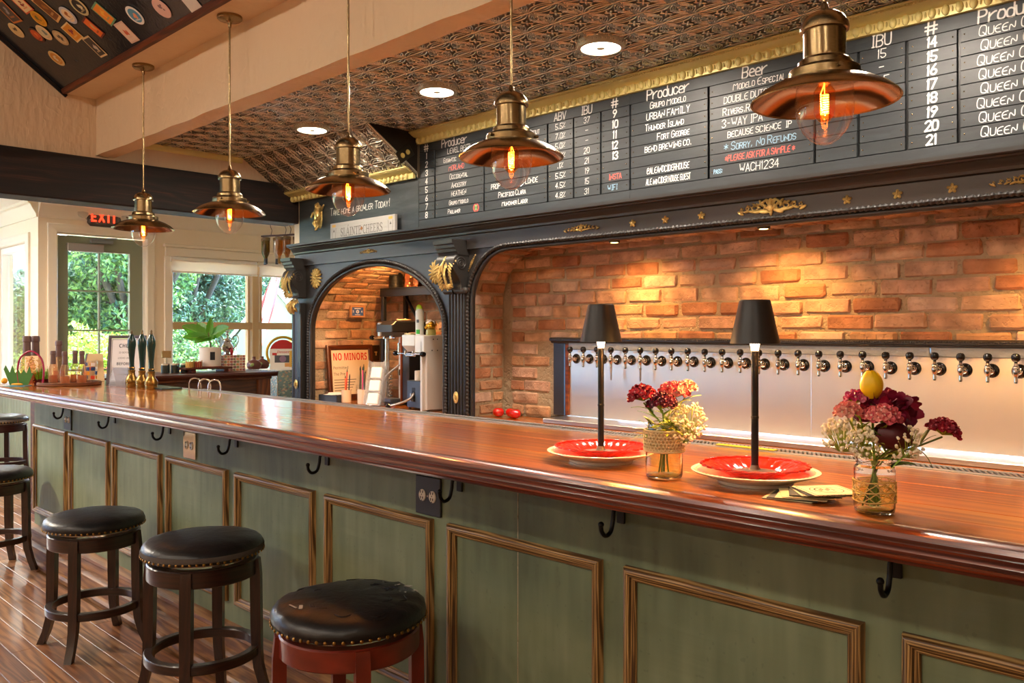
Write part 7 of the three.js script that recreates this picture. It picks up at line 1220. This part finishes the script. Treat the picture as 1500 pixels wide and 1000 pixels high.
  // beadboard under the windows
  const bead = struct('wainscot', span(-11, -8.9, 0, 0.72, -2.6, -2.588), std({ color: C(0x8a9880), roughness: 0.5 })); struct('wainscot_cap', cspan(-11, -8.9, 0.72, 0.745, -2.6, -2.57, 0.004), M.trim, bead);
  for (let i = 0; i < 20; i++) struct('bead_board', cspan(-10.9 + i * 0.1, -10.9 + i * 0.1 + 0.094, 0.08, 0.72, -2.589, -2.582, 0.004), std({ color: C(0x8a9880), roughness: 0.5 }), bead);
  const ex = thing('exit_sign', 'dark exit sign with red letters and two round lamps above the door', 'sign', [-8.885, 2.545, -3.2], Math.PI / 2);
  const dk = plain(0x5a5248, 0.5); part(ex, 'housing', [cbox(0.32, 0.19, 0.05, 0.03), cbox(0.36, 0.1, 0.045, 0.03)], dk);
  part(ex, 'exit_letters', [[[-0.13, 0], 'E'], [[-0.06, 0], 'X'], [[0.015, 0], 'I'], [[0.06, 0], 'T']].flatMap(([[x], c]) => ({ E: [[0, 0, 0.014, 0.1], [0, 0, 0.05, 0.016], [0, 0.042, 0.044, 0.016], [0, 0.084, 0.05, 0.016]], I: [[0.01, 0, 0.016, 0.1]], T: [[0.02, 0, 0.016, 0.1], [0, 0.084, 0.056, 0.016]], X: [] }[c].map(([a, b, w, h]) => box(w, h, 0.004, x + a + w / 2, b + h / 2 - 0.05, 0.027)).concat(c === 'X' ? [at(box(0.016, 0.112, 0.004), x + 0.028, 0, 0.027, 0, 0, 0.47), at(box(0.016, 0.112, 0.004), x + 0.028, 0, 0.027, 0, 0, -0.47)] : []))), std({ color: C(0xff3a20), emissive: C(0xff3018), emissiveIntensity: 1.4, roughness: 0.5 }), 'red letters');
  for (const s of [-1, 1]) part(ex, 'lamp_head', at(lathe([[0, -0.03], [0.03, -0.03], [0.05, 0.0], [0.052, 0.02], [0.046, 0.024], [0, 0.028]], 28), s * 0.21, 0.03, 0.01, Math.PI / 2), plain(0xcfc6b4, 0.5));
}
// ------------------------------------------------------------------ stickers on the sloping navy ceiling
{
  const k = 0.753, a = Math.atan(k), S = [[-5.252, 0.505, 'r', 0.11, 0.14, 'orange and grey rectangular label at the left edge of the navy ceiling', ['#c87830', '#5a5048', '#a0a0a8']], [-5.045, 0.491, 'r', 0.11, 0.11, 'orange and red square label near the top of the navy ceiling', ['#d86030', '#e8d0a0', '#8a2a20']], [-5.037, 0.39, 'c', 0.1, 0.1, 'round yellow coaster on the navy ceiling', ['#d8a020', '#c88818', '#6a6420']], [-4.874, 0.405, 'r', 0.085, 0.16, 'long tan label with a dark picture on the navy ceiling', ['#d8b070', '#7a4820', '#a06a30']], [-4.75, 0.32, 'c', 0.105, 0.105, 'round blue-rimmed cream coaster with a tan picture', ['#b8bcc8', '#e8d0a8', '#a06028']], [-4.584, 0.322, 'c', 0.11, 0.11, 'round black and cream coaster cut by the top of the picture', ['#c8c090', '#23252a', '#d8d0b0']], [-4.45, 0.232, 'r', 0.09, 0.12, 'green rectangular label with an orange figure', ['#6a9a78', '#e89030', '#f0b848']], [-5.368, 0.414, 'c', 0.1, 0.1, 'plain cream round coaster lowest at the left', ['#d8bc88', '#d0b480', '#4a3a28']], [-5.222, 0.335, 'c', 0.1, 0.1, 'round brown coaster with an orange middle', ['#4a2c20', '#c85a28', '#e07a38']], [-5.123, 0.324, 'c', 0.1, 0.1, 'round cream coaster overlapping the brown and orange one', ['#e0c898', '#c8c0a0', '#6a7a78']], [-5.026, 0.257, 'c', 0.1, 0.1, 'round tan coaster with a dark bird shape', ['#b89c70', '#c8b088', '#4a4438']], [-4.87, 0.246, 'r', 0.105, 0.105, 'square cream label with bright mixed colours', ['#e0c890', '#d89028', '#8a3038']], [-4.646, 0.208, 'r', 0.07, 0.12, 'dark red label with orange lettering', ['#6a2c22', '#e07028', '#d0b078']], [-4.806, 0.13, 'r', 0.085, 0.13, 'cream-edged dark label with a white mug picture', ['#d8c090', '#3a3430', '#c8c0b4']], [-5.277, 0.185, 'c', 0.105, 0.105, 'round orange-ringed cream coaster set lowest on the navy ceiling', ['#d8bc80', '#c88a30', '#d8d0b8']], [-4.222, 0.15, 'c', 0.105, 0.105, 'round blue coaster with a white rim', ['#e8e8e8', '#4a90b8', '#e89a70']], [-4.416, 0.106, 'r', 0.095, 0.12, 'pale pink label with a small bottle picture', ['#d8b8a4', '#e4ccba', '#c85a38']], [-3.982, 0.113, 'c', 0.105, 0.105, 'round pale pink coaster near the right edge of the navy ceiling', ['#e0b8b0', '#e0bcb4', '#8a6a70']], [-3.746, 0.07, 'r', 0.1, 0.1, 'plain white square label farthest right on the navy ceiling', ['#dcd8d4', '#dcd8d4', '#dcd8d4']]];
  S.forEach(([x, s, kind, w, h, label, c], i) => {
    const t = canvasTex(128, 128, (q) => { const r = rng(i * 7 + 1); q.fillStyle = c[0]; q.fillRect(0, 0, 128, 128); q.fillStyle = c[1]; if (kind === 'c') { q.beginPath(); q.arc(64, 64, 48, 0, TAU); q.fill(); } else q.fillRect(10, 10, 108, 108); q.fillStyle = c[2]; for (let n = 0; n < 4; n++) { q.beginPath(); q.ellipse(64 + (r() - 0.5) * 34, 64 + (r() - 0.5) * 34, 6 + r() * 14, 5 + r() * 9, r() * 3, 0, TAU); q.fill(); } q.fillStyle = c[0]; for (let n = 0; n < 5; n++) q.fillRect(36 + n * 11, 88, 6, 10); });
    const g = kind === 'c' ? lathe([[0, 0.0015], [w / 2 - 0.001, 0.0015], [w / 2, 0.0005], [w / 2, 0], [0, 0]], 36).rotateX(Math.PI / 2) : cbox(w, h, 0.0018, 0.0005);
    const p = g.attributes.position.array, u = g.attributes.uv.array; for (let n = 0; n < p.length / 3; n++) { u[n * 2] = p[n * 3] / w + 0.5; u[n * 2 + 1] = p[n * 3 + 1] / h + 0.5; }
    const m = solo('beer_coaster', label, 'coaster', g, std({ map: t, roughness: 0.6 }), [0, 0, 0], 0, 'coasters stuck on the navy ceiling');
    // lies on the underside: its face looks down and forward
    const up = V(0, Math.sin(a), Math.cos(a)), nrm = V(0, -Math.cos(a), Math.sin(a)), rx = new THREE.Vector3().crossVectors(up, nrm);
    const P = V(x, 2.865, -1.787).addScaledVector(up, s).addScaledVector(nrm, 0.0022 + (i === 9 ? 0.002 : 0));
    m.quaternion.setFromRotationMatrix(new THREE.Matrix4().makeBasis(rx, up, nrm)); m.position.copy(P); m.rotateZ((i * 0.7) % 0.3 - 0.15);
  });
}
// ------------------------------------------------------------------ outdoors
{
  struct('ground', uvm(span(-120, -9.2, -0.5, -0.25, -60, 60)), plain(0x8c9468, 0.95));
  struct('ground_patio', uvm(span(-16, -9.05, -0.25, -0.1, -14, 14)), plain(0xb8aca0, 0.9));
  const leafQ = (() => { const g = new THREE.BufferGeometry(); g.setAttribute('position', new THREE.Float32BufferAttribute([-0.5, 0, 0, 0, 0.25, 0.18, 0.5, 0, 0, -0.5, 0, 0, 0.5, 0, 0, 0, -0.25, 0.18], 3)); g.computeVertexNormals(); return g; })();
  const foliage = (t, name, n, shapeF, size, cols, seed) => {
    const r = rng(seed), m = new THREE.InstancedMesh(leafQ, phy({ color: C(0xffffff), roughness: 0.6, side: THREE.DoubleSide, transmission: 0.4, thickness: 0 }), n), q = new THREE.Quaternion(), c = new THREE.Color();
    for (let i = 0; i < n; i++) { const p = shapeF(r); q.setFromEuler(new THREE.Euler(r() * 6, r() * 6, r() * 6)); const s = size * (0.6 + r() * 0.8); m.setMatrixAt(i, new THREE.Matrix4().compose(p, q, V(s, s, s))); c.set(cols[Math.floor(r() * cols.length)]); m.setColorAt(i, c); }
    m.name = name; m.userData.kind = 'stuff'; t.add(m);
  };
  const clumps = (R, H, n, seed, y0) => { const r = rng(seed), cs = Array.from({ length: n }, () => { const a = r() * TAU, b = Math.sqrt(r()); return [Math.cos(a) * b * R * 0.8, y0 + H * (0.1 + 0.8 * r()), Math.sin(a) * b * R * 0.8, R * (0.25 + r() * 0.28)]; }); return (q) => { const c = cs[Math.floor(q() * n)], u = q() * TAU, w = Math.acos(2 * q() - 1), d = c[3] * Math.cbrt(0.35 + 0.65 * q()); return V(c[0] + Math.sin(w) * Math.cos(u) * d, c[1] + Math.cos(w) * d * 0.75, c[2] + Math.sin(w) * Math.sin(u) * d); }; };
  const bark = plain(0x4a3c30, 0.9);
  const tree = (l, x, z, R, H, y0, n, size, cols, seed) => { const t = thing('tree', l, 'tree', [x, -0.25, z], 0, 'trees outside the windows'); const r = rng(seed), tr = [tube([[0, 0, 0], [0.1, y0 * 0.6, 0.05], [0, y0 + H * 0.4, 0]], 0.2, 10, 7)]; for (let i = 0; i < 6; i++) { const a = i * 1.05 + r(); tr.push(tube([[0, y0 * 0.7 + i * 0.15, 0], [Math.cos(a) * R * 0.3, y0 + H * 0.25, Math.sin(a) * R * 0.3], [Math.cos(a) * R * 0.7, y0 + H * 0.55, Math.sin(a) * R * 0.7]], 0.08, 8, 6)); } part(t, 'trunk', tr, bark); foliage(t, 'foliage', n, clumps(R, H, 34, seed, y0), size, cols, seed + 1); };
  const shrub = (l, x, z, R, H, n, cols, seed, size = 0.08) => { const t = thing('shrub', l, 'shrub', [x, -0.25, z], 0, 'shrubs outside the windows'); foliage(t, 'foliage', n, clumps(R, H, 14, seed, 0.1), size, cols, seed); part(t, 'stem', [0, 1, 2].map((i) => rod([0, 0, 0], [Math.cos(i * 2.1) * R * 0.4, H * 0.5, Math.sin(i * 2.1) * R * 0.4], 0.02, 6)), bark); };
  const G1 = [0x4c7030, 0x648838, 0x86a848, 0x3c5828, 0x9cb860], G2 = [0x40603a, 0x54764a, 0x6a8a5c, 0x304a30, 0x84a070], G3 = [0xb8c83c, 0xd0d850, 0x98b038, 0x88a030], OR = [0xe09048, 0xe8b060, 0xd86838, 0xc8a050], WH = [0xc8ccb0, 0x8a9a70, 0xd8d8c8, 0x7a8a60];
  tree('bright green tree filling the upper panes of the glazed door', -21, -8.3, 1.7, 3.9, 1.0, 24000, 0.13, G1, 3);
  tree('mid green tree at the left edge of the door panes', -23, -7.0, 1.5, 2.4, 0.6, 14000, 0.13, G1, 5);
  tree('tall shady tree behind the left half of the wide window', -22, -9.9, 2.0, 5.5, 0.9, 30000, 0.13, G2, 7);
  tree('dark leafy tree in the middle of the wide window', -25, -12.4, 2.4, 6, 1.0, 30000, 0.14, G2, 9);
  tree('shady tree behind the striped flag', -27, -15.4, 2.6, 6.5, 1.2, 28000, 0.15, G2, 11);
  tree('green tree far behind the door and window', -34, -14, 4.5, 7, 1.0, 30000, 0.22, G2, 13);
  tree('leafy tree on the left beyond the bay window', -30, -8.0, 3.0, 2.2, 0.2, 14000, 0.17, G1, 15);
  shrub('bright lime green rounded shrub low behind the door glass', -14.5, -4.75, 0.75, 0.9, 3520, G3, 21);
  shrub('yellow-green shrub halfway up the door panes', -18, -6.4, 1.2, 1.6, 4840, G3, 23, 0.09);
  shrub('orange and yellow flowering shrub low at the right of the door', -14.2, -5.55, 0.8, 0.9, 3300, OR, 25);
  shrub('pale flowering bush under the wide window panes', -13.5, -7.0, 1.0, 1.1, 3960, WH, 27);
  shrub('orange flowering bush behind the silver urn', -13.0, -8.0, 0.9, 0.85, 3740, OR, 29);
  shrub('yellow-green bush at the lower right of the wide window', -14.5, -10.5, 1.5, 1.75, 5280, G3, 31, 0.1);
  shrub('lime green hedge outside the bay window', -22, -6.3, 1.4, 1.5, 4840, G3, 33, 0.1);
  shrub('dark green bush behind the door panes', -17, -7.6, 1.1, 1.5, 4400, G1, 35, 0.09);
  // wooded hill far off
  const hill = struct('hills', sheet(60, 16, (u, v) => { const x = -150 - v * 160, z = 130 - u * 330, y = -2 + Math.pow(v, 0.8) * (24 + 14 * vnoise(u * 7, v * 2, 99, 99, 4)) * (0.75 + 0.25 * Math.sin(u * 9)); return [x, y, z]; }), plain(0x5c7458, 0.95));
  foliage(hill, 'hill_woods', 14000, (r) => { const u = r(), v = r(), x = -150 - v * 160, z = 130 - u * 330; return V(x, 1 + Math.pow(v, 0.8) * (24 + 14 * vnoise(u * 7, v * 2, 99, 99, 4)) * (0.75 + 0.25 * Math.sin(u * 9)), z); }, 4.2, [0x6a8060, 0x7c9070, 0x98a880, 0x5c7468], 41);
  // parked car, flag, garden house
  const car = thing('car', 'white parked car seen low through the bay window', 'car', [-26.5, -0.25, -8.0], 0.25);
  const cs = new THREE.Shape(); cs.moveTo(-2.2, 0.35); cs.lineTo(-2.2, 0.8); cs.bezierCurveTo(-1.6, 0.95, -1.3, 0.95, -1.1, 1.0); cs.bezierCurveTo(-0.7, 1.4, -0.4, 1.48, 0.2, 1.48); cs.bezierCurveTo(1.1, 1.48, 1.5, 1.2, 1.8, 1.02); cs.lineTo(2.2, 0.95); cs.lineTo(2.25, 0.35); cs.closePath();
  part(car, 'car_body', crease(extr(cs, 1.6, { bevel: 0.08, seg: 3 }).translate(0, 0, -0.8), 0.6), plain(0xf0f0f0, 0.2)); const ws = [[-0.95, 1.02], [-0.5, 1.38], [0.2, 1.4], [0.2, 1.02]], w2 = [[0.3, 1.02], [0.3, 1.4], [1.0, 1.34], [1.5, 1.06]]; part(car, 'window_glass', [...[ws, w2].flatMap((s) => [extr(s, 0.02).translate(0, 0, 0.87), extr(s, 0.02).translate(0, 0, -0.89)])], plain(0x20282c, 0.1)); for (const x of [-1.4, 1.4]) for (const z of [-0.78, 0.78]) part(car, 'wheel', lathe([[0, -0.1], [0.3, -0.1], [0.33, -0.06], [0.33, 0.06], [0.3, 0.1], [0, 0.1]], 28).rotateX(Math.PI / 2).translate(x, 0.33, z), M.plastic);
  const flg = thing('striped_flag', 'red and white striped flag hanging slanted outside the wide window', 'flag', [-10.6, 1.95, -6.14], 0.75);
  const fl = (a, b) => sheet(6, 16, (u, v) => { const w = mix(a, b, u); return [-0.06 - v * 0.42 + w * (0.12 + v * 0.12), 0.25 - v * 1.15, 0.05 * Math.sin(w * 9 + v * 5)]; });
  for (let i = 0; i < 7; i++) part(flg, 'stripe', fl(i / 7, (i + 1) / 7), phy({ color: C(i % 3 === 0 ? 0xd84840 : 0xf6f0f0), roughness: 0.8, side: THREE.DoubleSide, transmission: 0.4, thickness: 0 })); part(flg, 'flag_pole', rod([-0.2, 0.25, 0], [1.15, 0.5, 1.14], 0.014, 8), M.white);
  const hs = thing('garden_house', 'grey-green gabled house end outside the wide window', 'house', [-20, 0.4, -11.75], 0.9); hs.scale.setScalar(0.5);
  part(hs, 'gable_wall', extr([[-1.8, 0], [1.8, 0], [1.8, 1.8], [0, 4.0], [-1.8, 1.8]], 3), plain(0xa8b098, 0.8)); part(hs, 'roof', [at(cbox(3.1, 0.1, 3.5, 0.02), -1.05, 2.95, 1.5, 0, 0, 0.885), at(cbox(3.1, 0.1, 3.5, 0.02), 1.05, 2.95, 1.5, 0, 0, -0.885)], plain(0x7c8070, 0.8)); part(hs, 'roof_trim', [at(cbox(3.15, 0.16, 0.06, 0.01), -1.05, 2.93, 3.28, 0, 0, 0.885), at(cbox(3.15, 0.16, 0.06, 0.01), 1.05, 2.93, 3.28, 0, 0, -0.885)], M.white);
}
// ------------------------------------------------------------------ shadows and the picture
scene.traverse((o) => { if (o.isMesh) { o.castShadow = true; o.receiveShadow = true; } if (o.isLight && o.shadow) o.castShadow = !o.isRectAreaLight; });
renderer.render(scene, camera);
